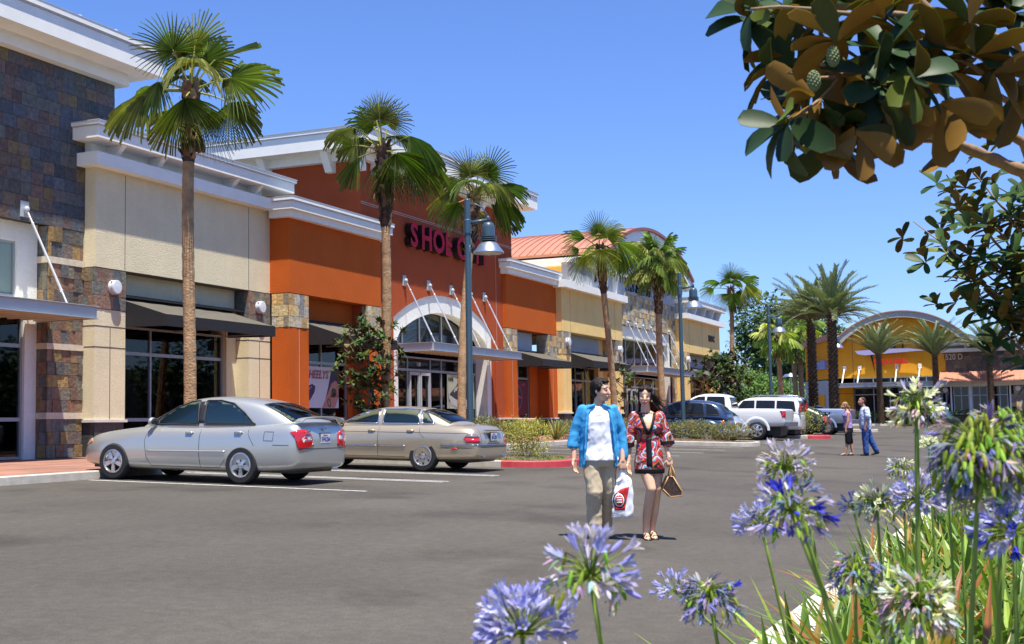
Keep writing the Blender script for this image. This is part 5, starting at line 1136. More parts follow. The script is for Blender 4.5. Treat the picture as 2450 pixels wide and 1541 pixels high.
    for s_ in (1,-1):
        for (x,z) in S_['handles']:
            q=project(B_,(x,s_*3,z),(0,-s_,0),0)
            if q is None: continue
            b=MB(); b.ell(q+Vector((0,-s_*.004,-.012)),.085,.012,.035,16,8); b.build('handle_cup',pm if S_.get('cup') else M_['plastic'],root,smooth=True)
            b=MB(); b.tube([q+Vector((-.085,0,0)),q+Vector((-.06,s_*.03,.004)),q+Vector((.06,s_*.03,.004)),q+Vector((.085,0,0))],[.01,.016,.016,.01],8); b.build('door_handle',pm,root,smooth=True)
        x,z=S_['mirror']; q=project(bvhof(body,cab) ,(x,s_*3,z),(0,-s_,0),0) or Vector((x,s_*.75,z))
        b=MB(); b.ell((x,s_*(abs(q.y)+.13),z+.02),.055,.10,.075,14,10); b.tube([q,(x,s_*(abs(q.y)+.08),z)],.022,6); mo=b.build('wing_mirror',pm,root,smooth=True)
        b=MB(); b.ell((x-.045,s_*(abs(q.y)+.13),z+.02),.018,.085,.06,14,10); b.build('mirror_glass',M_['plastic'],mo,smooth=True)
    for k in S_.get('patches',()):
        nm,mt,poly,o_,u_,v_,d_,sym=k
        for s_ in ((1,-1) if sym else (1,)):
            f=lambda t:(t[0],t[1]*s_,t[2])
            patch(nm,B_,poly,f(o_),f(u_),f(v_),f(d_),M_[mt] if isinstance(mt,str) else mt,root,off=.008,thick=.014,step=.05)
    return root,B_,body,cab
M_['seatm']=mat('grey cloth seat',(.42,.40,.35),.9,var=.1)
def plate(root,x,z,txt,tilt=0,w=.31):
    b=MB(); b.box(x-.012,x-.006,-w/2,w/2,z-.08,z+.08); o=b.build('number_plate',M_['plate'],root)
    t=text(o,txt,.11,Vector((x-.014,w*.44,z-.05)),ROTT,M_['platetext'],.001,'plate_characters',off=.003,sx=.62)
    t=text(o,'California',.04,Vector((x-.014,w*.28,z+.045)),ROTT,M_['taillight'],.001,'plate_lettering',sx=.9)
    b=MB(); b.box(x-.005,x+.01,-w/2-.015,w/2+.015,z-.095,z+.095); b.build('plate_frame',M_['plastic'],o)
def standon(x,y): return Vector((x,y,gz(x,y)))
# silver saloon -------------------------------------------------------
CAM=dict(cat='car',r=.325,wb=2.72,track=.80,wheel=(5,.042,.03),arch=.375,sw=.89,sd=.11,zm=.50,crown=.025,
 body=[(-1.13,.62,.38,.60),(-1.10,.94,.30,.74),(-1.02,1.06,.25,.84),(-.80,1.065,.22,.885),(-.3,1.03,.19,.90),(.4,1.0,.18,.905),(1.2,.985,.18,.905),(2.0,.965,.18,.90),(2.35,.94,.19,.895),(2.8,.88,.20,.885),(3.2,.83,.22,.85),(3.45,.755,.24,.76),(3.62,.64,.27,.60),(3.67,.52,.31,.48)],
 cabin=[(-1.0,1.06,1.02,.60,.50),(-.85,1.13,1.01,.68,.56),(-.35,1.36,.99,.76,.60),(.1,1.465,.97,.79,.62),(.75,1.50,.955,.80,.63),(1.3,1.465,.945,.80,.61),(1.7,1.30,.95,.79,.60),(2.15,1.07,.94,.74,.58),(2.35,.96,.93,.68,.54)],
 seats=(1.05,.10),
 side=[[(.98,.995),(2.0,.995),(1.95,1.07),(1.58,1.29),(1.25,1.40),(1.08,1.42)],[(-.18,1.015),(.85,1.0),(.92,1.42),(.62,1.425),(.34,1.375),(.06,1.21)]],
 pillars=[[(.86,1.03),(.97,1.03),(1.07,1.40),(.93,1.41)]],
 screens=[((2.0,0,1.18),(0,1,0),(-.87,0,.50),(-.5,0,-.87),[(-.66,-.22),(.66,-.22),(.56,.42),(-.56,.42)]),((-.55,0,1.22),(0,1,0),(.85,0,.52),(.52,0,-.85),[(-.60,-.33),(.60,-.33),(.52,.36),(-.52,.36)])],
 seams=[[(2.0,.93),(2.05,.70),(2.0,.42),(1.9,.27)],[(.88,.97),(.87,.5),(.84,.27)],[(-.10,.98),(-.12,.85),(-.25,.66),(.0,.62)][:3],[(1.9,.27),(.45,.27),(.33,.42),(.2,.62)][:3],[(2.1,.93),(3.0,.86)][:0],[(-.92,.68),(-.62,.68)],[(-.62,.75),(-.62,.90),(-.44,.90),(-.44,.75),(-.62,.75)]],
 rseams=[[(-.62,.62),(-.60,.90)],[(.62,.62),(.60,.90)],[(-.62,.62),(.62,.62)]],
 handles=[(1.10,.86),(.08,.88)],mirror=(1.93,1.02),cup=False,
 patches=[('tail_lamp','taillight',[(-.30,.66),(.02,.60),(.06,.66),(.10,.80),(.16,.90),(.02,.94),(-.14,.94),(-.26,.86)],(-.93,.62,0),(.60,.80,0),(0,0,1),(.80,-.60,0),True),
          ('tail_lamp_lens','clearlamp',[(-.24,.76),(-.04,.73),(-.01,.79),(-.10,.84),(-.22,.83)],(-.945,.615,0),(.60,.80,0),(0,0,1),(.80,-.60,0),True),
          ('head_lamp','clearlamp',[(-.12,.60),(.14,.66),(.05,.72),(-.10,.70)],(3.45,.70,0),(-.8,.6,0),(0,0,1),(-.6,-.8,0),True),
          ('side_marker','amberlamp',[(-.05,.63),(.06,.66),(.02,.70),(-.06,.68)],(3.38,.77,0),(-.8,.6,0),(0,0,1),(-.6,-.8,0),True)])
silver=paint('silver grey metallic',(.54,.54,.49),.6,.30)
root,B_,body,cab=car('silver_sedan','silver four-door sedan with rear spoiler parked nose-in before the beige shop',standon(19.22,12.86),R(90),CAM,silver)
M_silverlip=silver
b=MB()
for s_ in (1,-1): seam(b,B_,[(.0+.33,.55),(1.98,.53)],(0,0,0),(1,0,0),(0,0,1),(0,-s_,0),r=.016,off=.002)
b.build('side_moulding',silver,root,smooth=True)
b=MB(); P=[(-1.02,-.70,1.075),(-1.04,-.62,1.13),(-1.08,-.3,1.155),(-1.09,0,1.16),(-1.08,.3,1.155),(-1.04,.62,1.13),(-1.02,.70,1.075)]
vs=[]
for p in P:
    for dx,dz in ((-.07,.008),(0,.016),(.09,0),(.09,-.012),(0,-.012),(-.07,-.010)): vs.append((p[0]+dx,p[1],p[2]+dz))
b.add(vs,[(i*6+j,i*6+(j+1)%6,(i+1)*6+(j+1)%6,(i+1)*6+j) for i in range(6) for j in range(6)]+[(5,4,3,2,1,0),tuple(36+j for j in range(6))]); b.build('rear_spoiler',silver,root,angle=50)
plate(root,-1.115,.79,'5VNU264')
b=MB(); b.ell((-1.125,0,.965),.012,.05,.04); b.box(-1.135,-1.12,-.62,-.5,.90,.925); b.box(-1.135,-1.12,.5,.64,.90,.925); b.build('badge',M_['chrome'],root,smooth=False)
b=MB(); b.tube([(-1.1,-.45,.26),(-.7,-.45,.28)],.035,10); b.build('exhaust_pipe',M_['chrome'],root,smooth=True)
# gold saloon ----------------------------------------------------------
JAG=dict(cat='car',r=.325,wb=2.87,track=.78,wheel=(7,.055,.045),arch=.385,sw=.86,sd=.10,zm=.55,crown=.02,
 body=[(-1.22,.44,.32,.66),(-1.20,.72,.27,.76),(-1.12,.90,.24,.82),(-.95,.955,.23,.85),(-.5,.975,.22,.89),(.3,.975,.20,.90),(1.2,.96,.20,.90),(2.0,.94,.20,.90),(2.5,.90,.20,.89),(3.2,.82,.22,.86),(3.6,.72,.25,.76),(3.76,.55,.32,.6)],
 cabin=[(-.62,.985,.95,.62,.5),(-.45,1.06,.95,.68,.54),(-.1,1.22,.945,.73,.56),(.25,1.315,.94,.75,.56),(.8,1.345,.935,.76,.56),(1.35,1.31,.93,.76,.56),(1.75,1.18,.92,.75,.57),(2.2,.98,.91,.70,.55),(2.35,.93,.90,.66,.52)],
 seats=(1.2,.25),
 side=[[(1.14,.985),(2.02,.985),(1.72,1.14),(1.45,1.245),(1.18,1.27)],[(.16,.99),(1.02,.985),(1.07,1.275),(.55,1.285),(.26,1.27)],[(-.17,.99),(.09,.99),(.19,1.25),(.06,1.20)]],
 screens=[((2.0,0,1.08),(0,1,0),(-.87,0,.50),(-.5,0,-.87),[(-.62,-.16),(.62,-.16),(.52,.40),(-.52,.40)]),((-.18,0,1.13),(0,1,0),(.88,0,.48),(.48,0,-.88),[(-.58,-.33),(.58,-.33),(.50,.34),(-.50,.34)])],
 seams=[[(2.1,.92),(2.12,.5),(2.05,.3)],[(1.06,.95),(1.05,.3)],[(.12,.95),(.08,.78),(-.02,.70)],[(2.05,.3),(.42,.3)],[(-1.1,.8),(2.9,.80)],[(-1.15,.5),(-.4,.5)]],
 rseams=[[(-.58,.55),(-.55,.90)],[(.58,.55),(.55,.90)],[(-.58,.52),(.58,.52)]],
 handles=[(1.22,.83),(.30,.84)],mirror=(2.02,.97),cup=True,wtrim='chrome',
 patches=[('tail_lamp','taillight',[(-.17,.62),(.13,.60),(.16,.70),(-.15,.70)],(-1.02,.72,0),(.5,.87,0),(0,0,1),(.87,-.5,0),True),
          ('tail_lamp_lens',mat('smoked lamp lens',(.20,.16,.17),.15,var=0,coat=1),[(-.15,.705),(.15,.705),(.10,.79),(-.06,.80)],(-1.02,.72,0),(.5,.87,0),(0,0,1),(.87,-.5,0),True),
          ('side_marker','taillight',[(-.78,.47),(-.66,.47),(-.66,.50),(-.78,.50)],(0,0,0),(1,0,0),(0,0,1),(0,-1,0),True)])
gold=paint('champagne metallic',(.56,.47,.33),.6,.3)
root,B_,body,cab=car('gold_sedan','champagne gold four-door sedan with chrome trim beside the red-kerbed island',standon(24.55,12.12),R(90),JAG,gold)
b=MB()
for s_ in (1,-1): seam(b,B_,[(.40,.52),(1.04,.52)],(0,0,0),(1,0,0),(0,0,1),(0,-s_,0),r=.015,off=.003); seam(b,B_,[(1.08,.52),(2.1,.52)],(0,0,0),(1,0,0),(0,0,1),(0,-s_,0),r=.015,off=.003); seam(b,B_,[(-1.18,.565),(-.42,.565)],(0,0,0),(1,0,0),(0,0,1),(0,-s_,0),r=.012,off=.003)
seam(b,B_,[(-.74,.565),(.74,.565)],(0,0,0),(0,1,0),(0,0,1),(1,0,0),r=.014,off=.003)
b.build('chrome_strip',M_['chrome'],root,smooth=True)
b=MB(); b.box(-1.225,-1.17,-.42,.42,.845,.875); b.box(-1.225,-1.18,-.3,.3,.60,.625); b.build('boot_trim',M_['chrome'],root)
b=MB(); b.tube([(-1.26,.5,.33),(-.9,.5,.33)],.028,10); b.build('exhaust_pipe',M_['chrome'],root,smooth=True)
b=MB(); b.tube([(-1.26,-.5,.33),(-.9,-.5,.33)],.028,10); b.build('exhaust_pipe',M_['chrome'],root,smooth=True)
plate(root,-1.215,.73,'5RVU020')
# retro dark blue hatchback
PT=dict(cat='car',r=.32,wb=2.62,track=.76,wheel=(5,.06,.04),arch=.36,sw=.84,sd=.12,zm=.5,crown=.02,clear=False,
 body=[(-.80,.6,.34,.55),(-.76,.86,.28,.68),(-.55,1.0,.22,.76),(0,1.02,.20,.80),(.8,1.02,.2,.83),(1.6,1.0,.2,.83),(2.1,.99,.2,.80),(2.7,.95,.2,.70),(3.2,.84,.25,.6),(3.45,.6,.3,.5)],
 cabin=[(-.74,.98,.9,.62,.5),(-.62,1.22,.95,.70,.56),(-.35,1.48,.98,.76,.60),(.1,1.60,.98,.79,.62),(.8,1.63,.98,.80,.62),(1.3,1.58,.98,.80,.60),(1.75,1.38,.97,.78,.58),(2.2,1.05,.96,.72,.55)],seats=(1,.1),
 side=[[(1.05,1.06),(1.95,1.06),(1.6,1.32),(1.35,1.46),(1.05,1.50)],[(.12,1.06),(.95,1.06),(.95,1.50),(.2,1.49)],[(-.42,1.08),(.03,1.06),(.10,1.48),(-.12,1.45),(-.36,1.25)]],
 screens=[((1.9,0,1.25),(0,1,0),(-.8,0,.6),(-.6,0,-.8),[(-.6,-.16),(.6,-.16),(.52,.35),(-.52,.35)]),((-.55,0,1.3),(0,1,0),(.45,0,.9),(.9,0,-.45),[(-.55,-.22),(.55,-.22),(.5,.2),(-.5,.2)])],
 seams=[[(1.98,.98),(1.98,.3)],[(1.0,1.0),(1.0,.3)],[(.1,1.0),(.05,.8)]],handles=[(1.2,.9),(.3,.9)],mirror=(1.95,1.05),patches=[])
navy=paint('dark blue metallic',(.035,.065,.14),.4,.25)
root,B_,body,cab=car('blue_hatchback','dark blue retro hatchback with amber tail lamps behind the low shrubs',standon(47.35,12.0),R(90),PT,navy)
for s_ in (1,-1):   # bulging rear and front wings
    for x,k in ((0.0,1),(2.62,1)):
        b=MB(); n=24
        vs=[]
        for i in range(n+1):
            a=math.pi*i/n
            for rr,yy in ((.36,.88),(.44,.88),(.53,.84),(.60,.72),(.62,.55)): vs.append((x+rr*math.cos(a)*1.06,s_*yy,.30+rr*math.sin(a)*1.04))
        b.add(vs,[(i*5+j,i*5+j+1,(i+1)*5+j+1,(i+1)*5+j) for i in range(n) for j in range(4)]); b.build('wing',navy,root,smooth=True)
    b=MB(); b.ell((-.56,s_*.70,.78),.05,.055,.12,12,8,rot=Matrix.Rotation(R(-25),3,'Y')); b.build('tail_lamp',M_['amberlamp'],root,smooth=True)
b=MB(); b.box(-.9,-.6,-.8,.8,.38,.56); o=b.build('rear_bumper',M_['steel'],root); m_=o.modifiers.new('b','BEVEL'); m_.width=.05; m_.segments=3; bake(o)
# rounded silver coupe (dome shape)
BT=dict(cat='car',r=.32,wb=2.51,track=.76,wheel=(6,.05,.04),arch=.37,sw=.8,sd=.16,zm=.45,crown=.05,clear=False,
 body=[(-.76,.42,.3,.5),(-.72,.66,.26,.68),(-.5,.86,.22,.80),(0,.96,.2,.86),(.8,.97,.2,.86),(1.6,.95,.2,.86),(2.3,.92,.2,.84),(2.8,.8,.22,.76),(3.15,.62,.26,.6),(3.3,.45,.3,.4)],
 cabin=[(-.55,.86,.8,.6,.45),(-.3,1.08,.85,.66,.5),(.1,1.32,.9,.7,.52),(.6,1.47,.92,.72,.55),(1.05,1.50,.93,.73,.55),(1.5,1.40,.93,.72,.52),(1.9,1.16,.92,.7,.5),(2.2,.95,.9,.62,.45)],seats=(1,.1),
 side=[[(.85,1.0),(1.75,1.0),(1.4,1.28),(1.1,1.36),(.85,1.36)],[(.15,1.0),(.78,1.0),(.78,1.35),(.5,1.30)]],
 screens=[((1.7,0,1.15),(0,1,0),(-.75,0,.66),(-.66,0,-.75),[(-.55,-.16),(.55,-.16),(.46,.3),(-.46,.3)]),((-.1,0,1.14),(0,1,0),(.75,0,.66),(.66,0,-.75),[(-.48,-.28),(.48,-.28),(.42,.26),(-.42,.26)])],
 seams=[[(.8,.95),(.8,.3)]],handles=[(1.0,.85)],mirror=(1.75,1.0),
 patches=[('tail_lamp','taillight',[(-.09,.62),(.0,.57),(.09,.64),(.07,.74),(-.02,.78),(-.09,.72)],(-.6,.60,0),(.3,.95,0),(0,0,1),(.95,-.3,0),True),('number_plate','plate',[(-.2,.5),(.2,.5),(.2,.62),(-.2,.62)],(-.7,0,0),(0,1,0),(0,0,1),(1,0,0),False)])
root,B_,body,cab=car('silver_coupe','rounded silver coupe with round red tail lamps between the blue hatchback and the white pickup',standon(50.2,12.1),R(90),BT,paint('pale silver metallic',(.55,.58,.62),.5,.25))
b=MB(); b.box(-.86,-.55,-.72,.72,.34,.50); o=b.build('rear_bumper',paint('bumper silver',(.5,.53,.57),.4,.35),root); m_=o.modifiers.new('b','BEVEL'); m_.width=.07; m_.segments=3; bake(o)
# pickups
def pickup(name,label,x,y,pm,r=.40,open_=True,wide=1.0,glassdark=True):
    Sx=dict(cat='pickup truck',r=r,wb=3.55,track=.84*wide,wheel=(6,.055,.04),arch=r+.06,sw=.94,sd=.06,zm=.55,crown=.0,tw=.27,clear=False,
     body=[(-1.18,1.25,.62,.93*wide),(-1.15,1.30,.58,.96*wide),(-.9,1.31,.55,.985*wide),(0,1.31,.52,.99*wide),(1.0,1.30,.45,.99*wide),(1.15,1.27,.45,.99*wide),(2.2,1.26,.45,.99*wide),(3.0,1.25,.47,.97*wide),(3.7,1.18,.5,.96*wide),(4.3,1.08,.52,.9*wide),(4.48,.85,.6,.78*wide)],
     bed=(-1.08,1.02,.85,.80*wide),
     cabin=[(1.12,1.28,1.18,.80*wide,.74*wide),(1.18,1.75,1.2,.86*wide,.68*wide),(1.35,1.88,1.22,.88*wide,.68*wide),(2.0,1.93,1.22,.89*wide,.69*wide),(2.6,1.88,1.22,.89*wide,.66*wide),(3.0,1.68,1.22,.88*wide,.64*wide),(3.45,1.33,1.2,.84*wide,.6*wide)],seats=(1,.1),
     side=[[(2.25,1.34),(3.22,1.34),(2.85,1.62),(2.55,1.76),(2.25,1.78)],[(1.36,1.34),(2.14,1.34),(2.14,1.78),(1.42,1.78)]],
     screens=[((3.2,0,1.55),(0,1,0),(-.75,0,.66),(-.66,0,-.75),[(-.7,-.2),(.7,-.2),(.6,.32),(-.6,.32)]),((1.15,0,1.55),(0,1,0),(0,0,1),(1,0,0),[(-.6,-.2),(.6,-.2),(.58,.2),(-.58,.2)])],
     seams=[[(2.2,1.25),(2.2,.5)],[(1.3,1.25),(1.3,.55)],[(1.08,1.3),(1.08,.5)]],rseams=[[(-.82,.72),(-.82,1.2)],[(.82,.72),(.82,1.2)],[(-.82,.72),(.82,.72)]],handles=[(2.4,1.12),(1.5,1.12)],mirror=(3.2,1.35),
     patches=[('tail_lamp','taillight',[(-.10,.95),(.06,.95),(.09,1.22),(-.10,1.22)],(-1.1,.92*wide,0),(.45,.89,0),(0,0,1),(.89,-.45,0),True)])
    root,B_,body,cab=car(name,label,standon(x,y),R(90),Sx,pm)
    b=MB(); b.box(-1.36,-1.14,-.92*wide,.92*wide,.58,.78); o=b.build('rear_bumper',M_['chrome2'],root); m_=o.modifiers.new('b','BEVEL'); m_.width=.03; m_.segments=2; bake(o)
    plate(root,-1.16,.98,'7K42915'); 
    b=MB()
    for s_ in (1,-1):
        n=20; vs=[]
        for i in range(n+1):
            a=math.pi*(i/n)
            for rr,yy in ((r+.055,1.0*wide),(r+.13,1.005*wide),(r+.16,.985*wide)): vs.append((rr*math.cos(a),s_*yy,r+.01+rr*math.sin(a)))
        b.add(vs,[(i*3+j,i*3+j+1,(i+1)*3+j+1,(i+1)*3+j) for i in range(n) for j in range(2)])
    b.build('wheel_arch_trim',pm,root,smooth=True)
    return root
M_['chrome2']=mat('satin bumper',(.32,.34,.38),.3,.8,var=.05)
white=paint('white paint',(.74,.75,.76),0,.3)
pickup('white_pickup','large white pickup truck behind the silver coupe, tail toward the lane',53.7,11.5,white)
pickup('grey_pickup','silver blue pickup truck right of the dark sedan, behind the walking couple far off',65.5,10.6,paint('silver blue metallic',(.36,.43,.56),.5,.28),r=.36,wide=.93)
# white sport utility with roof rack
SUV=dict(cat='car',r=.37,wb=2.75,track=.78,wheel=(6,.05,.04),arch=.43,sw=.93,sd=.07,zm=.5,crown=.0,clear=False,tw=.24,
 body=[(-.88,1.0,.45,.78),(-.84,1.08,.4,.86),(-.5,1.1,.36,.89),(.8,1.1,.34,.90),(2.0,1.1,.34,.90),(2.8,1.06,.36,.88),(3.3,.98,.4,.82),(3.5,.75,.45,.7)],
 cabin=[(-.86,1.1,1.02,.78,.72),(-.82,1.62,1.05,.82,.68),(-.6,1.76,1.06,.83,.66),(.3,1.80,1.06,.84,.66),(1.3,1.80,1.06,.84,.66),(1.8,1.68,1.06,.83,.62),(2.3,1.2,1.04,.78,.58)],seats=(1,.1),
 side=[[(1.15,1.18),(2.0,1.18),(1.65,1.62),(1.15,1.64)],[(.25,1.18),(1.05,1.18),(1.05,1.64),(.25,1.64)],[(-.66,1.2),(.15,1.18),(.15,1.64),(-.58,1.62)]],
 screens=[((2.0,0,1.4),(0,1,0),(-.66,0,.75),(-.75,0,-.66),[(-.62,-.2),(.62,-.2),(.55,.28),(-.55,.28)]),((-.83,0,1.4),(0,1,0),(0,0,1),(1,0,0),[(-.62,-.2),(.62,-.2),(.55,.24),(-.55,.24)])],
 seams=[[(1.1,1.1),(1.1,.45)],[(.2,1.1),(.1,.8)]],handles=[(1.25,1.0)],mirror=(2.0,1.2),patches=[])
root,*_=car('white_suv','white sport utility with a roof rack, half hidden behind the white pickup',standon(56.9,11.2),R(90),SUV,white)
b=MB()
for s_ in (1,-1): b.tube([(-.6,s_*.58,1.80),(-.5,s_*.58,1.88),(1.2,s_*.58,1.88),(1.3,s_*.58,1.81)],.022,6)
for x in (-.3,.9): b.tube([(x,-.58,1.89),(x,.58,1.89)],.02,6)
b.build('roof_rack',M_['chrome2'],root,smooth=True)
b=MB(); b.box(-.92,-.84,.66,.84,1.15,1.55); b.box(-.92,-.84,-.84,-.66,1.15,1.55); b.build('tail_lamp',M_['taillight'],root)
# dark blue saloon with spoiler, reuses the saloon body
D=dict(CAM); D['clear']=False
root,B_,*_=car('dark_sedan','dark blue sedan with a small boot spoiler behind the far red-kerbed island',standon(61.5,11.1),R(90),D,paint('midnight blue',(.012,.018,.035),.3,.2))
b=MB(); b.box(-1.16,-.98,-.66,.66,1.13,1.155); b.box(-1.08,-1.02,-.6,-.56,1.04,1.13); b.box(-1.08,-1.02,.56,.6,1.04,1.13); b.build('rear_spoiler',M_['plastic'],root)
root,B_,*_=car('black_sedan','black sedan seen over the bed of the silver blue pickup',standon(70.5,12.0),R(90),D,paint('black paint',(.01,.01,.012),.1,.2))
# ================= PEOPLE  (local frame: +x = right in the photo, +y = away from the camera, z up, metres)
def remesh(mb,name,m,parent,vox=.008,smooth=4,mats=None):
    o=mb.build(name,m,None,smooth=True)
    bm=bmesh.new(); bm.from_mesh(o.data); bmesh.ops.recalc_face_normals(bm,faces=bm.faces); bm.to_mesh(o.data); bm.free()
    r=o.modifiers.new('r','REMESH'); r.mode='VOXEL'; r.voxel_size=vox; r.use_smooth_shade=True
    if smooth: s_=o.modifiers.new('s','SMOOTH'); s_.factor=.6; s_.iterations=smooth
    bake(o); o.data.materials.clear(); o.data.materials.append(m); o.data.polygons.foreach_set('use_smooth',[True]*len(o.data.polygons)); o.data.polygons.foreach_set('material_index',[0]*len(o.data.polygons))
    o.parent=parent; return o
def limb(b,pts,rs,n=12,ry=None):
    """tapered chain with round joints"""
    pts=[Vector(p) for p in pts]
    P=[];Q=[]
    for i in range(len(pts)-1):
        k=5
        for j in range(k+(1 if i==len(pts)-2 else 0)):
            t=j/k; P.append(pts[i].lerp(pts[i+1],t)); Q.append(rs[i]+(rs[i+1]-rs[i])*t)
    b.tube(P,Q,n)
    for p,r in zip(pts,rs): b.ell(p,r,r,r,n,8)
def torso(b,rows,n=20):
    """rows: (x,y,z,rx,ry)"""
    vs=[];m=len(rows)
    for x,y,z,rx,ry in rows:
        for j in range(n):
            a=2*math.pi*j/n; ca,sa=math.cos(a),math.sin(a); e=.85
            vs.append((x+rx*abs(ca)**e*(1 if ca>0 else -1),y+ry*abs(sa)**e*(1 if sa>0 else -1),z))
    b.add(vs,[(i*n+j,i*n+(j+1)%n,(i+1)*n+(j+1)%n,(i+1)*n+j) for i in range(m-1) for j in range(n)]+[tuple(range(n-1,-1,-1)),tuple((m-1)*n+j for j in range(n))])
def hand(b,wrist,d,palm,side,curl=.5,s=1.0,thumb=1):
    """palm from wrist along d; fingers curl towards palm direction; side = index side"""
    d=Vector(d).normalized(); p=Vector(palm); p=(p-d*p.dot(d)).normalized(); sd=d.cross(p)*side; w=Vector(wrist)
    e=w+d*.085*s
    for k in range(4):
        o=(k-1.5)*.019*s; b.tube([w+sd*o*.6,w+sd*o*.9+d*.05*s,e+sd*o],[.017*s,.015*s,.0125*s],8)
        L_=(.072,.082,.077,.06)[3-k]*s if side>0 else (.06,.077,.082,.072)[k]*s
        c=curl*(.8+.15*k); a=e+sd*o; pts=[a]; dd=d.copy(); ang=0
        for j,f in enumerate((.45,.32,.28)):
            ang+=c*(.5,.75,.6)[j]; v=d*math.cos(ang)+p*math.sin(ang)+sd*(o*1.2); a=a+v.normalized()*L_*f; pts.append(a)
        b.tube(pts,[.0105*s,.0095*s,.0085*s,.0065*s],8); b.ell(pts[-1],.0068*s,.0068*s,.0068*s,8,6)
        for q in pts[:-1]: b.ell(q,.0105*s,.0105*s,.0105*s,8,6)
    tb=w+d*.03*s+sd*.028*s*thumb; t1=tb+(d*.6+sd*.65*thumb+p*.35)*.04*s; t2=t1+(d*.9+sd*.15*thumb+p*.4)*.034*s
    b.tube([w+d*.01*s,tb,t1,t2],[.017*s,.015*s,.0115*s,.008*s],8); b.ell(t2,.008*s,.008*s,.008*s,8,6)
    b.ell(w+d*.045*s,.028*s,.016*s,.045*s,10,8,rot=Matrix((sd,p,d)).transposed())
def head(b,c,yaw,tilt,s=1.0,jaw=1.0):
    """c: head centre; face looks along -y before yaw. returns local->world function"""
    Rm=Matrix.Rotation(yaw,3,'Z')@Matrix.Rotation(tilt[0],3,'X')@Matrix.Rotation(tilt[1],3,'Y'); c=Vector(c)
    T=lambda x,y,z:c+Rm@(Vector((x,y,z))*s)
    b.ell(T(0,.012,.03),.076*s,.096*s,.092*s,20,14,rot=Rm)              # cranium
    b.ell(T(0,-.028,-.02),.064*s,.064*s,.085*s,18,12,rot=Rm)             # face
    b.ell(T(0,-.040,-.075),.040*s*jaw,.042*s,.038*s,14,10,rot=Rm)            # jaw
    b.ell(T(0,-.070,-.098),.020*s*jaw,.018*s,.015*s,12,8,rot=Rm)             # chin
    b.tube([T(0,-.088,.012),T(0,-.108,-.028)],[.009*s,.014*s],8); b.ell(T(0,-.107,-.032),.0165*s,.014*s,.011*s,10,8,rot=Rm)   # nose
    for q in (-1,1):
        b.ell(T(.034*q,-.070,-.028),.024*s,.020*s,.022*s,10,8,rot=Rm)     # cheeks
        b.ell(T(.028*q,-.074,.030),.024*s,.010*s,.009*s,10,8,rot=Rm)      # brow
        b.ell(T(.077*q,.010,-.008),.010*s,.018*s,.030*s,10,8,rot=Rm)      # ears
    b.ell(T(0,-.088,-.064),.026*s,.013*s,.012*s,12,8,rot=Rm)             # mouth
    return T,Rm
def face(par,T,Rm,s,lip,brow,smile=True,eyes=True,brow_w=1):
    for q in (-1,1):
        b=MB(); b.ell(T(.030*q,-.0805,.010),.0145*s,.006*s,.0065*s,12,8,rot=Rm); e=b.build('eye',M_['eyewhite'],par,smooth=True)
        b=MB(); b.ell(T(.029*q,-.0855,.010),.0065*s,.004*s,.0062*s,10,8,rot=Rm); b.build('iris',M_['black'],e,smooth=True)
        b=MB(); b.tube([T(.014*q,-.088,.018),T(.030*q,-.0885,.0205),T(.045*q,-.080,.016)],[.0014*s]*3,6); b.build('eyelid',M_['browm'],e,smooth=True)
        b=MB(); b.tube([T(.014*q,-.093,.034),T(.032*q,-.092,.040),T(.050*q,-.078,.032)],[.0028*s*brow_w,.003*s*brow_w,.0012*s],6); b.build('eyebrow',brow,par,smooth=True)
    b=MB(); w=.031 if smile else .024
    b.tube([T(-w,-.090,-.056),T(-w*.5,-.100,-.062),T(0,-.102,-.063),T(w*.5,-.100,-.062),T(w,-.090,-.056)],[.002*s,.0048*s,.0055*s,.0048*s,.002*s],6)
    b.tube([T(-w,-.090,-.057),T(-w*.5,-.098,-.077),T(0,-.100,-.081),T(w*.5,-.098,-.077),T(w,-.090,-.057)],[.002*s,.005*s,.0065*s,.005*s,.002*s],6); mo=b.build('mouth',lip,par,smooth=True)
    if smile: b=MB(); b.ell(T(0,-.0975,-.070),.022*s,.007*s,.0065*s,12,8,rot=Rm); b.build('teeth',M_['teeth'],mo,smooth=True)
M_['eyewhite']=mat('eye white',(.62,.60,.58),.3,var=0); M_['teeth']=mat('teeth',(.82,.80,.75),.3,var=0); M_['browm']=mat('dark brow hair',(.025,.018,.014),.8,var=0)
def skin(name,c):
    m,nt,b=nmat(name); L(nt,vary(nt,c,.06,9,3),b.inputs['Base Color']); b.inputs['Roughness'].default_value=.5; b.inputs['Subsurface Weight'].default_value=.08; b.inputs['Subsurface Scale'].default_value=.02; return m
def hairm(name,c):
    m,nt,b=nmat(name); tc=node(nt,'ShaderNodeTexCoord'); mp=node(nt,'ShaderNodeMapping'); mp.inputs['Scale'].default_value=(1,1,.12); L(nt,tc.outputs['Object'],mp.inputs[0])
    v=vary(nt,c,.5,90,3,mp.outputs[0]); L(nt,v,b.inputs['Base Color']); b.inputs['Roughness'].default_value=.6; b.inputs['Specular IOR Level'].default_value=.25; bump(nt,b,120,.9,.006,3,vec=mp.outputs[0]); return m
def cloth(name,c,rough=.85,fold=5,fs=.02,var=.06):
    m,nt,b=nmat(name); L(nt,vary(nt,c,var,9,3),b.inputs['Base Color']); b.inputs['Roughness'].default_value=rough; b.inputs['Specular IOR Level'].default_value=.2
    tc=node(nt,'ShaderNodeTexCoord'); mp=node(nt,'ShaderNodeMapping'); mp.inputs['Scale'].default_value=(1.4,1.4,.75); mp.inputs['Rotation'].default_value=(0,R(35),0); L(nt,tc.outputs['Object'],mp.inputs[0])
    bump(nt,b,fold,.6,fs,2,vec=mp.outputs[0]); return m
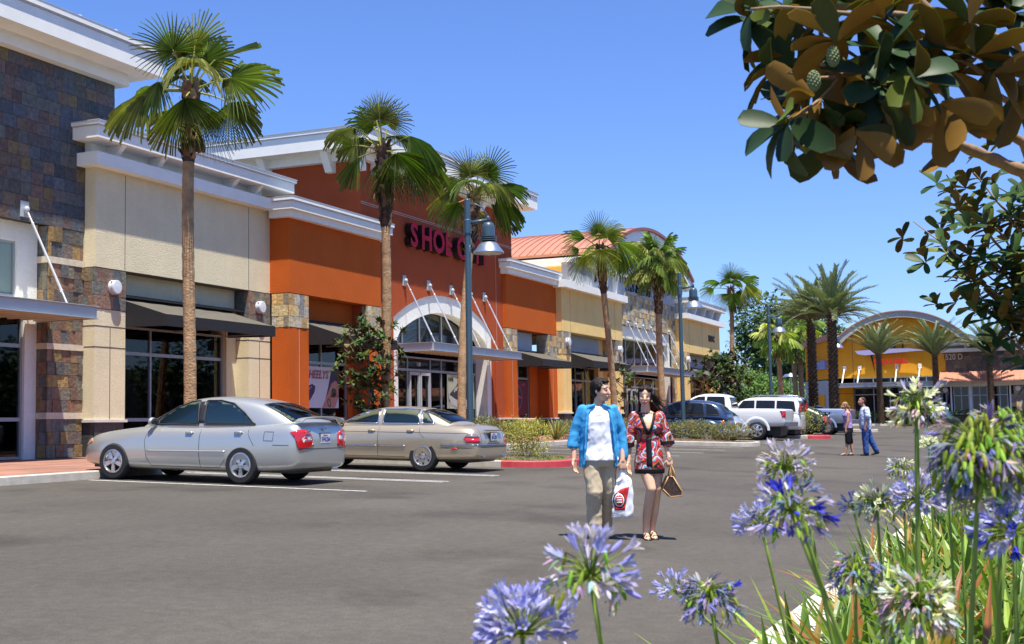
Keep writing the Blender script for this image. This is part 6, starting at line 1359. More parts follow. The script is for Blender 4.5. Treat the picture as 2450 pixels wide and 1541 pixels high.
def wrinkle(o,amp,sc,sx=1,seed=0,z0=-9,z1=9):
    """push folds into cloth"""
    me=o.data; me.update(); N=[v.normal.copy() for v in me.vertices]
    for v,n in zip(me.vertices,N):
        p=v.co; q=Vector((p.x*sc*sx+p.z*sc*.5+seed,p.y*sc*sx,p.z*sc-p.x*sc*.6)); k=1-abs(mnoise.noise(q)*2); f=mnoise.noise(q*.5+Vector((3,1,2)))
        v.co=p+n*amp*((k-.4)*.9+f*.7)
    me.update()
def person(label,X,Y,rzoff=0):
    z=gz(X,Y); r=empty('person',label,'person',(X,Y,z)); r.rotation_euler=(0,0,math.atan2(IR.y,IR.x)+rzoff); return r
def shoe(b,heel,toe,w=.045,h=.05):
    h0=Vector(heel);t=Vector(toe); d=(t-h0).normalized(); u=Vector((-d.y,d.x,0)); Rm=Matrix((d,u,Vector((0,0,1)))).transposed(); L_=(t-h0).length
    b.ell(h0+d*.045+Vector((0,0,h*.75)),.055,w*.85,h*.85,14,10,rot=Rm); b.ell(h0+d*L_*.55+Vector((0,0,h*.55)),L_*.36,w*.95,h*.62,16,10,rot=Rm); b.ell(t-d*.065+Vector((0,0,h*.48)),.072,w,h*.5,14,10,rot=Rm)
    b.tube([h0+d*.02+Vector((0,0,.012)),h0+d*L_*.4+Vector((0,0,.01)),t-d*.05+Vector((0,0,.01))],[w*.75,w*.8,w*.95],12) if False else None
# ---- man in blue shirt -------------------------------------------------
r=person('man in open blue shirt, white tee and khaki trousers carrying a shopping bag',13.61,4.755)
sk=skin('tanned skin',(.70,.41,.27)); H=Vector((.05,.0,1.655))
b=MB(); T,Rm=head(b,H,R(52),(R(4),R(-3)),1.06)
limb(b,[(.035,.03,1.57),(.02,.035,1.46)],[.060,.070]); torso(b,[(.01,.03,.90,.14,.10),(.01,.03,1.1,.13,.095),(.01,.03,1.3,.155,.10),(.01,.035,1.42,.15,.085),(.015,.035,1.49,.07,.06)])
lw=Vector((-.275,-.02,.885)); rw=Vector((.265,-.05,.865))
limb(b,[(-.18,.03,1.43),(-.27,.05,1.16),lw],[.052,.043,.026]); limb(b,[(.21,.03,1.43),(.285,.04,1.15),rw],[.052,.043,.026])
hand(b,lw,(.03,-.08,-1),(.75,-.5,0),1,.55,1.04); hand(b,rw,(.05,-.05,-1),(-.2,.9,0),-1,1.7,1.04)
limb(b,[(-.06,.01,.88),(-.055,-.04,.50),(-.06,.012,.09)],[.075,.05,.038]); limb(b,[(.09,.03,.88),(.1,.06,.52),(.072,.205,.10)],[.075,.05,.036])
body=remesh(b,'body',sk,r,.0075,2)
b=MB(); b.ell(T(0,.026,.052),.083*1.06,.098*1.06,.082*1.06,22,14,rot=Rm); b.ell(T(0,.062,-.0),.074*1.06,.066*1.06,.085*1.06,18,12,rot=Rm)
for q in (-1,1): b.ell(T(.070*q,.0,.03),.018,.045,.050,12,8,rot=Rm)
b.ell(T(0,-.052,.098),.055,.035,.022,12,8,rot=Rm)
h=remesh(b,'hair',hairm('short black hair',(.014,.011,.010)),r,.007,1); wrinkle(h,.006,60)
face(r,T,Rm,1.06,mat('lips tan',(.34,.12,.09),.4,var=0),M_['browm'],True,brow_w=1.2)
wm=cloth('white tee cotton',(.80,.82,.88),fold=7,fs=.03,var=.02)
b=MB(); torso(b,[(.02,.02,.87,.212,.152),(.02,.022,.93,.206,.148),(.02,.025,1.05,.178,.128),(.015,.02,1.2,.175,.128),(.01,.02,1.32,.18,.122),(.01,.025,1.41,.172,.105),(.015,.03,1.465,.115,.082),(.02,.03,1.485,.078,.07)])
t=remesh(b,'tee_shirt',wm,r,.009,3); wrinkle(t,.010,9,.7)
b=MB(); b.tube([T(0,0,0)]*0 or [(.02+.075*math.cos(a),.03+.07*math.sin(a),1.484-.012*math.sin(a)*-1-.02*(math.sin(a)<-.2)) for a in [2*math.pi*i/20 for i in range(21)]],.007,6); b.build('collar_rib',wm,t,smooth=True)
bl=cloth('bright blue cotton',(.05,.31,.60),.8,5,.015)
b=MB()   # open shirt: back, side panels, sleeves, collar
def panel(pts,th=.02): b.prism([Vector(p) for p in pts],(0,0,0))
rows=[(.83,.222,.155),(.95,.215,.155),(1.1,.20,.148),(1.25,.198,.142),(1.38,.196,.128),(1.445,.165,.11),(1.49,.10,.085)]
n=26; vs=[]
def arc(rx,ry,z,open_): # open at the front
    o=[]
    for j in range(n+1):
        a=R(-90)+R(open_)+ (2*math.pi-2*R(open_))*j/n
        o.append((.01+rx*math.cos(a),.03+ry*math.sin(a),z))
    return o
for k,(z,rx,ry) in enumerate(rows): vs+=arc(rx,ry,z-(.03 if k==0 else 0),(50,46,42,38,36,36,50)[k])
b.add(vs,[(i*(n+1)+j,i*(n+1)+j+1,(i+1)*(n+1)+j+1,(i+1)*(n+1)+j) for i in range(len(rows)-1) for j in range(n)])
o=b.build('c',bl,None,smooth=True); md=o.modifiers.new('s','SOLIDIFY'); md.thickness=.024; md.offset=0; bake(o); sv=[tuple(v.co) for v in o.data.vertices]; sf=[list(p.vertices) for p in o.data.polygons]; bpy.data.objects.remove(o)
b=MB(); b.add(sv,sf)
limb(b,[(-.165,.03,1.435),(-.255,.045,1.20),(-.285,.03,1.06)],[.064,.062,.060],14); limb(b,[(.185,.03,1.435),(.272,.04,1.18),(.285,.0,.91)],[.064,.058,.050],14)
b.tube([(-.283,.03,1.07),(-.285,.025,1.02)],[.062,.064],14)
for q in (-1,1): b.ell((.015+q*.085,-.045,1.475),.055,.035,.018,12,8,rot=Matrix.Rotation(q*R(28),3,'Y')); b.tube([(.015+q*.05,-.03,1.49),(.015+q*.13,-.075,1.40),(.015+q*.155,-.11,1.2),(.015+q*.17,-.12,.95),(.015+q*.185,-.11,.82)],[.016,.016,.014,.014,.014],8)
sh=remesh(b,'blue_shirt',bl,r,.009,2); wrinkle(sh,.006,9,.8,5)
kh=cloth('khaki cotton',(.52,.43,.29),.85,6,.025)
b=MB(); torso(b,[(.02,.02,.99,.165,.115),(.02,.02,.93,.178,.125),(.02,.02,.85,.185,.135),(.02,.02,.80,.17,.125)])
limb(b,[(-.07,.01,.84),(-.055,-.05,.52),(-.06,.01,.30),(-.062,.015,.095)],[.108,.092,.086,.082],14); limb(b,[(.105,.03,.84),(.105,.06,.52),(.085,.15,.30),(.072,.20,.13)],[.108,.088,.080,.076],14)
p_=remesh(b,'trousers',kh,r,.01,3); wrinkle(p_,.010,9,.8,9)
br=mat('tan leather shoe',(.33,.15,.06),.5,var=.15)
for a,c in (((-.06,.09,.0),(-.045,-.19,.0)),((.07,.25,.03),(.085,-.0,0))):
    b=MB(); shoe(b,a,c,.05,.06); s_=remesh(b,'shoe',br,r,.008,1); b=MB(); d=(Vector(c)-Vector(a)); b.tube([Vector(a)+d*.05+Vector((0,0,.008)),Vector(a)+d*.5+Vector((0,0,.006)),Vector(a)+d*.93+Vector((0,0,.008))],[.036,.036,.042],10); o=b.build('sole',M_['plastic'],s_); 
# shopping bag held in the right-hand side hand
bw=mat('white plastic bag',(.82,.83,.86),.35,var=.03); R0=r.matrix_basis
rm=Matrix.Translation(r.location)@Matrix.Rotation(r.rotation_euler.z,4,'Z')
def held(name,label,cat,par_m=rm): e=empty(name,label,cat,par_m.translation); e.rotation_euler=(0,0,par_m.to_euler().z); return e
bg_=held('shopping_bag','white plastic shopping bag with a red panel, held by the man in blue','bag')
def sack(cx_,cy_,rows,m,name,par,n=20,wr=.012):
    b=MB(); vs=[]
    for z,w,t_,dx in rows:
        for j in range(n):
            a=2*math.pi*j/n; ca,sa=math.cos(a),math.sin(a); vs.append((cx_+dx+w*(abs(ca)**.6)*(1 if ca>0 else -1),cy_+t_*(abs(sa)**.8)*(1 if sa>0 else -1),z))
    b.add(vs,[(i*n+j,i*n+(j+1)%n,(i+1)*n+(j+1)%n,(i+1)*n+j) for i in range(len(rows)-1) for j in range(n)]+[tuple(range(n-1,-1,-1)),tuple((len(rows)-1)*n+j for j in range(n))])
    o=b.build(name,m,par,smooth=True); md=o.modifiers.new('s','SUBSURF'); md.levels=2; md.render_levels=2; bake(o); wrinkle(o,wr,9,1,2); return o
bag=sack(.255,-.03,[(.23,.118,.02,.0),(.235,.122,.04,.0),(.40,.118,.045,.005),(.55,.108,.04,.012),(.63,.092,.03,.025),(.69,.05,.02,.015),(.765,.02,.012,.0)],bw,'sack',bg_,wr=.02)
BB=bvhof(bag)
rp=mat('red bag print',(.70,.03,.03),.4,var=0); wp=mat('white bag print',(.8,.8,.8),.4,var=0)
patch('red_panel',BB,[(-.125,-.13),(.02,-.13),(.075,.13),(-.02,.10),(-.11,.04)],(.255,-.03,.45),(1,0,0),(0,0,1),(0,1,0),rp,bag,off=.003,thick=.002,step=.03)
def ringp(c,rx,rz,n=18): return [(c[0]+rx*math.cos(2*math.pi*i/n),c[1]+rz*math.sin(2*math.pi*i/n)) for i in range(n)]
q=patch('round_print',BB,ringp((-.04,-.02),.068,.088),(.255,-.03,.45),(1,0,0),(0,0,1),(0,1,0),M_['black'],bag,off=.006,thick=.002,step=.03)
patch('round_print',BB,ringp((-.04,-.02),.056,.074),(.255,-.03,.45),(1,0,0),(0,0,1),(0,1,0),wp,bag,off=.009,thick=.002,step=.03)
patch('round_print',BB,ringp((-.04,-.02),.045,.060),(.255,-.03,.45),(1,0,0),(0,0,1),(0,1,0),rp,bag,off=.012,thick=.002,step=.03)
for i in range(4): patch('print_line',BB,[(-.115,-.155-i*.015),(-.01,-.15-i*.015),(-.01,-.157-i*.015),(-.115,-.162-i*.015)],(.255,-.03,.45),(1,0,0),(0,0,1),(0,1,0),M_['steel'],bag,off=.004,thick=.002,step=.05)
for i in range(3): patch('print_line',BB,[(-.07,.012-i*.025),(-.01,.014-i*.025),(-.01,.001-i*.025),(-.07,-.001-i*.025)],(.255,-.03,.45),(1,0,0),(0,0,1),(0,1,0),wp,bag,off=.015,thick=.002,step=.05)
b=MB(); b.tube([(.215,-.03,.70),(.262,-.055,.79),(.29,-.05,.80),(.30,-.03,.70)],[.012,.008,.008,.012],6); b.build('bag_handle',bw,bag,smooth=True)
# ---- woman in the printed dress -----------------------------------------
r=person('woman in a short red and multicoloured print dress with black trim and sandals',13.95,4.28)
X0=-.62/1.0
sk2=skin('light brown skin',(.74,.46,.30)); 
b=MB(); T,Rm=head(b,(-.02,-.01,1.605),R(-6),(R(6),R(5)),.98,.9)
limb(b,[(-.015,.02,1.53),(-.01,.03,1.42)],[.047,.055]); torso(b,[(.02,.03,.86,.145,.10),(.01,.03,1.02,.115,.085),(0,.03,1.2,.135,.09),(0,.03,1.33,.15,.08),(0,.035,1.40,.11,.06),(0,.035,1.44,.05,.045)])
lw=Vector((-.225,-.02,.86)); rw=Vector((.235,-.02,.905))
limb(b,[(-.155,.03,1.37),(-.20,.05,1.10),lw],[.043,.034,.021]); limb(b,[(.16,.03,1.37),(.195,.06,1.11),rw],[.043,.034,.021])
hand(b,lw,(.0,-.12,-1),(.6,-.6,0),1,.5,.92); hand(b,rw,(.06,-.12,-1),(-.2,.9,0),-1,1.6,.92)
limb(b,[(-.045,.0,.84),(.015,-.10,.565),(-.03,-.02,.30),(-.05,.02,.11),(-.05,.02,.07)],[.088,.056,.052,.031,.033],14); limb(b,[(.095,.03,.84),(.085,.00,.56),(.06,.06,.30),(.035,.10,.11),(.035,.10,.07)],[.088,.056,.05,.031,.033],14)
for hx,hy,tx,ty in ((-.05,.045,-.035,-.16),(.035,.13,.055,-.08)):
    d=Vector((tx-hx,ty-hy,0)).normalized(); u=Vector((-d.y,d.x,0)); hh=Vector((hx,hy,0))
    b.ell(hh+Vector((0,0,.045)),.03,.035,.035,12,8); 
    b.tube([hh+d*.02+Vector((0,0,.05)),hh+d*.09+Vector((0,0,.045)),hh+d*.15+Vector((0,0,.028))],[.032,.032,.030],12)
    for k in range(5): 
        o=u*(k-2)*.0165; b.tube([hh+d*.14+o*.9+Vector((0,0,.026)),hh+d*(.205-.009*abs(k-1.2)*1.6)+o+Vector((0,0,.018))],[.013,.0085],8); b.ell(hh+d*(.207-.009*abs(k-1.2)*1.6)+o+Vector((0,0,.017)),.009,.009,.008,8,6)
body=remesh(b,'body',sk2,r,.0065,2)
hm=hairm('long black hair',(.018,.010,.008))
b=MB(); b.ell(T(0,.022,.05),.080,.094,.080,20,14,rot=Rm); b.ell(T(0,.06,-.01),.076,.060,.095,18,12,rot=Rm)
for q in (-1,1): b.ell(T(.068*q,.01,.015),.020,.05,.065,12,8,rot=Rm); b.ell(T(.045*q,-.052,.083),.040,.03,.028,12,8,rot=Rm)
for i in range(34):
    rr=random.Random(i); a=rr.uniform(-.5,1.0); st=T(rr.uniform(-.06,.075),rr.uniform(.03,.09),rr.uniform(-.06,.07)); w=rr.uniform(.10,.22)*(1 if i%4 else -.25)
    b.tube([st,st+Vector((w*.25,.03,-.06)),st+Vector((w*.75,.06,-.13-rr.uniform(0,.04))),st+Vector((w*1.15,.07,-.22-rr.uniform(0,.10)))],[.016,.014,.010,.003],6)
h=remesh(b,'hair',hm,r,.0065,1); wrinkle(h,.004,60)
b=MB()
for i in range(40):
    rr=random.Random(100+i); st=T(rr.uniform(0,.08),rr.uniform(.03,.08),rr.uniform(-.06,.05)); w=rr.uniform(.12,.26)
    b.tube([st,st+Vector((w*.5,.04,-.07+rr.uniform(-.02,.03))),st+Vector((w,.06,-.15+rr.uniform(-.05,.06)))],[.003,.002,.001],4)
b.build('loose_strands',hm,h)
face(r,T,Rm,.98,mat('red lipstick',(.45,.02,.035),.3,var=0),M_['browm'],True,brow_w=.8)
b=MB(); b.lathe([(.010,-.002),(.014,0),(.010,.002)],T(.080,.0,-.048),12,(0,1,0)); b.build('earring',mat('gold metal',(.8,.55,.2),.25,1,var=0),r,smooth=True)
def printmat():
    m,nt,bb=nmat('printed silk'); tc=node(nt,'ShaderNodeTexCoord').outputs['Object']
    n=node(nt,'ShaderNodeTexNoise'); n.inputs['Scale'].default_value=6; n.inputs['Detail'].default_value=.5; L(nt,tc,n.inputs['Vector'])
    mx=node(nt,'ShaderNodeVectorMath',operation='MULTIPLY_ADD'); L(nt,n.outputs['Color'],mx.inputs[0]); mx.inputs[1].default_value=(.22,.22,.22); L(nt,tc,mx.inputs[2])
    vo=node(nt,'ShaderNodeTexVoronoi'); vo.inputs['Scale'].default_value=8; L(nt,mx.outputs[0],vo.inputs['Vector'])
    sp=node(nt,'ShaderNodeSeparateColor'); L(nt,vo.outputs['Color'],sp.inputs[0])
    ml=node(nt,'ShaderNodeMath',operation='MULTIPLY_ADD'); L(nt,vo.outputs['Distance'],ml.inputs[0]); ml.inputs[1].default_value=1.4; L(nt,sp.outputs[0],ml.inputs[2])
    fr=node(nt,'ShaderNodeMath',operation='FRACT'); L(nt,ml.outputs[0],fr.inputs[0])
    cr=node(nt,'ShaderNodeValToRGB'); cr.color_ramp.interpolation='CONSTANT'; L(nt,fr.outputs[0],cr.inputs[0])
    cols=[(0,(.55,.012,.035)),(.17,(.02,.015,.02)),(.27,(.30,.13,.03)),(.38,(.60,.02,.04)),(.52,(.05,.38,.55)),(.62,(.72,.66,.52)),(.72,(.5,.02,.06)),(.82,(.04,.07,.30)),(.91,(.62,.25,.05))]
    e=cr.color_ramp.elements; e[0].position=0; e[0].color=(*cols[0][1],1); e[1].position=cols[1][0]; e[1].color=(*cols[1][1],1)
    for p_,c in cols[2:]: x=e.new(p_); x.color=(*c,1)
    L(nt,cr.outputs[0],bb.inputs['Base Color']); bb.inputs['Roughness'].default_value=.42; bb.inputs['Specular IOR Level'].default_value=.4; bump(nt,bb,6,1,.02,2); return m
pm=printmat(); bk=cloth('black satin trim',(.012,.012,.014),.55,6,.015)
b=MB(); torso(b,[(.015,.015,.78,.172,.135),(.015,.02,.88,.170,.135),(.015,.025,.98,.150,.12),(.005,.025,1.10,.128,.105),(0,.02,1.18,.135,.11),(0,.01,1.25,.15,.118),(0,.02,1.33,.16,.10),(0,.03,1.385,.145,.078),(0,.035,1.42,.09,.058)])
limb(b,[(-.145,.03,1.375),(-.195,.045,1.18),(-.225,.035,1.085)],[.060,.068,.078],14); limb(b,[(.145,.03,1.375),(.20,.05,1.18),(.225,.045,1.095)],[.060,.068,.078],14)
dr=remesh(b,'dress',pm,r,.0085,3); DB=bvhof(dr); wrinkle(dr,.006,12,.8,4); DB=bvhof(dr)
b=MB(); torso(b,[(.015,.012,.735,.168,.132),(.015,.013,.79,.1745,.1385)]); o=remesh(b,'hem_band',bk,dr,.008,1)
b=MB(); torso(b,[(.004,.025,1.135,.133,.108),(.002,.023,1.185,.139,.114)]); remesh(b,'waist_band',bk,dr,.008,1)
for q,x,y,z in ((-1,-.23,.033,1.065),(1,.229,.043,1.075)): b=MB(); b.tube([(x,y,z-.022),(x-q*.003,y,z+.02)],[.083,.080],18); o=b.build('cuff',bk,dr,angle=50)
patch('front_placket',DB,[(-.030,.74),(.035,.74),(.032,1.14),(-.028,1.14)],(0,0,0),(1,0,0),(0,0,1),(0,1,0),bk,dr,off=.006,thick=.004,step=.04)
# skin of the V neckline, then its black border
patch('neckline',DB,[(0,1.19),(-.035,1.27),(-.075,1.40),(-.03,1.44),(.03,1.44),(.075,1.40),(.035,1.27)],(0,0,0),(1,0,0),(0,0,1),(0,1,0),sk2,body,off=.004,thick=.004,step=.03)
for q in (-1,1): patch('neck_border',DB,[(0,1.17),(q*.022,1.17),(q*.055,1.26),(q*.10,1.41),(q*.070,1.43),(q*.030,1.275),(0,1.205)],(0,0,0),(1,0,0),(0,0,1),(0,1,0),bk,dr,off=.008,thick=.005,step=.03)
for hx,hy,tx,ty in ((-.05,.045,-.035,-.16),(.035,.13,.055,-.08)):
    d=Vector((tx-hx,ty-hy,0)).normalized(); u=Vector((-d.y,d.x,0)); hh=Vector((hx,hy,0)); b=MB()
    b.tube([hh-d*.02+Vector((0,0,.012)),hh+d*.08+Vector((0,0,.008)),hh+d*.215+Vector((0,0,.008))],[.030,.030,.038],12); b.v=[(v[0],v[1],min(v[2],.016)*.9) for v in b.v]
    for k,zz in ((.17,.05),(.12,.085),(.02,.10)): b.tube([hh+d*k-u*.04+Vector((0,0,.01)),hh+d*(k+.01)-u*.022+Vector((0,0,zz-.01)),hh+d*(k+.01)+Vector((0,0,zz))+d*0,hh+d*(k+.01)+u*.022+Vector((0,0,zz-.01)),hh+d*k+u*.04+Vector((0,0,.01))],.005,6)
    b.build('sandal',mat('dark leather',(.03,.02,.018),.4,var=0),r,smooth=True)
b=MB(); b.tube([rw+Vector((.032*math.cos(a),.032*math.sin(a),.012+.004*math.sin(a))) for a in [i/14*6.283 for i in range(15)]],.004,6); b.build('bracelet',M_['chrome'],r,smooth=True)
rm=Matrix.Translation(r.location)@Matrix.Rotation(r.rotation_euler.z,4,'Z')
pb=held('handbag','brown handbag with tan edges and looped handles, held by the woman in the print dress','handbag',rm)
brn=mat('brown monogram canvas',(.055,.032,.02),.5,var=.8,vs=55); tan=mat('tan leather',(.50,.27,.10),.5,var=.1)
def P3(x,y,z): return Vector((x,y,z))
fr=[(.22,.03,.70),(.145,.10,.555),(.22,-.06,.48),(.335,-.13,.50),(.345,-.10,.58),(.245,-.02,.715)]
b=MB(); A=[(.145,-.16,.575),(.155,-.16,.56),(.24,-.16,.475),(.25,-.16,.47)]
prof=[(.15,.565),(.235,.475),(.36,.485),(.365,.53),(.27,.70),(.215,.70)]
prof=[(x-.01,z+.0) for x,z in prof]
b.prism([P3(x,-.13,z) for x,z in prof],(0,.20,0)); pbody=b.build('bag_body',brn,pb); md=pbody.modifiers.new('b','BEVEL'); md.width=.012; md.segments=3; bake(pbody)
b=MB()
for y in (-.132,.072): b.tube([P3(x,y,z) for x,z in prof+[prof[0]]],.007,6)
b.tube([P3(prof[1][0],-.13,prof[1][1]),P3(prof[1][0],.07,prof[1][1])],.007,6); b.tube([P3(prof[2][0],-.13,prof[2][1]),P3(prof[2][0],.07,prof[2][1])],.009,6); b.build('leather_edge',tan,pbody,smooth=True)
for y in (-.10,.03): b=MB(); b.tube([P3(.215,y,.66),P3(.235,y,.76),P3(.252,y*.4-.02,.828),P3(.275,y,.76),P3(.285,y,.66)],.008,6); b.build('bag_handle',tan,pbody,smooth=True)
# ---- distant couple ------------------------------------------------------
r=person('distant blonde woman with a ponytail, in a lavender top and black shorts',39.9,5.92)
sk3=skin('fair tanned skin',(.50,.27,.17)); b=MB(); T,Rm=head(b,(-.055,0,1.51),R(-82),(R(0),R(0)),.97)
limb(b,[(-.02,0,1.44),(.01,.0,1.34)],[.045,.052]); torso(b,[(.03,0,.86,.115,.15),(.03,0,1.05,.10,.12),(.015,0,1.2,.105,.13),(.02,0,1.30,.085,.14),(.02,0,1.36,.05,.07)])
lw=Vector((-.085,-.19,.80)); limb(b,[(.02,-.16,1.28),(-.02,-.19,1.04),lw],[.045,.037,.024]); hand(b,lw,(-.03,0,-1),(-.3,.9,0),1,.6,.92)
rw=Vector((.0,.20,.80)); limb(b,[(.02,.15,1.28),(.03,.2,1.04),rw],[.045,.037,.024]); hand(b,rw,(0,0,-1),(-.3,-.9,0),-1,.6,.92)
limb(b,[(.02,-.07,.82),(-.01,-.07,.44),(-.10,-.07,.09)],[.095,.060,.035]); limb(b,[(.04,.07,.82),(.10,.07,.44),(.16,.07,.09)],[.095,.060,.035])
limb(b,[(-.10,-.07,.06),(-.23,-.07,.03)],[.036,.022]); limb(b,[(.16,.07,.06),(.02,.07,.03)],[.036,.022]); remesh(b,'body',sk3,r,.009,2)
b=MB(); b.ell(T(0,.022,.045),.082,.098,.082,16,12,rot=Rm); b.ell(T(0,.07,-.01),.07,.05,.08,12,10,rot=Rm); b.tube([T(0,.10,.0),T(0,.15,-.04),T(0,.15,-.14),T(0,.13,-.26)],[.03,.034,.028,.010],8)
h=remesh(b,'hair',hairm('blonde hair',(.30,.19,.08)),r,.008,1); wrinkle(h,.004,50)
lav=cloth('lavender top',(.34,.22,.45),.8,8,.02,.35)
b=MB(); torso(b,[(.03,0,.83,.135,.175),(.03,0,1.0,.118,.145),(.015,0,1.15,.125,.150),(.0,0,1.22,.135,.155),(.015,0,1.29,.10,.14),(.02,0,1.345,.055,.09)]); t=remesh(b,'top',lav,r,.009,3); wrinkle(t,.006,14)
b=MB(); torso(b,[(.04,0,.86,.13,.165),(.04,0,.70,.135,.17)]); limb(b,[(.01,-.075,.72),(-.005,-.08,.50),(-.01,-.08,.42)],[.108,.092,.088]); limb(b,[(.06,.075,.72),(.09,.08,.50),(.105,.08,.42)],[.108,.092,.088]); remesh(b,'shorts',bk,r,.01,2)
for x0,y0,x1 in ((-.09,-.07,-.24),(.18,.07,.01)): b=MB(); b.tube([(x0,y0,.012),((x0+x1)/2,y0,.012),(x1,y0,.012)],[.04,.035,.042],10); b.v=[(v[0],v[1],min(v[2],.02)) for v in b.v]; b.tube([(x1+.06,y0-.03,.02),(x1+.05,y0,.06),(x1+.06,y0+.03,.02)],.006,5); b.build('sandal',M_['rubber'],r)
r=person('man in a loose pale blue short-sleeved shirt and blue jeans, following the blonde woman',40.45,5.50)
b=MB(); T,Rm=head(b,(-.035,0,1.66),R(-78),(R(0),R(0)),1.04)
limb(b,[(-.01,0,1.57),(.03,0,1.46)],[.058,.065]); torso(b,[(.05,0,.92,.13,.17),(.05,0,1.15,.13,.16),(.04,0,1.36,.12,.17),(.035,0,1.46,.07,.1)])
lw=Vector((-.01,-.23,.88)); limb(b,[(.05,-.20,1.38),(.06,-.24,1.12),lw],[.055,.045,.03]); hand(b,lw,(-.05,0,-1),(-.3,.9,0),1,.6,1.04)
rw=Vector((.08,.23,.88)); limb(b,[(.05,.20,1.38),(.08,.24,1.12),rw],[.055,.045,.03]); hand(b,rw,(0,0,-1),(-.3,-.9,0),-1,.6,1.04); remesh(b,'body',skin('ruddy skin',(.46,.22,.15)),r,.009,2)
b=MB(); b.ell(T(0,.028,.05),.084,.098,.082,16,12,rot=Rm); b.ell(T(0,.065,-.0),.078,.06,.085,12,10,rot=Rm); h=remesh(b,'hair',hairm('brown hair',(.07,.04,.022)),r,.008,1); wrinkle(h,.005,50)
ps=cloth('pale blue shirt',(.50,.58,.74),.8,7,.03,.1)
b=MB(); torso(b,[(.05,0,.80,.165,.20),(.05,0,.95,.178,.205),(.04,0,1.12,.175,.20),(.035,0,1.28,.155,.20),(.035,0,1.40,.12,.19),(.03,0,1.49,.06,.085)]); limb(b,[(.05,-.18,1.41),(.07,-.24,1.20)],[.085,.088]); limb(b,[(.05,.18,1.41),(.07,.24,1.20)],[.085,.088]); s_=remesh(b,'shirt',ps,r,.01,3); wrinkle(s_,.011,10,.8)
jn=cloth('blue denim',(.045,.10,.30),.85,6,.02)
b=MB(); torso(b,[(.06,0,.93,.14,.175),(.06,0,.80,.15,.18)]); limb(b,[(.03,-.09,.84),(.005,-.09,.48),(.02,-.09,.10)],[.13,.098,.085],14); limb(b,[(.09,.09,.84),(.22,.09,.48),(.38,.09,.16)],[.13,.095,.08],14); j=remesh(b,'jeans',jn,r,.011,3); wrinkle(j,.008,9)
for a,c in (((.10,-.09,0),(-.17,-.09,0)),((.47,.09,.05),(.22,.09,.0))): b=MB(); shoe(b,a,c,.05,.06); remesh(b,'shoe',M_['rubber'],r,.009,1)
# ================= SHRUBS, PLANTER, FOREGROUND FLOWERS AND MAGNOLIAS
def shrub(name,label,c,rx,ry,rz,seed,n=1400,L_=.05,cols=((.16,.19,.05),(.20,.20,.06),(.10,.14,.035)),lobes=9,tips=None,group=None,stems=True,wr=.45):
    rng=random.Random(seed); r=empty(name,label,'shrub',c,0,group); sb=MB(); b=MB(); LB=[]
    for i in range(lobes):
        a=i*2.399; q=math.sqrt((i+.5)/lobes)*.8; LB.append(Vector((rx*q*math.cos(a),ry*q*math.sin(a),rz*(.45+.35*(1-q)*rng.uniform(.6,1.3)))))
    for i in range(n):
        q=rng.choice(LB); v=Vector((rng.gauss(0,1),rng.gauss(0,1),rng.gauss(0,1)+.25)).normalized(); s_=rng.uniform(.5,1.15)**.5
        p=q+Vector((v.x*rx*.42,v.y*ry*.42,v.z*rz*.5))*s_
        if p.z<.01: p.z=rng.uniform(.02,.2)*rz
        g=rng.uniform(.65,1.4); cc=rng.choice(cols) if not(tips and rng.random()<.12) else tips
        leaf(b,p,v+Vector((rng.uniform(-.7,.7),rng.uniform(-.7,.7),rng.uniform(0,1.1))),v+Vector((0,0,.7)),L_*rng.uniform(.6,1.6),L_*wr,tuple(x*g for x in cc),None,K=2,bend=.2)
    for i in range(int(24+rx*14)):
        q=rng.choice(LB); e=q+Vector((rng.uniform(-.5,.5)*rx,rng.uniform(-.5,.5)*ry,rz*rng.uniform(.3,.62))); sb.tube([(q.x*.3,q.y*.3,0),(q.x*.7,q.y*.7,q.z*.6),e],[.008,.005,.002],4)
        for k in range(7): leaf(b,Vector((q.x*.7,q.y*.7,q.z*.6)).lerp(e,.4+.6*k/6),(rng.uniform(-1,1),rng.uniform(-1,1),.8),(0,0,1),L_*rng.uniform(.7,1.3),L_*.4,tuple(x*rng.uniform(.8,1.5) for x in cols[0]),None,K=2)
    sb.build('stems',M_['bark'],r); b.build('foliage',M_['foliage'],r); return r
def iz(x,y,h=.17): return Vector((x,y,gz(x,y)+h))
shrub('shrub','yellow green feathery shrub in the red-kerbed island behind the gold sedan',iz(28.0,11.6),.75,.65,.75,1,n=2600,L_=.055,cols=((.36,.36,.07),(.28,.31,.06),(.40,.37,.10)),tips=(.45,.36,.06))
shrub('shrub','smaller yellow green shrub deeper in the red-kerbed island',iz(27.3,13.5),.7,.7,.6,2,n=1800,L_=.055,cols=((.28,.31,.07),(.21,.25,.05),(.34,.33,.10)))
shrub('shrub','shaggy olive shrub at the foot of the nearest lamp post',iz(28.7,14.5),.7,.8,.62,3,n=1800,L_=.06,cols=((.16,.18,.06),(.22,.22,.10),(.28,.27,.16)))
b=MB(); rng=random.Random(5)
for i in range(900):
    a=rng.uniform(0,6.28); q=math.sqrt(rng.random()); p=iz(27.95+1.35*q*math.cos(a),11.6+1.0*q*math.sin(a),.15)
    leaf(b,p,(rng.uniform(-1,1),rng.uniform(-1,1),.6),(0,0,1),.07,.035,tuple(x*rng.uniform(.7,1.3) for x in (.10,.17,.03)),None,K=2)
tag(b.build('ground_cover',M_['foliage']),kind='stuff')
